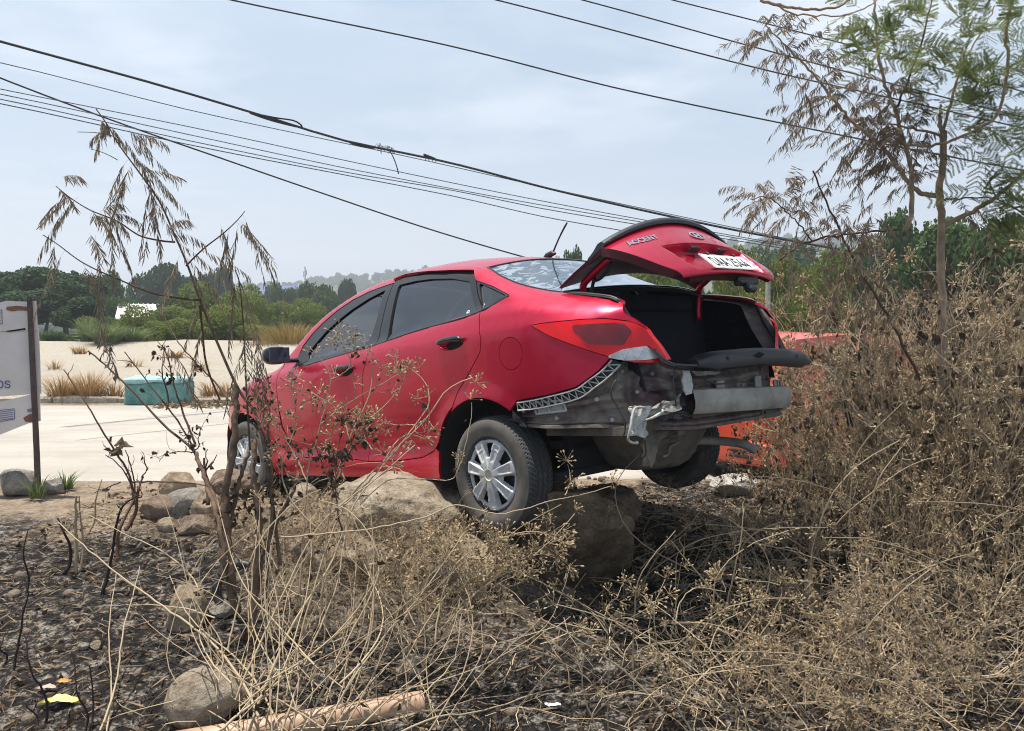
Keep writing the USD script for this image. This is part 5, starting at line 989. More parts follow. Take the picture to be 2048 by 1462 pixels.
# houses
M_wall = simple("pale_house_wall", (.48, .45, .40), .9, var=.2, scale=2); M_wroof = simple("white_metal_roof", (.62, .61, .58), .45, var=.12, scale=2); M_broof = simple("blue_metal_roof", (.035, .075, .20), .5, var=.2, scale=1); M_troof = simple("terracotta_roof", (.30, .12, .075), .8, var=.25, scale=2)
def house(label, u, v, dep, wid, dpt, wall, roofh, M_r, rz, hip=0.0, name="house", ribs=14):
    p = at(u, v, dep); zb_ = p[2] - wall - roofh; t = thing(name, label, "house", mat4((p[0], p[1], zb_), rz=rz))
    w_ = obj("wall", box(-wid / 2 + .3, wid / 2 - .3, -dpt / 2 + .3, dpt / 2 - .3, -6, wall), M_wall, t)
    for k in range(3): obj("window", box(-wid * .35 + k * wid * .3, -wid * .35 + k * wid * .3 + 1.0, -dpt / 2 + .27, -dpt / 2 + .31, wall * .4, wall * .75), M_dark, w_)
    e, r = [(-wid / 2, -dpt / 2, wall), (wid / 2, -dpt / 2, wall), (wid / 2, dpt / 2, wall), (-wid / 2, dpt / 2, wall)], [(-wid / 2 + hip, 0, wall + roofh), (wid / 2 - hip, 0, wall + roofh)]
    V = np.array(e + r); Fc = np.array([[0, 1, 5], [0, 5, 4], [2, 3, 4], [2, 4, 5], [1, 2, 5], [3, 0, 4]])
    ro = obj("roof", cat([(V, Fc), (V - [0, 0, .12], Fc[:, ::-1])]), M_r, t)
    if ribs: obj("roof_ribs", cat([tube([(-wid / 2 + wid * k / ribs, -dpt / 2, wall + .03), (np.clip(-wid / 2 + wid * k / ribs, -wid / 2 + hip, wid / 2 - hip), -.05, wall + roofh + .02)], .04, sides=4) for k in range(ribs + 1)]), M_r, ro)
house("long white roofed house among the bushes", 306, 608, 62, 4.6, 6, 2.4, 1.1, M_wroof, .35)
house("distant blue roofed hall on the horizon", 560, 571, 300, 19, 16, 1.2, 3.2, M_broof, .3, 2)
house("nearer terracotta hip roofed house by the car's pillar", 630, 597, 92, 5.4, 6, 2.4, 1.7, M_troof, -.4, 1.6)
house("farther terracotta roofed house behind its larger neighbour", 592, 603, 105, 4.4, 5, 2.4, 1.2, M_troof, .3, 1.2)
house("small pale house at the foot of the right hill", 1545, 560, 120, 5, 5, 2.2, 1.0, M_wroof, .2)
# radio mast
M_mast = simple("mast_steel", (.30, .31, .33), .6); p = at(610, 533, 420); zb_ = ground_z(p[0], p[1]); hM = p[2] - zb_
ms = thing("radio_mast", "thin lattice radio mast on the horizon left of the car", "mast", mat4((p[0], p[1], zb_)))
obj("legs", cat([tube(np.array([(a, b, 0), (a * .4, b * .4, hM)]), .16, .12, sides=4) for a, b in ((-.7, -.5), (.7, -.5), (0, .8))]), M_mast, ms)
obj("bracing", cat([tube(np.array([(-.7 * (1 - .6 * k / 14), -.4, hM * k / 14), (.7 * (1 - .6 * (k + 1) / 14), -.4, hM * (k + 1) / 14)]), .07, sides=4) for k in range(14)]), M_mast, ms)
obj("antenna", box(-.9, -.5, -.3, .3, hM * .78, hM * .9), M_mast, ms); obj("antenna", box(.5, .9, -.3, .3, hM * .82, hM * .93), M_mast, ms)
# woods on the hills and along the horizon, one mass
far_p = []
rf = np.random.default_rng(21)
n = 5200; FX, FY = rf.uniform(-560, 700, n), rf.uniform(120, 800, n); ok = np.abs(FX / FY) < .85; FX, FY = FX[ok], FY[ok]; FZ = height(FX, FY, False)
wt = rf.random(len(FX)) < np.clip((FY - 90) / 200, .25, 1); FX, FY, FZ = FX[wt], FY[wt], FZ[wt]
cl = []
for k in range(5):
    c_v, c_f = crown(rf, [(rf.normal() * 1.6, rf.normal() * 1.6, 3.5 + rf.normal() * 1.2, 2.4) for _ in range(7)], 420, 1.1); cl.append((c_v, c_f))
pi = UsdGeom.PointInstancer.Define(stage, "/World/far_wood"); tag(pi.GetPrim(), "hazy green woods covering the far hills and the horizon", "wood", None, "stuff")
protos = []
for k, me in enumerate(cl): protos.append(str(obj("tree_crown", me, F_haze, "/World/far_wood").GetPath()))
pi.CreatePrototypesRel().SetTargets([Sdf.Path(q) for q in protos])
pi.CreateProtoIndicesAttr(Vt.IntArray.FromNumpy(rf.integers(0, 5, len(FX)).astype(np.int32)))
pi.CreatePositionsAttr(Vt.Vec3fArray.FromNumpy(np.stack([FX, FY, FZ - .6], -1).astype(np.float32)))
sc3 = rf.uniform(.45, .95, len(FX)) * np.where(FY > 350, 1.25, 1.0); pi.CreateScalesAttr(Vt.Vec3fArray.FromNumpy(np.stack([sc3, sc3, sc3 * rf.uniform(.7, 1.1, len(FX))], -1).astype(np.float32)))
aa = rf.uniform(0, 6.28, len(FX)); pi.CreateOrientationsAttr(Vt.QuathArray([Gf.Quath(float(math.cos(a / 2)), 0, 0, float(math.sin(a / 2))) for a in aa]))
# utility post right of the boot and overhead wires
M_conc = simple("concrete_post", (.30, .28, .25), .85, var=.3, scale=6); M_wire = simple("black_wire", (.008, .008, .009), .5); M_gwire = simple("grey_wire", (.05, .055, .065), .5)
p0, p1 = at(1536, 560, 16), at(1536, 720, 16)
ut = thing("fence_post", "weathered grey post right of the open boot", "post", mat4(p1)); obj("shaft", cat([tube(np.array([(0, 0, -.6), p0 - p1]), .052, .046, sides=8)]), M_conc, ut, smooth=40); obj("cap", cat([box(-.06, .06, -.06, .06, (p0 - p1)[2], (p0 - p1)[2] + .04, .01)]), M_conc, ut)
def wire(pts, d0, d1, wpx, mat, label, name="overhead_wire"):
    pts = np.array(pts, float); k = (pts[:, 0] - pts[0, 0]) / (pts[-1, 0] - pts[0, 0]); dep = 1 / ((1 / d0) * (1 - k) + (1 / d1) * k)
    P = smooth_line(np.array([at(u, v, d) for (u, v), d in zip(pts, dep)]), 48); dd = np.linalg.norm(P - CAM, axis=1)
    return solo(name, tube(P, wpx / 2 * dd / FPX, sides=5), mat, label, "wire", smooth=True)
wire([(430, -7), (462, 0), (900, 92), (1245, 179), (1660, 266), (2070, 345)], 9, 22, 3.0, M_wire, "lowest of the black wires crossing the upper right sky")
wire([(960, -8), (993, 0), (1510, 135), (1800, 200), (2070, 262)], 9, 20, 2.8, M_wire, "black wire entering from the top middle of the picture")
wire([(1130, -9), (1165, 0), (1500, 92), (2070, 240)], 9, 19, 2.6, M_wire, "black wire just right of the top middle one")
wire([(1310, -9), (1345, 0), (1520, 44), (2070, 190)], 9, 18, 2.4, M_wire, "rightmost black wire in the top right corner")
cable = [(-40, 72), (0, 83), (300, 165), (540, 236), (700, 284), (870, 319), (1100, 378), (1300, 424), (1500, 466), (1760, 512)]
wire(cable, 9, 30, 4.6, M_wire, "thick black cable with splices sloping across the left sky", "thick_cable")
cdep = lambda u: 1 / ((1 / 9) * (1 - (u + 40) / 1800) + (1 / 30) * (u + 40) / 1800)
wire([(-40, 116), (0, 125), (400, 225), (800, 310), (1100, 377), (1400, 441), (1760, 515)], 10, 32, 1.7, M_gwire, "thin grey wire just below the thick cable")
wire([(-40, 170), (0, 178), (400, 258), (700, 323), (1100, 405), (1300, 442), (1760, 520)], 10, 32, 1.7, M_gwire, "uppermost wire of the bundle of four thin wires")
wire([(-40, 180), (0, 188), (400, 274), (700, 338), (1100, 413), (1330, 452), (1760, 524)], 10, 32, 1.7, M_gwire, "second wire of the bundle of four thin wires")
wire([(-40, 190), (0, 198), (400, 286), (700, 346), (900, 380), (1100, 420), (1330, 458), (1760, 528)], 10, 32, 1.8, M_gwire, "third wire of the bundle of four thin wires")
wire([(-40, 199), (0, 207), (400, 294), (700, 352), (900, 391), (1100, 436), (1300, 470), (1760, 540)], 10, 32, 1.9, M_gwire, "lowest wire of the bundle of four thin wires")
wire([(-40, 140), (0, 156), (250, 250), (400, 302), (640, 385), (880, 465), (1085, 524), (1300, 575)], 10, 24, 3.0, M_wire, "black drop wire descending towards the car's roof")
def on_cable(u, dv=0.0, dd=0.0): return at(u, np.interp(u, [c[0] for c in cable], [c[1] for c in cable]) + dv, cdep(u) + dd)
px_ = 12 / FPX
solo("cable_splice", cat([tube(smooth_line([on_cable(505, 0), on_cable(545, -3), on_cable(585, -9), on_cable(603, -4), on_cable(606, 2)], 14), .012, .012, sides=6), tube(smooth_line([on_cable(500, 2), on_cable(550, 4), on_cable(600, 1)], 10), .012, sides=6)]), M_wire, "long black loop splice on the thick cable, leftmost fitting", "cable fitting", smooth=True)
solo("cable_splice", cat([tube(smooth_line([on_cable(698, 0), on_cable(720, 4), on_cable(745, 3), on_cable(752, 1)], 10), .018, .012, sides=6)]), M_wire, "black sleeve on the thick cable left of the tangle", "cable fitting", smooth=True)
r_ = np.random.default_rng(4)
solo("wire_tangle", cat([tube(smooth_line([on_cable(750 + 2.6 * k + r_.normal() * 2, r_.normal() * 3), on_cable(752 + 2.6 * k, -6 + r_.normal() * 3), on_cable(756 + 2.6 * k, 5 + r_.normal() * 3)], 7), .004, sides=4) for k in range(14)] + [tube(smooth_line([on_cable(780, 2), on_cable(789, 18), on_cable(797, 44)], 9), .008, .010, sides=5)]), M_wire, "tangled tie with a dangling tail on the thick cable", "cable fitting", smooth=True)
solo("cable_clamp", cat([tube([on_cable(848, -5), on_cable(870, -1)], .022, sides=6)] + [tube([on_cable(850 + 7 * k, -2), on_cable(851 + 7 * k, 6)], .006, sides=4) for k in range(4)]), M_wire, "small toothed clamp on the thick cable, rightmost fitting", "cable fitting")
# ================================================================ dry vegetation close by
V_stem = leafy("dry_stem", (.27, .205, .135), (.66, .56, .41), .0, .8)
V_pale = leafy("pale_dry_stem", (.36, .28, .18), (.70, .58, .42), .0, .75)
V_red = leafy("reddish_twig", (.085, .045, .03), (.17, .095, .06), .0, .75)
V_char = leafy("charred_stem", (.018, .013, .011), (.075, .045, .032), .0, .8)
V_trunk = simple("sapling_bark", (.17, .11, .068), .85, scale=14, dark=(.05, .028, .018), bump=.004, bscale=50)
V_ptrunk = simple("pale_tree_bark", (.42, .31, .20), .85, scale=10, dark=(.20, .14, .09), bump=.004, bscale=40)
V_leaf = leafy("dead_leaf", (.055, .040, .027), (.26, .19, .125), .3)
V_tanleaf = leafy("tan_dead_leaf", (.19, .14, .085), (.52, .42, .28), .3)
V_frond = leafy("dead_frond", (.19, .15, .105), (.42, .35, .24), .4)
V_gfrond = leafy("green_frond", (.13, .16, .045), (.29, .31, .12), .5)
V_seed = leafy("seed_head", (.38, .285, .17), (.74, .61, .41), .2)
spindle = (lambda r, l: (np.array([(0, 0, 0), (r, 0, l * .6), (-r * .5, r * .87, l * .6), (-r * .5, -r * .87, l * .6), (0, 0, l)]), np.array([[0, 2, 1], [0, 3, 2], [0, 1, 3], [4, 1, 2], [4, 2, 3], [4, 3, 1]])))
def umbel(rng, n=9, R=.036):
    ps = []
    for _ in range(n):
        d = rng.normal(size=3) * [1, 1, .6] + [0, 0, .8]; d /= np.linalg.norm(d); L_ = R * rng.uniform(.55, 1.0); e = d * L_
        ps.append(tube(np.array([(0, 0, 0), e]), .0007, sides=3, cap=False))
        A = frames(d[None], rng)[0]; v, f = spindle(.0042, .016); ps.append((v @ A.T + e, f))
    return cat(ps)
rv = np.random.default_rng(77)
UMB = [umbel(rv, n) for n in (8, 11, 14)]
dleaf = (np.array([(0, 0, 0), (.28, .10, .10), (.32, -.02, .45), (-.30, .12, .40), (-.22, .0, .12), (.02, .22, 1.0), (.0, -.10, .45)]), np.array([[0, 1, 6], [1, 2, 6], [2, 5, 6], [5, 3, 6], [3, 4, 6], [4, 0, 6]]))
def umbels(rng, pts, dirs, s=1.0):
    pts = np.atleast_2d(pts); k = rng.integers(0, 3, len(pts)); out = []
    for j in range(3):
        m_ = k == j
        if m_.any(): out.append(scatter(UMB[j], frames(np.atleast_2d(dirs)[m_], rng) * (s * rng.uniform(.7, 1.35, m_.sum()))[:, None, None], pts[m_]))
    return cat(out)
def leaves(rng, pts, size, down=.5):
    d = rng.normal(size=(len(pts), 3)); d[:, 2] -= down * 2; return scatter(dleaf, frames(d, rng) * (size * rng.uniform(.5, 1.3, len(pts)))[:, None, None], np.asarray(pts))
def stem_curve(rng, a, b, n=9, wob=.04, sag=0.0):
    t = np.linspace(0, 1, n)[:, None]; L_ = np.linalg.norm(b - a); P = a * (1 - t) + b * t
    w_ = rng.normal(size=(4, 3)) * wob * L_
    for k in range(4): P = P + np.sin(np.pi * (k + 1) * t) * w_[k] / (k + 1)
    return P + np.array([0, 0, 1]) * sag * L_ * 4 * t * (1 - t)
def twigs(rng, P, n, L_, r, up=.3):
    """side twigs along a stem, and their tips"""
    out, tips = [], []
    for _ in range(n):
        k = rng.uniform(.25, .98) * (len(P) - 1); i = int(k); q = P[i] + (P[min(i + 1, len(P) - 1)] - P[i]) * (k - i); d = P[min(i + 1, len(P) - 1)] - P[max(i - 1, 0)]; d /= np.linalg.norm(d) + 1e-9
        e = rng.normal(size=3); e -= (e @ d) * d; e /= np.linalg.norm(e); dd = d * rng.uniform(.4, 1.0) + e * rng.uniform(.5, 1.0) + [0, 0, up]; dd /= np.linalg.norm(dd); l_ = L_ * rng.uniform(.4, 1.2)
        Q = stem_curve(rng, q, q + dd * l_, 5, .10, .04); out.append(tube(Q, r, r * .5, sides=3, cap=False)); tips.append((Q[-1], Q[-1] - Q[-2], Q))
    return out, tips

def weed_bush(name, label, rng, h, w, ns, n_leaf, n_umb, mats, lsize=.04, lean=(0, 0), group=None, r=.0032, arch=.6, cat_="dry bush"):
    t = thing(name, label, cat_, group=group); ps, tp, lp, sp2 = [], [], [], []
    for _ in range(ns):
        a = rng.uniform(0, 2 * np.pi); r0 = w * .22 * math.sqrt(rng.random()); b = np.array([r0 * math.cos(a), r0 * math.sin(a), -.05]); reach = w * .5 * rng.uniform(.25, 1.1); hh = h * rng.uniform(.45, 1.0); a2 = a + rng.normal() * .7
        tip = b + [reach * math.cos(a2) + lean[0] * hh, reach * math.sin(a2) + lean[1] * hh, hh * rng.uniform(.55, 1.0)]; P = stem_curve(rng, b, tip, 10, .05, arch * rng.uniform(.0, .22)); rr = r * rng.uniform(.6, 1.3)
        ps.append(tube(P, rr, rr * .35, sides=4, cap=False)); o, tips = twigs(rng, P, rng.integers(3, 7), .26 * h, rr * .45); ps += o; tp += tips
        for T in tips: lp += [T[2][rng.integers(1, 5)] for _ in range(2)]
        lp += [P[rng.integers(3, 10)] for _ in range(4)]
    obj("stems", cat(ps), mats[0], t, kind="stuff")
    if n_leaf:
        lp = np.array(lp)[rng.integers(0, len(lp), n_leaf)] + rng.normal(size=(n_leaf, 3)) * .012; obj("dead_leaves", leaves(rng, lp, lsize), mats[1], t, kind="stuff")
    if n_umb:
        k = rng.integers(0, len(tp), n_umb); obj("seed_heads", umbels(rng, np.array([tp[i][0] for i in k]) + rng.normal(size=(n_umb, 3)) * .004, np.array([tp[i][1] for i in k])), V_seed, t, kind="stuff")
    return t

# ---- the brush that fills the right side: bushes of a few forms, each copy turned and sized
BR = []
forms = [dict(h=1.0, w=1.3, ns=30, r=.004, n_leaf=260, n_umb=80, mats=(V_stem, V_tanleaf)), dict(h=1.0, w=1.2, ns=32, r=.004, n_leaf=400, n_umb=40, mats=(V_stem, V_leaf), lsize=.045), dict(h=1.0, w=1.5, ns=28, r=.004, n_leaf=130, n_umb=130, mats=(V_pale, V_tanleaf), arch=1.0), dict(h=1.0, w=1.1, ns=30, r=.004, n_leaf=330, n_umb=90, mats=(V_stem, V_tanleaf), lsize=.05), dict(h=1.0, w=1.4, ns=36, r=.0036, n_leaf=150, n_umb=60, mats=(V_pale, V_leaf), arch=1.2)]
names = ["tan_weed_bush", "leafy_dry_bush", "seedy_dry_bush", "brown_weed_bush", "wiry_dry_bush"]
labs = ["tan dry weed bush in the tangle at the right", "brown dead-leaved bush in the tangle at the right", "seed-headed pale dry weed in the tangle at the right", "brown weed bush with curled leaves in the tangle at the right", "wiry pale dry bush in the tangle at the right"]
rb = np.random.default_rng(31); used = [False] * 5
spots = [(1870, 1060, 1.30), (1920, 1075, 1.25), (1825, 1075, 1.15), (1985, 1065, 1.3), (2050, 1070, 1.3), (1600, 985, .95), (1680, 960, 1.0), (1760, 975, 1.05), (1850, 960, 1.15), (1940, 970, 1.2), (2040, 960, 1.3), (2130, 960, 1.3), (1555, 1010, .62), (1640, 1030, .72), (1730, 1040, .85), (1820, 1040, .95), (1910, 1040, 1.05), (2010, 1040, 1.15), (2110, 1050, 1.1),
    (1500, 1080, .34), (1590, 1110, .45), (1690, 1120, .6), (1790, 1130, .7), (1890, 1130, .8), (1990, 1140, .9), (2090, 1150, .9), (1640, 1220, .42), (1760, 1230, .5), (1880, 1240, .6), (1990, 1250, .7), (2080, 1260, .7), (1560, 1300, .36), (1680, 1340, .40), (1810, 1350, .46), (1940, 1360, .5), (2060, 1370, .5), (1500, 1400, .26), (1640, 1440, .34), (1780, 1450, .36), (1920, 1460, .40),
    (1560, 950, .7), (1500, 985, .30), (1605, 930, 1.15), (1640, 930, 1.5), (1700, 940, 1.6), (1745, 950, 1.6), (1820, 960, 1.55), (1960, 960, 1.6), (1620, 935, 1.35), (1690, 930, 1.6), (1770, 930, 1.7), (1850, 935, 1.75), (1930, 930, 1.7), (2010, 935, 1.7), (2080, 935, 1.7), (1650, 980, 1.2), (1740, 985, 1.35), (1900, 985, 1.45), (1980, 990, 1.4), (2060, 990, 1.45), (1720, 930, 1.15), (1880, 930, 1.3), (1990, 925, 1.45), (2090, 930, 1.5), (1800, 930, 1.2)]
seen = set()
for u, v, h_ in spots:
    if v < 1000 and u < 1720 and rb.random() < .45: continue
    if v > 1100 and rb.random() < .45: continue
    k = int(rb.integers(0, 5)); p = on_ground(u, v); M_ = mat4(p - [0, 0, .02], rz=rb.uniform(0, 6.28)); s_ = h_ * rb.uniform(1.15, 1.45); M_[:3, :3] = M_[:3, :3] @ np.diag([max(s_ * .72, .62), max(s_ * .72, .62), s_])
    row = "before the orange car" if v < 960 else "in the second row" if v < 1010 else "mid bank" if v < 1160 else "low on the bank" if v < 1320 else "at the bottom edge"
    col = "at the left fringe" if u < 1600 else "left of the pale trunk" if u < 1800 else "by the pale trunk" if u < 1930 else "by the right edge"
    base_l = labs[k].replace(" in the tangle at the right", ""); lab = f"{base_l} {row} {col}"
    for extra in ("taller ", "lower ", "thicker ", "sparser "):
        if lab not in seen: break
        lab = f"{extra}{base_l} {row} {col}"
    seen.add(lab)
    if not used[k]:
        used[k] = True; t = weed_bush(names[k], lab, np.random.default_rng(100 + k), group="dry bushes filling the right side", **forms[k]); t.GetAttribute("xformOp:transform").Set(gf(M_)); BR.append((k, t))
    else:
        copy([t for kk, t in BR if kk == k][0], M_, lab)
# low dry weeds on the heap and the bank below the sill
for i, (u, v, h_) in enumerate([(560, 1080, .30), (620, 1060, .22), (680, 1100, .30), (740, 1080, .26), (800, 1120, .30), (860, 1110, .30), (930, 1180, .34), (600, 1180, .34), (700, 1200, .32), (790, 1220, .32), (880, 1250, .30), (520, 1100, .25), (980, 1140, .26), (760, 1150, .3)]):
    k = (2, 4, 0)[i % 3]; p = on_ground(u, v); M_ = mat4(p - [0, 0, .02], rz=rb.uniform(0, 6.28)); M_[:3, :3] = M_[:3, :3] @ np.diag([.42, .42, h_ * 1.3])
    lab = f"{['small seedy weed', 'small wiry weed', 'small tan weed'][i % 3]} on the heap {['under the front door', 'under the rear door', 'left of the rear wheel', 'below the pale slab', 'above the pipe'][i % 5]}"
    copy([t for kk, t in BR if kk == k][0], M_, lab + ("" if i < 5 else ", farther down" if i < 10 else ", at the edge"), "small dry weeds on the heap")

# ---- traced dry weeds: stems as lines in the photograph with a depth at each end
def traced(name, label, cat_, stems, mat, seed, umb=0, tw=0, lf=0, lmat=None, us=1.0, twl=.10, lsize=.035, wob=.006):
    """stems: (points in picture units, depth at the start, depth at the end, width there in picture units)"""
    rng = np.random.default_rng(seed); o = None; ps, us_, lp = [], [], []
    for pts, d0, d1, wpx in stems:
        pts = np.array(pts, float); k = np.r_[0, np.cumsum(np.linalg.norm(np.diff(pts, axis=0), axis=1))]; k /= k[-1]; dep = d0 + (d1 - d0) * k
        P = smooth_line(np.array([at(u, v, d) for (u, v), d in zip(pts, dep)]), max(10, 5 * len(pts))); L_ = np.linalg.norm(P[-1] - P[0])
        P = P + rng.normal(size=P.shape) * .0015; P[:, 1] += wob * np.sin(np.linspace(0, rng.uniform(3, 9), len(P))) * 4
        if o is None: o = P[0].copy()
        r = wpx / 2 / FPX * (d0 + d1) / 2; ps.append((P - o, r))
    t = thing(name, label, cat_, mat4(o)); tube_list = []
    for P, r in ps:
        s_ = obj("stem", tube(P, r, r * .45, sides=5), mat, t, smooth=True)
        if tw:
            tg_, tips = twigs(rng, P, tw, twl, r * .42); tube_list += tg_
            us_ += [(T[0], T[1]) for T in tips]; lp += [T[2][rng.integers(1, 5)] for T in tips for _ in range(3)]
        us_ += [(P[-1], P[-1] - P[-2])]; lp += [P[i] for i in rng.integers(2, len(P), 4)]
    if tube_list: obj("twigs", cat(tube_list), mat, t, kind="stuff")
    if umb:
        k = rng.integers(0, len(us_), umb); k[:min(umb, len(us_))] = rng.permutation(len(us_))[:min(umb, len(us_))]
        obj("seed_heads", umbels(rng, np.array([us_[i][0] for i in k]) + rng.normal(size=(umb, 3)) * .01, np.array([us_[i][1] for i in k]), us), V_seed, t, kind="stuff")
    if lf:
        lp = np.array(lp)[rng.integers(0, len(lp), lf)] + rng.normal(size=(lf, 3)) * .012; obj("dead_leaves", leaves(rng, lp, lsize), lmat or V_leaf, t, kind="stuff")
    return t
# weed in front of the front door with a spray of seed heads
traced("seed_head_weed", "tan weed whose seed heads spray across the front door", "dry weed", [
    ([(640, 1250), (662, 1000), (700, 880), (745, 760), (735, 700)], 3.55, 3.75, 5), ([(662, 1000), (730, 850), (790, 790), (815, 735)], 3.6, 3.7, 3.5), ([(600, 1180), (612, 960), (640, 850), (660, 760), (630, 705)], 3.6, 3.8, 4), ([(640, 850), (690, 810), (760, 770), (800, 745)], 3.7, 3.75, 3),
    ([(640, 1060), (560, 930), (590, 850), (585, 760)], 3.6, 3.8, 4), ([(700, 880), (650, 800), (600, 780)], 3.65, 3.75, 3), ([(612, 960), (560, 860), (530, 800)], 3.65, 3.8, 3), ([(690, 960), (640, 900), (560, 870), (500, 820)], 3.65, 3.85, 3), ([(745, 900), (690, 850), (640, 820)], 3.65, 3.8, 3), ([(660, 760), (700, 725), (680, 690)], 3.75, 3.8, 2.5)], V_stem, 1, umb=60, tw=5, lf=70, us=1.15, twl=.11, lsize=.026)
traced("seed_head_weed", "tan weed curving over the rear door with separate seed heads", "dry weed", [
    ([(560, 1462), (620, 1200), (690, 1010), (770, 920), (850, 840), (900, 775), (945, 755)], 3.3, 3.75, 5), ([(690, 1010), (740, 960), (830, 850), (860, 800), (815, 735)], 3.5, 3.7, 3.5), ([(770, 920), (820, 870), (850, 880), (860, 795)], 3.6, 3.7, 2.5), ([(830, 850), (800, 850), (775, 845)], 3.6, 3.7, 2.5), ([(850, 840), (830, 860), (848, 870)], 3.6, 3.65, 2.2), ([(720, 1010), (790, 960), (900, 960), (935, 870), (945, 805)], 3.5, 3.7, 2.6)], V_pale, 2, umb=20, tw=2, lf=12, twl=.06)
traced("seed_head_weed", "dry weed hanging low with dark shrivelled leaves before the front door", "dry weed", [([(690, 1100), (672, 990), (676, 900), (690, 840)], 3.5, 3.6, 4), ([(672, 990), (640, 920), (625, 850)], 3.55, 3.65, 3), ([(680, 930), (720, 880), (745, 850)], 3.55, 3.6, 2.5)], V_red, 3, umb=4, tw=7, lf=170, twl=.07, lsize=.03)
traced("dry_vine", "long dry twig crossing in front of the rear wheel", "dry vine", [([(560, 1075), (700, 1065), (850, 1035), (910, 1010), (1000, 1025), (1100, 1000), (1180, 985), (1222, 972)], 3.3, 3.55, 3.6), ([(1130, 992), (1140, 950), (1136, 930)], 3.5, 3.52, 2.2), ([(1090, 1003), (1100, 1045), (1096, 1060)], 3.5, 3.5, 2)], V_pale, 4, umb=8, tw=1, lf=4, twl=.04)
traced("seed_head_weed", "dense golden seed heads below the rear wheel", "dry weed", [([(870, 1290), (900, 1150), (960, 1090), (1060, 1065), (1125, 1090)], 3.3, 3.5, 4), ([(900, 1150), (880, 1080), (860, 1055)], 3.4, 3.45, 3), ([(930, 1120), (1010, 1120), (1080, 1110), (1110, 1120)], 3.4, 3.5, 2.6), ([(860, 1330), (940, 1200), (1000, 1150), (1050, 1120), (1150, 1030)], 3.3, 3.55, 3.4), ([(880, 1260), (960, 1160), (1000, 1075)], 3.35, 3.5, 3), ([(850, 1300), (850, 1180), (905, 1110)], 3.35, 3.45, 3), ([(890, 1270), (950, 1180), (1000, 1180), (1040, 1170)], 3.35, 3.45, 2.6), ([(830, 1250), (800, 1130), (850, 1080)], 3.35, 3.5, 2.6)], V_pale, 5, umb=110, tw=7, lf=90, twl=.10, lmat=V_tanleaf)
traced("seed_head_weed", "trailing pale weed with small seed heads in the boulder's shade", "dry weed", [([(1450, 1420), (1380, 1360), (1300, 1290), (1210, 1230), (1130, 1190), (1020, 1140)], 3.2, 3.6, 3), ([(1500, 1462), (1420, 1300), (1350, 1240), (1280, 1190)], 3.1, 3.5, 3.4), ([(1350, 1240), (1400, 1175), (1450, 1180), (1440, 1150)], 3.4, 3.5, 2.6), ([(1420, 1300), (1480, 1220), (1520, 1210)], 3.3, 3.45, 2.4), ([(1300, 1290), (1310, 1200), (1330, 1160)], 3.4, 3.5, 2.2), ([(1210, 1230), (1240, 1180), (1250, 1170)], 3.45, 3.5, 2), ([(1440, 1330), (1500, 1300), (1560, 1170), (1500, 1165)], 3.3, 3.5, 2.4), ([(1160, 1385), (1220, 1330), (1216, 1270), (1150, 1200)], 3.4, 3.55, 2.6)], V_pale, 6, umb=34, tw=2, lf=8, twl=.07)
# the fan of pale bare stems across the lower middle
fan = []
rf2 = np.random.default_rng(8)
for k in range(64):
    u0 = rf2.uniform(430, 900); v0 = rf2.uniform(1330, 1500); an = rf2.normal(.32, .5); L_ = rf2.uniform(180, 520); u1 = u0 + L_ * math.sin(an); v1 = v0 - L_ * math.cos(an); bend = rf2.normal() * .16 * L_
    if v1 < 985: v1 = 985 + rf2.uniform(0, 60)
    fan.append(([(u0, v0), ((u0 + u1) / 2 + bend, (v0 + v1) / 2), (u1, v1)], rf2.uniform(2.75, 3.25), rf2.uniform(3.2, 3.7), rf2.choice([2.4, 3, 3.6, 4.5], p=[.35, .35, .2, .1])))
for g in range(4):
    traced("bare_weed", ["fan of pale bare weed stems behind the plastic pipe", "pale bare weed stems leaning right above the pipe", "tangle of thin bare stems left of the pipe's end", "criss-crossing bare stems in the lower middle"][g], "dry weed", fan[g * 16:(g + 1) * 16], [V_pale, V_stem, V_pale, V_stem][g], 20 + g, umb=5, tw=1, lf=14, twl=.12)
traced("bare_weed", "long straight pale stems fanning up from the bottom to the car's sill", "dry weed", [
    ([(470, 1400), (560, 1200), (640, 1050), (760, 950), (830, 890)], 3.1, 3.6, 5), ([(500, 1462), (590, 1240), (650, 1150), (720, 990), (790, 930)], 3.0, 3.6, 6), ([(560, 1470), (620, 1300), (680, 1140), (700, 1000)], 3.0, 3.5, 5), ([(600, 1470), (690, 1290), (760, 1130), (700, 1020), (640, 1000)], 3.0, 3.45, 4.5), ([(455, 1300), (480, 1180), (560, 1030), (640, 980)], 3.3, 3.6, 4), ([(640, 1470), (720, 1340), (840, 1190), (930, 1060)], 2.95, 3.4, 4.5), ([(430, 1470), (540, 1380), (680, 1260), (700, 1240)], 2.9, 3.3, 6), ([(700, 1470), (780, 1400), (890, 1290), (920, 1200)], 2.95, 3.3, 4), ([(530, 1462), (545, 1340), (530, 1180), (560, 1020)], 3.05, 3.5, 4)], V_pale, 30, umb=4, tw=1, lf=14, twl=.14)
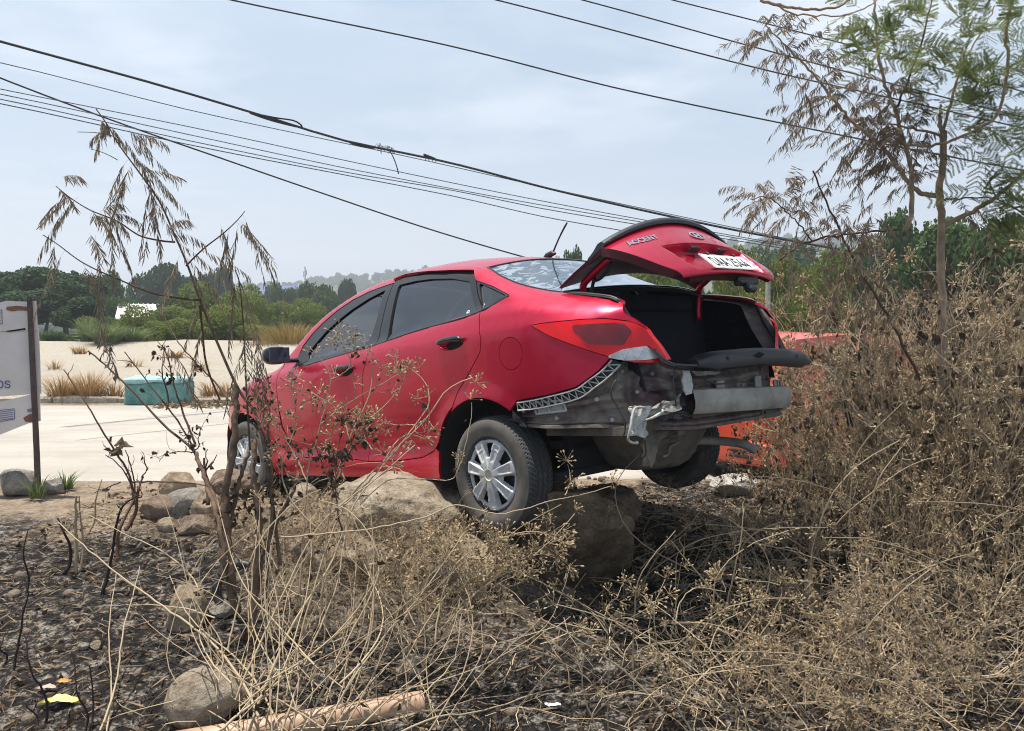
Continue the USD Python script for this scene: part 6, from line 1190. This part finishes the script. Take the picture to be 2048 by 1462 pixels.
traced("bare_weed", "long crossing twigs over the burnt ground at the lower left", "dry weed", [
    ([(520, 1440), (440, 1310), (330, 1220), (230, 1140), (150, 1068), (120, 1040)], 3.0, 3.9, 5.5), ([(560, 1462), (470, 1320), (400, 1250), (340, 1150)], 2.95, 3.6, 4.5), ([(430, 1237), (330, 1215), (210, 1208)], 3.4, 3.8, 3.4), ([(200, 1462), (240, 1320), (262, 1200), (275, 1135)], 3.1, 3.7, 5), ([(212, 1470), (220, 1320), (228, 1150)], 3.1, 3.7, 4), ([(480, 1360), (500, 1200), (470, 1110)], 3.2, 3.6, 3), ([(400, 1180), (300, 1090), (160, 1030)], 3.6, 4.2, 3)], V_pale, 31, tw=1, lf=4, twl=.12)
# long pale stems arching over the lower right
rf3 = np.random.default_rng(18); arcs = []
for k in range(90):
    u0 = rf3.uniform(1180, 2080); v0 = rf3.uniform(1120, 1500); L_ = rf3.uniform(140, 420); an = rf3.normal(-.1, .9); u1 = u0 + L_ * math.sin(an); v1 = v0 - L_ * (.35 + .65 * abs(math.cos(an))); bend = rf3.normal() * .22 * L_
    if u1 < 1330 and v1 < 1200: continue
    dg = gdepth(min(max(u0, 0), 2048), v0) if v0 < 1450 else 3.2; arcs.append(([(u0, v0), ((u0 + u1) / 2 + bend, (v0 + v1) / 2 - .12 * L_), (u1, v1)], dg - .1, dg - .25, rf3.choice([2.4, 3.2, 4.2, 5.4], p=[.35, .35, .2, .1])))
for g in range(4):
    traced("arching_weed", ["pale weed stems arching over the lower right ground", "seed-headed pale stems arching beside the tangle at the right", "long arching straw stems in the right foreground", "thin curved stems in the lower right corner region"][g], "dry weed", arcs[g::4], [V_pale, V_stem, V_stem, V_pale][g], 120 + g, umb=40, tw=2, lf=16, twl=.09, us=.9)
# charred stubs standing in the ash
for i, (pts, w_) in enumerate([([(52, 1190), (53, 1060)], 5), ([(25, 1350), (40, 1240), (62, 1180)], 6), ([(92, 1450), (80, 1380), (48, 1275)], 6), ([(170, 1470), (160, 1380), (135, 1308)], 5), ([(182, 1462), (178, 1330)], 5), ([(72, 1462), (60, 1400)], 5), ([(128, 1150), (138, 1100), (118, 1036)], 8), ([(150, 1150), (148, 1060), (156, 990)], 9), ([(162, 1140), (163, 990)], 5), ([(10, 1330), (4, 1270)], 5), ([(205, 1190), (222, 1100), (250, 1010), (278, 990)], 8), ([(176, 1070), (198, 985), (202, 960)], 5)]):
    traced("charred_stub", ["tall thin charred stub at the left edge above the dark ash", "leaning charred stub at the lower left edge", "bent charred twig beside the yellow leaf", "forked charred twig right of the yellow leaf", "straight charred twig in the lower left ash", "short burnt stub at the bottom left corner", "crooked black stub on the upper burnt bank", "thick brown stub with a pale top on the upper burnt bank", "thin pale stub beside the thick brown one", "burnt twig cut by the left edge", "black stub pair below the red-brown shrub", "curved golden stub on the upper burnt bank"][i], "twig", [(pts, gdepth(*pts[0]), gdepth(*pts[0]) + .02, w_)], V_char if i not in (7, 8, 11) else V_stem, 50 + i, tw=1, twl=.06)
# thin saplings and shrub left of the car
traced("burnt_shrub", "thin red-brown burnt shrub in front of the road at the left", "dry shrub", [([(268, 1010), (259, 964), (230, 905), (184, 819), (150, 775), (122, 740)], 4.9, 5.0, 5), ([(268, 1000), (235, 930), (213, 908)], 4.9, 4.9, 4), ([(272, 1005), (262, 950), (250, 900)], 4.9, 4.9, 4), ([(250, 1060), (276, 1000), (283, 955)], 4.8, 4.9, 9), ([(230, 1150), (236, 1080), (262, 1010), (272, 985)], 4.7, 4.9, 9), ([(283, 955), (293, 920), (280, 905)], 4.9, 4.9, 3), ([(265, 965), (330, 965), (400, 970), (440, 985)], 4.9, 4.8, 4), ([(240, 965), (215, 975), (190, 985)], 4.9, 5, 3)], V_red, 70, tw=3, lf=10, twl=.10, lsize=.045)
t = thing("shrivelled_leaf", "dark shrivelled leaf bunch hanging on the burnt shrub", "leaf", mat4(at(238, 893, 4.95))); obj("leaf_bunch", leaves(np.random.default_rng(3), np.random.default_rng(4).normal(size=(16, 3)) * .016, .06), V_frond, t)
traced("burnt_shrub", "thin burnt stems rising left of the charred trunks over the road", "dry shrub", [([(440, 1090), (423, 1000), (384, 905), (328, 855), (263, 783), (177, 701)], 4.2, 4.5, 7), ([(423, 990), (371, 875), (322, 803), (250, 704)], 4.25, 4.5, 5), ([(391, 888), (345, 773), (328, 700), (315, 690)], 4.3, 4.4, 5), ([(333, 820), (328, 740), (322, 690)], 4.35, 4.4, 4), ([(456, 800), (387, 717), (340, 660), (322, 629)], 4.2, 4.4, 4), ([(384, 905), (400, 880), (392, 850)], 4.3, 4.3, 3), ([(415, 1010), (412, 960), (411, 914)], 4.2, 4.2, 9), ([(384, 905), (340, 905), (315, 925)], 4.3, 4.35, 2.6)], V_red, 71, tw=4, lf=70, twl=.10, lsize=.035)
# ---- the charred trunks and the dead feathery sapling
def trunk_line(pts, d0, d1, w0, w1):
    pts = np.array(pts, float); dep = np.linspace(d0, d1, len(pts)); P = smooth_line(np.array([at(u, v, d) for (u, v), d in zip(pts, dep)]), 6 * len(pts)); return P, np.linspace(w0, w1, len(P)) * .82 / 2 / FPX * (d0 + d1) / 2
def pinna_frond(rng, P0, d, L_, n, pl, pw, droop=1.0, curl=.5):
    """a drooping feathery leaf: a curved rib with paired narrow strips hanging from it"""
    d = d / np.linalg.norm(d); t = np.linspace(0, 1, 8)[:, None]; R = P0 + d * L_ * t + np.array([0, 0, -1]) * droop * L_ * .55 * t ** 2; rib = tube(R, pw * .10, pw * .05, sides=3, cap=False)
    ps = [rib]; side_ = np.cross(d, [0, 0, 1]); side_ /= np.linalg.norm(side_) + 1e-9
    for k in range(n):
        a = .12 + .88 * (k + .5) / n; i = a * 7; j = min(int(i), 6); q = R[j] + (R[j + 1] - R[j]) * (i - j); tg = R[j + 1] - R[j]; tg /= np.linalg.norm(tg)
        for s_ in (1, -1):
            if rng.random() < .12: continue
            e = side_ * s_ * (1.0 - .7 * droop) + tg * .5 + np.array([0, 0, -1]) * droop * 1.1 + rng.normal(size=3) * .18; e /= np.linalg.norm(e); l_ = pl * rng.uniform(.65, 1.1) * (1 - .35 * abs(a - .45))
            w_ = np.cross(e, rng.normal(size=3)); w_ /= np.linalg.norm(w_); tt_ = np.linspace(0, 1, 5)[:, None]
            C = q + e * l_ * tt_ + np.array([0, 0, -1]) * droop * .12 * l_ * tt_ ** 2; wd_ = pw * .5 * np.array([.35, 1, 1, .85, .2])[:, None] * w_
            v = np.stack([C - wd_, C + wd_], 1).reshape(-1, 3); k_ = np.arange(4) * 2; ps.append((v, np.vstack([np.c_[k_, k_ + 2, k_ + 3], np.c_[k_, k_ + 3, k_ + 1]])))
    return cat(ps)
def feather(rng, P0, d, L_, n, pl, lw):
    """a live twice-feathered leaf: each strip is a row of small paired leaflets"""
    d = d / np.linalg.norm(d); t = np.linspace(0, 1, 7)[:, None]; R = P0 + d * L_ * t + np.array([0, 0, -1]) * L_ * .22 * t ** 2; ps = [tube(R, .0012, .0006, sides=3, cap=False)]
    up_ = rng.normal(size=3) * .5 + [0, -.6, .8]; side_ = np.cross(d, up_); side_ /= np.linalg.norm(side_) + 1e-9
    for k in range(n):
        a = .15 + .85 * (k + .5) / n; i = a * 6; j = min(int(i), 5); q = R[j] + (R[j + 1] - R[j]) * (i - j); tg = R[j + 1] - R[j]; tg /= np.linalg.norm(tg)
        for s_ in (1, -1):
            e = side_ * s_ * .9 + tg * .55 + rng.normal(size=3) * .12; e /= np.linalg.norm(e); l_ = pl * rng.uniform(.8, 1.1) * (1 - .5 * abs(a - .4)); x = np.cross(e, up_ + rng.normal(size=3) * .3); x /= np.linalg.norm(x)
            m_ = 9; b = q + e * (l_ * (np.arange(m_) + .6) / m_)[:, None]; sp3 = l_ / m_ * .42
            for ss in (1, -1):
                tip = b + x * ss * lw + e * lw * .35; v = np.stack([b - e * sp3, b + e * sp3, tip + e * sp3 * .6, tip - e * sp3 * .3], 1).reshape(-1, 3); f0 = np.array([[0, 1, 2], [0, 2, 3]]); ps.append((v, (f0[None] + np.arange(m_)[:, None, None] * 4).reshape(-1, 3)))
    return cat(ps)
tk = thing("charred_sapling_clump", "clump of charred brown sapling trunks in front of the car's front wheel", "tree trunks", mat4(at(470, 1210, 3.75))); o = at(470, 1210, 3.75)
for pts, d0, d1, w0, w1 in [([(474, 1225), (456, 1076), (451, 990), (461, 939), (470, 871), (473, 813), (468, 770)], 3.8, 3.95, 20, 15), ([(448, 1160), (444, 1076), (439, 1018), (424, 990), (402, 936), (392, 905)], 3.8, 4.1, 18, 9), ([(504, 1275), (512, 1144), (518, 1042), (513, 990), (506, 936), (512, 880)], 3.7, 3.9, 20, 13), ([(516, 1180), (522, 1130), (540, 1069), (567, 1018), (588, 975), (597, 945)], 3.75, 3.9, 12, 8), ([(464, 1200), (452, 1120), (468, 1010), (480, 960), (497, 900)], 3.82, 3.9, 14, 9), ([(540, 1240), (536, 1120), (545, 1010), (540, 900), (535, 820)], 3.75, 3.9, 10, 6), ([(452, 1130), (428, 1010), (412, 975)], 3.8, 4.0, 16, 10)]:
    P, r = trunk_line(pts, d0, d1, w0, w1); P = P + np.random.default_rng(int(w0 * 7)).normal(size=P.shape) * .003; obj("trunk", tube(P - o, r, sides=8), V_trunk, tk, smooth=True)
fol = leaves(np.random.default_rng(12), np.concatenate([P0 + np.random.default_rng(i).normal(size=(46, 3)) * s_ for i, (P0, s_) in enumerate([(at(540, 1010, 3.8) - o, .07), (at(470, 1000, 3.85) - o, .06), (at(560, 900, 3.8) - o, .07), (at(520, 790, 3.9) - o, .05)])]), .035)
obj("dead_leaves", fol, V_leaf, tk, kind="stuff")
sap = thing("dead_feathery_sapling", "tall dead sapling with drooping brown feathery leaves at the left", "sapling", mat4(at(545, 1010, 3.9))); o = at(545, 1010, 3.9); rs_ = np.random.default_rng(40)
main = [([(560, 1130), (545, 1010), (513, 833), (479, 782), (441, 700), (400, 600), (375, 530), (345, 460), (320, 405), (275, 340), (235, 285), (215, 250), (192, 218)], 3.85, 3.8, 11, 3), ([(402, 600), (320, 590), (240, 560), (165, 525), (110, 485), (86, 470)], 3.8, 3.75, 5.5, 2.4), ([(350, 484), (290, 475), (230, 440), (180, 420), (140, 395), (112, 372)], 3.8, 3.72, 5, 2.2), ([(372, 532), (410, 495), (445, 468), (475, 440), (490, 422)], 3.8, 3.78, 4.5, 2.2), ([(400, 610), (408, 700), (440, 800)], 3.8, 3.9, 6, 5), ([(500, 900), (492, 760), (487, 660), (478, 560), (470, 540)], 3.85, 3.8, 6, 3), ([(240, 285), (215, 268), (155, 264)], 3.8, 3.8, 2.4, 1.4), ([(235, 320), (205, 305), (182, 298)], 3.8, 3.8, 2.2, 1.4), ([(310, 415), (290, 440), (275, 465)], 3.8, 3.75, 2, 1.4)]
br = []
for k, (pts, d0, d1, w0, w1) in enumerate(main):
    P, r = trunk_line(pts, d0, d1, w0, w1); obj("trunk" if k == 0 else "branch", tube(P - o, r, sides=6), V_trunk if k == 0 else V_red, sap, smooth=True); br.append(P)
# feathery leaves where the photograph shows them: (start pixel, direction, length in pixels)
fr_ = [((265, 270), (60, -10), 90), ((250, 280), (70, 25), 110), ((262, 312), (80, 40), 110), ((275, 345), (85, 30), 105), ((280, 360), (70, 60), 120), ((255, 320), (-50, 60), 90), ((258, 350), (-40, 70), 110), ((300, 380), (20, 90), 120), ((310, 400), (-20, 80), 110), ((220, 430), (60, -20), 80), ((180, 418), (50, 50), 110), ((200, 425), (40, -40), 70), ((150, 400), (-60, 50), 110), ((140, 395), (-70, 10), 80), ((115, 375), (30, 20), 60), ((225, 440), (30, 60), 110), ((190, 470), (10, 60), 90), ((165, 525), (30, 60), 100), ((110, 485), (-10, 50), 80), ((130, 500), (-40, 60), 120), ((180, 530), (20, 80), 120), ((330, 470), (60, -20), 90), ((345, 480), (70, 30), 120), ((355, 500), (60, 40), 130), ((360, 510), (-30, 60), 90), ((380, 530), (30, 60), 90), ((395, 500), (50, 10), 110), ((450, 465), (10, 60), 110), ((475, 440), (40, 30), 120), ((485, 428), (30, 60), 120), ((460, 455), (-20, 60), 90), ((470, 545), (30, 60), 130), ((472, 550), (-10, 70), 120), ((480, 600), (30, 60), 150), ((488, 660), (30, 70), 140), ((490, 690), (-30, 70), 120), ((485, 640), (10, 80), 130), ((500, 720), (20, 70), 120), ((400, 600), (-20, 50), 80), ((406, 650), (-20, 60), 80), ((330, 690), (40, 30), 90), ((340, 730), (40, 30), 90), ((215, 250), (-20, 30), 50), ((205, 240), (30, 20), 50), ((195, 600), (20, 60), 120), ((180, 640), (40, 50), 120), ((520, 700), (10, 80), 130), ((510, 640), (10, 80), 120)]
ms_ = []
for (u, v), (du, dv), L_ in fr_ + [((u + rs_.normal() * 9, v + rs_.normal() * 9), (du + rs_.normal() * 25, dv + rs_.normal() * 25), L_ * .85) for (u, v), (du, dv), L_ in fr_ if v < 480]:
    d_ = 3.78 + rs_.normal() * .04; P0 = at(u, v, d_); dd = at(u + du, v + dv, d_ + rs_.normal() * .06) - P0; ms_.append(pinna_frond(rs_, P0 - o, dd, L_ / FPX * d_ * .95, 18, .060, .0048, droop=rs_.uniform(.5, 1.0)))
for k, me in enumerate(ms_): obj("feathery_leaf", me, V_frond, sap)

# ---- the bare feathery tree at the right
tr = thing("feathery_tree", "slender tree with pale trunk, brown and green feathery leaves at the right", "tree", mat4(at(1880, 900, 5.2))); o = at(1880, 900, 5.2); rt = np.random.default_rng(61)
tb_ = [([(1868, 960), (1880, 800), (1886, 640), (1882, 530), (1884, 450), (1880, 380), (1886, 320), (1888, 262)], 5.2, 5.2, 24, 16, V_ptrunk), ([(1884, 262), (1880, 235), (1882, 210)], 5.2, 5.2, 12, 6, V_ptrunk), ([(1870, 392), (1840, 385), (1800, 340), (1760, 290), (1700, 240), (1660, 190), (1620, 140), (1580, 100), (1530, 50)], 5.2, 5.0, 13, 3, V_ptrunk), ([(1812, 462), (1824, 420), (1822, 340), (1806, 280), (1790, 220), (1768, 160), (1757, 110), (1750, 0)], 5.15, 5.1, 13, 5, V_ptrunk), ([(1795, 215), (1820, 150), (1850, 60), (1865, -20)], 5.1, 5.0, 6, 3, V_red), ([(1885, 268), (1900, 210), (1930, 120), (1965, 60), (1990, 10)], 5.2, 5.1, 8, 3, V_ptrunk), ([(1882, 270), (1840, 260), (1790, 250), (1740, 240)], 5.2, 5.1, 7, 3, V_ptrunk), ([(1890, 450), (1950, 420), (2010, 380), (2060, 330)], 5.2, 4.9, 13, 8, V_ptrunk), ([(1800, 285), (1860, 292), (1930, 270), (2000, 220), (2015, 140), (2012, 60), (2025, -10)], 5.1, 4.7, 7, 8, V_ptrunk), ([(1850, 780), (1780, 640), (1720, 540), (1660, 420), (1625, 340)], 5.0, 4.8, 8, 4, V_red), ([(1625, 485), (1580, 430), (1530, 395), (1500, 400)], 4.9, 4.8, 4, 2, V_red), ([(1560, 520), (1600, 490), (1680, 470), (1800, 460)], 4.9, 5.1, 5, 5, V_red), ([(1885, 400), (1960, 395), (2060, 440)], 5.2, 5, 4, 3, V_red), ([(1520, 0), (1570, 12), (1640, 20), (1700, 0)], 4.6, 4.6, 8, 6, V_ptrunk), ([(1550, 10), (1600, 30), (1680, 32), (1760, -5)], 4.7, 4.7, 5, 3, V_ptrunk)]
TB = []
for k, (pts, d0, d1, w0, w1, mt) in enumerate(tb_):
    P, r = trunk_line(pts, d0, d1, w0, w1); P = P + rt.normal(size=P.shape) * .003; obj("trunk" if k == 0 else "branch", tube(P - o, r, sides=7), mt, tr, smooth=True); TB.append(P)
gz = lambda u, v: (v < 150 and u > 1690) or (u > 1840 and v < 230) or (u > 1960)
dead, live = [], []
for k, P in enumerate(TB):
    if k in (0, 1, 13, 14, 11): continue
    n = {2: 105, 3: 80, 4: 24, 5: 30, 6: 40, 7: 24, 8: 34, 9: 36, 10: 24, 12: 14}[k]
    for _ in range(n):
        i = rt.uniform(.22, 1.0) * (len(P) - 1); j = min(int(i), len(P) - 2); q = P[j]; tg = P[j + 1] - P[j]; tg /= np.linalg.norm(tg); c = (CMx := q - CAM); u = 1024 + FPX * (c @ CX) / (c @ CZ); v = 731 + FPX * (c @ CD) / (c @ CZ)
        e = rt.normal(size=3) * [1, .8, .5]; e -= (e @ tg) * tg; e /= np.linalg.norm(e); d = tg * .5 + e; off = e * rt.uniform(0, .10)
        if gz(u, v): live.append(feather(rt, q + off - o, d, rt.uniform(.14, .24), 8, .075, .0075))
        else: dead.append(pinna_frond(rt, q + off - o, d + [0, 0, -.2], rt.uniform(.12, .24), 14, .060, .0050, droop=rt.uniform(.35, 1.0)))
for (u, v) in [(2000, 280), (2020, 320), (1990, 340), (2035, 360), (1970, 300), (2040, 270), (1960, 180), (1920, 150), (1940, 100), (1900, 200), (1870, 200), (1830, 80), (1790, 60), (1760, 90), (1730, 40), (2000, 150), (2035, 120), (1975, 220), (2030, 200), (1960, 50), (1900, 80), (2045, 400), (1800, 30), (1715, 70), (1850, 120)]:
    P0 = at(u, v, rt.uniform(4.7, 5.1))
    for _ in range(4): live.append(feather(rt, P0 + rt.normal(size=3) * .05 - o, rt.normal(size=3) * [1, .6, .6] + [0, 0, -.1], rt.uniform(.16, .26), 8, .08, .008))
for (u, v, n) in [(1530, 60, 6), (1560, 110, 6), (1600, 170, 6), (1590, 230, 5), (1640, 250, 6), (1680, 300, 5), (1520, 410, 6), (1610, 390, 6), (1600, 470, 6), (1660, 450, 6), (1720, 330, 4), (1740, 400, 5), (1760, 440, 4), (1650, 130, 5), (1700, 190, 5), (1740, 180, 4), (1830, 320, 4), (1560, 400, 4), (1690, 430, 4), (1590, 520, 3), (1640, 560, 6), (1680, 540, 6), (1740, 560, 5)]:
    P0 = at(u, v, rt.uniform(4.8, 5.1))
    for _ in range(n): dead.append(pinna_frond(rt, P0 + rt.normal(size=3) * .06 - o, rt.normal(size=3) * [1, .6, .5] + [0, 0, -.2], rt.uniform(.13, .22), 14, .060, .0050, droop=rt.uniform(.4, 1.0)))
for me in dead: obj("dead_feathery_leaf", me, V_frond, tr)
for me in live: obj("green_feathery_leaf", me, V_gfrond, tr)
# ---- dry grass, straw, ash flakes and char over the bank
rl_ = np.random.default_rng(90)
def strew(n, x0, x1, y0, y1, pw=1.0):
    x, y = rl_.uniform(x0, x1, n), y0 + (y1 - y0) * rl_.uniform(0, 1, n) ** pw; return np.stack([x, y, height(x, y)], -1)
sliver = (np.array([(-.5, 0, 0), (-.15, .05, .03), (.2, .05, .05), (.5, 0, .0), (.2, -.05, .0), (-.15, -.05, .0)]), np.array([[0, 5, 1], [1, 5, 4], [1, 4, 2], [2, 4, 3]]))
def flat_frames(n, tilt=.5):
    return frames(np.stack([rl_.normal(size=n) * tilt, rl_.normal(size=n) * tilt, np.ones(n)], -1), rl_)
M_ash = leafy("ash_flakes", (.22, .205, .19), (.50, .47, .43), .0); M_char = leafy("char_bits", (.006, .005, .005), (.035, .028, .024), .0); M_str = leafy("straw_bits", (.20, .14, .08), (.48, .37, .23), .0); M_brl = leafy("brown_leaf_litter", (.075, .045, .028), (.24, .15, .085), .1)
for nm, lab, n, lo, hi, mat, tpl, box_ in [("straw_litter", "loose straw and broken stems strewn over the bank", 15000, .03, .12, M_str, sliver, (-3.0, 3.2, 2.5, 6.2)), ("char_litter", "black charred bits lying all over the burnt ground", 9000, .015, .05, M_char, sliver, (-3.0, 3.2, 2.5, 5.6)), ("ash_litter", "pale ash flakes lying all over the burnt ground", 5000, .008, .026, M_ash, sliver, (-3.0, 3.2, 2.5, 5.6))]:
    P = strew(n, *box_); A = flat_frames(n, .35); s_ = rl_.uniform(lo, hi, n); wd_ = np.where(np.arange(n) % 3 == 0, 1.6, .5) if nm != "straw_litter" else np.full(n, .35)
    A = A * np.stack([s_, s_ * wd_, s_], -1)[:, None, :]; solo(nm, scatter(tpl, A, P + [0, 0, .006]), mat, lab, "litter", kind="stuff")
n = 4200; P = np.vstack([strew(n // 2, -3, 3.2, 2.5, 6.2), strew(n // 2, .4, 3.2, 2.8, 5.8)]); solo("leaf_litter", leaves(rl_, P + [0, 0, .012], .035, 0), M_brl, "curled brown leaf litter on the bank", "litter", kind="stuff")
P = strew(900, -5.2, -1.2, 11.75, 12.45); solo("kerb_leaf_litter", leaves(rl_, P + [0, 0, .03], .07, 0), V_tanleaf, "brown leaf litter along the far kerb", "litter", kind="stuff")
peb = tm(trimesh.creation.icosphere(1, 1.0)); n = 1500; P = strew(n, -3.1, 3.2, 2.5, 6.6); s_ = rl_.gamma(1.6, .006, n) + .004; A = rand_rot(rl_, n) * (s_[:, None] * rl_.uniform(.6, 1.2, (n, 3)))[:, None, :]
solo("pebbles", scatter(peb, A, P + [0, 0, .004]), leafy("pebble", (.13, .10, .075), (.38, .32, .25), 0), "small pebbles scattered over the bank", "pebbles", kind="stuff")
# fine creeping stems close to the soil
ps = []
for k in range(520):
    x, y = rl_.uniform(-1.6, 3.1), rl_.uniform(2.6, 5.3)
    if k > 340: x, y = rl_.uniform(.5, 3.1), rl_.uniform(2.6, 4.6)
    a = rl_.uniform(0, 6.28); L_ = rl_.uniform(.2, .75); b = np.array([x, y, 0]); e = b + [L_ * math.cos(a), L_ * math.sin(a) * .7, 0]; P = stem_curve(rl_, b, e, 9, .16); P[:, 2] = height(P[:, 0], P[:, 1]) + .015 + rl_.uniform(0, .16) * np.sin(np.linspace(0, np.pi, 9)); ps.append(tube(P, rl_.uniform(.0012, .0028), sides=3, cap=False))
solo("creeping_stems", cat(ps), V_pale, "mat of thin creeping dry stems over the lower bank", "dry stems", kind="stuff")
# ---- the air: thin haze over the whole land
M_haze = usdkit.material(stage, "/World/Looks/haze", {"v": ("principled_volume", {"color": (0.88, 0.93, 1.0), "density": 0.0010, "anisotropy": 0.25})}, [], volume="v.volume")
hz = trimesh.creation.box((3300, 2700, 190)); hz.apply_translation((0, 1290, 80))
tag(obj("haze", tm(hz), M_haze), "thin pale haze in the air", "haze", None, "stuff")
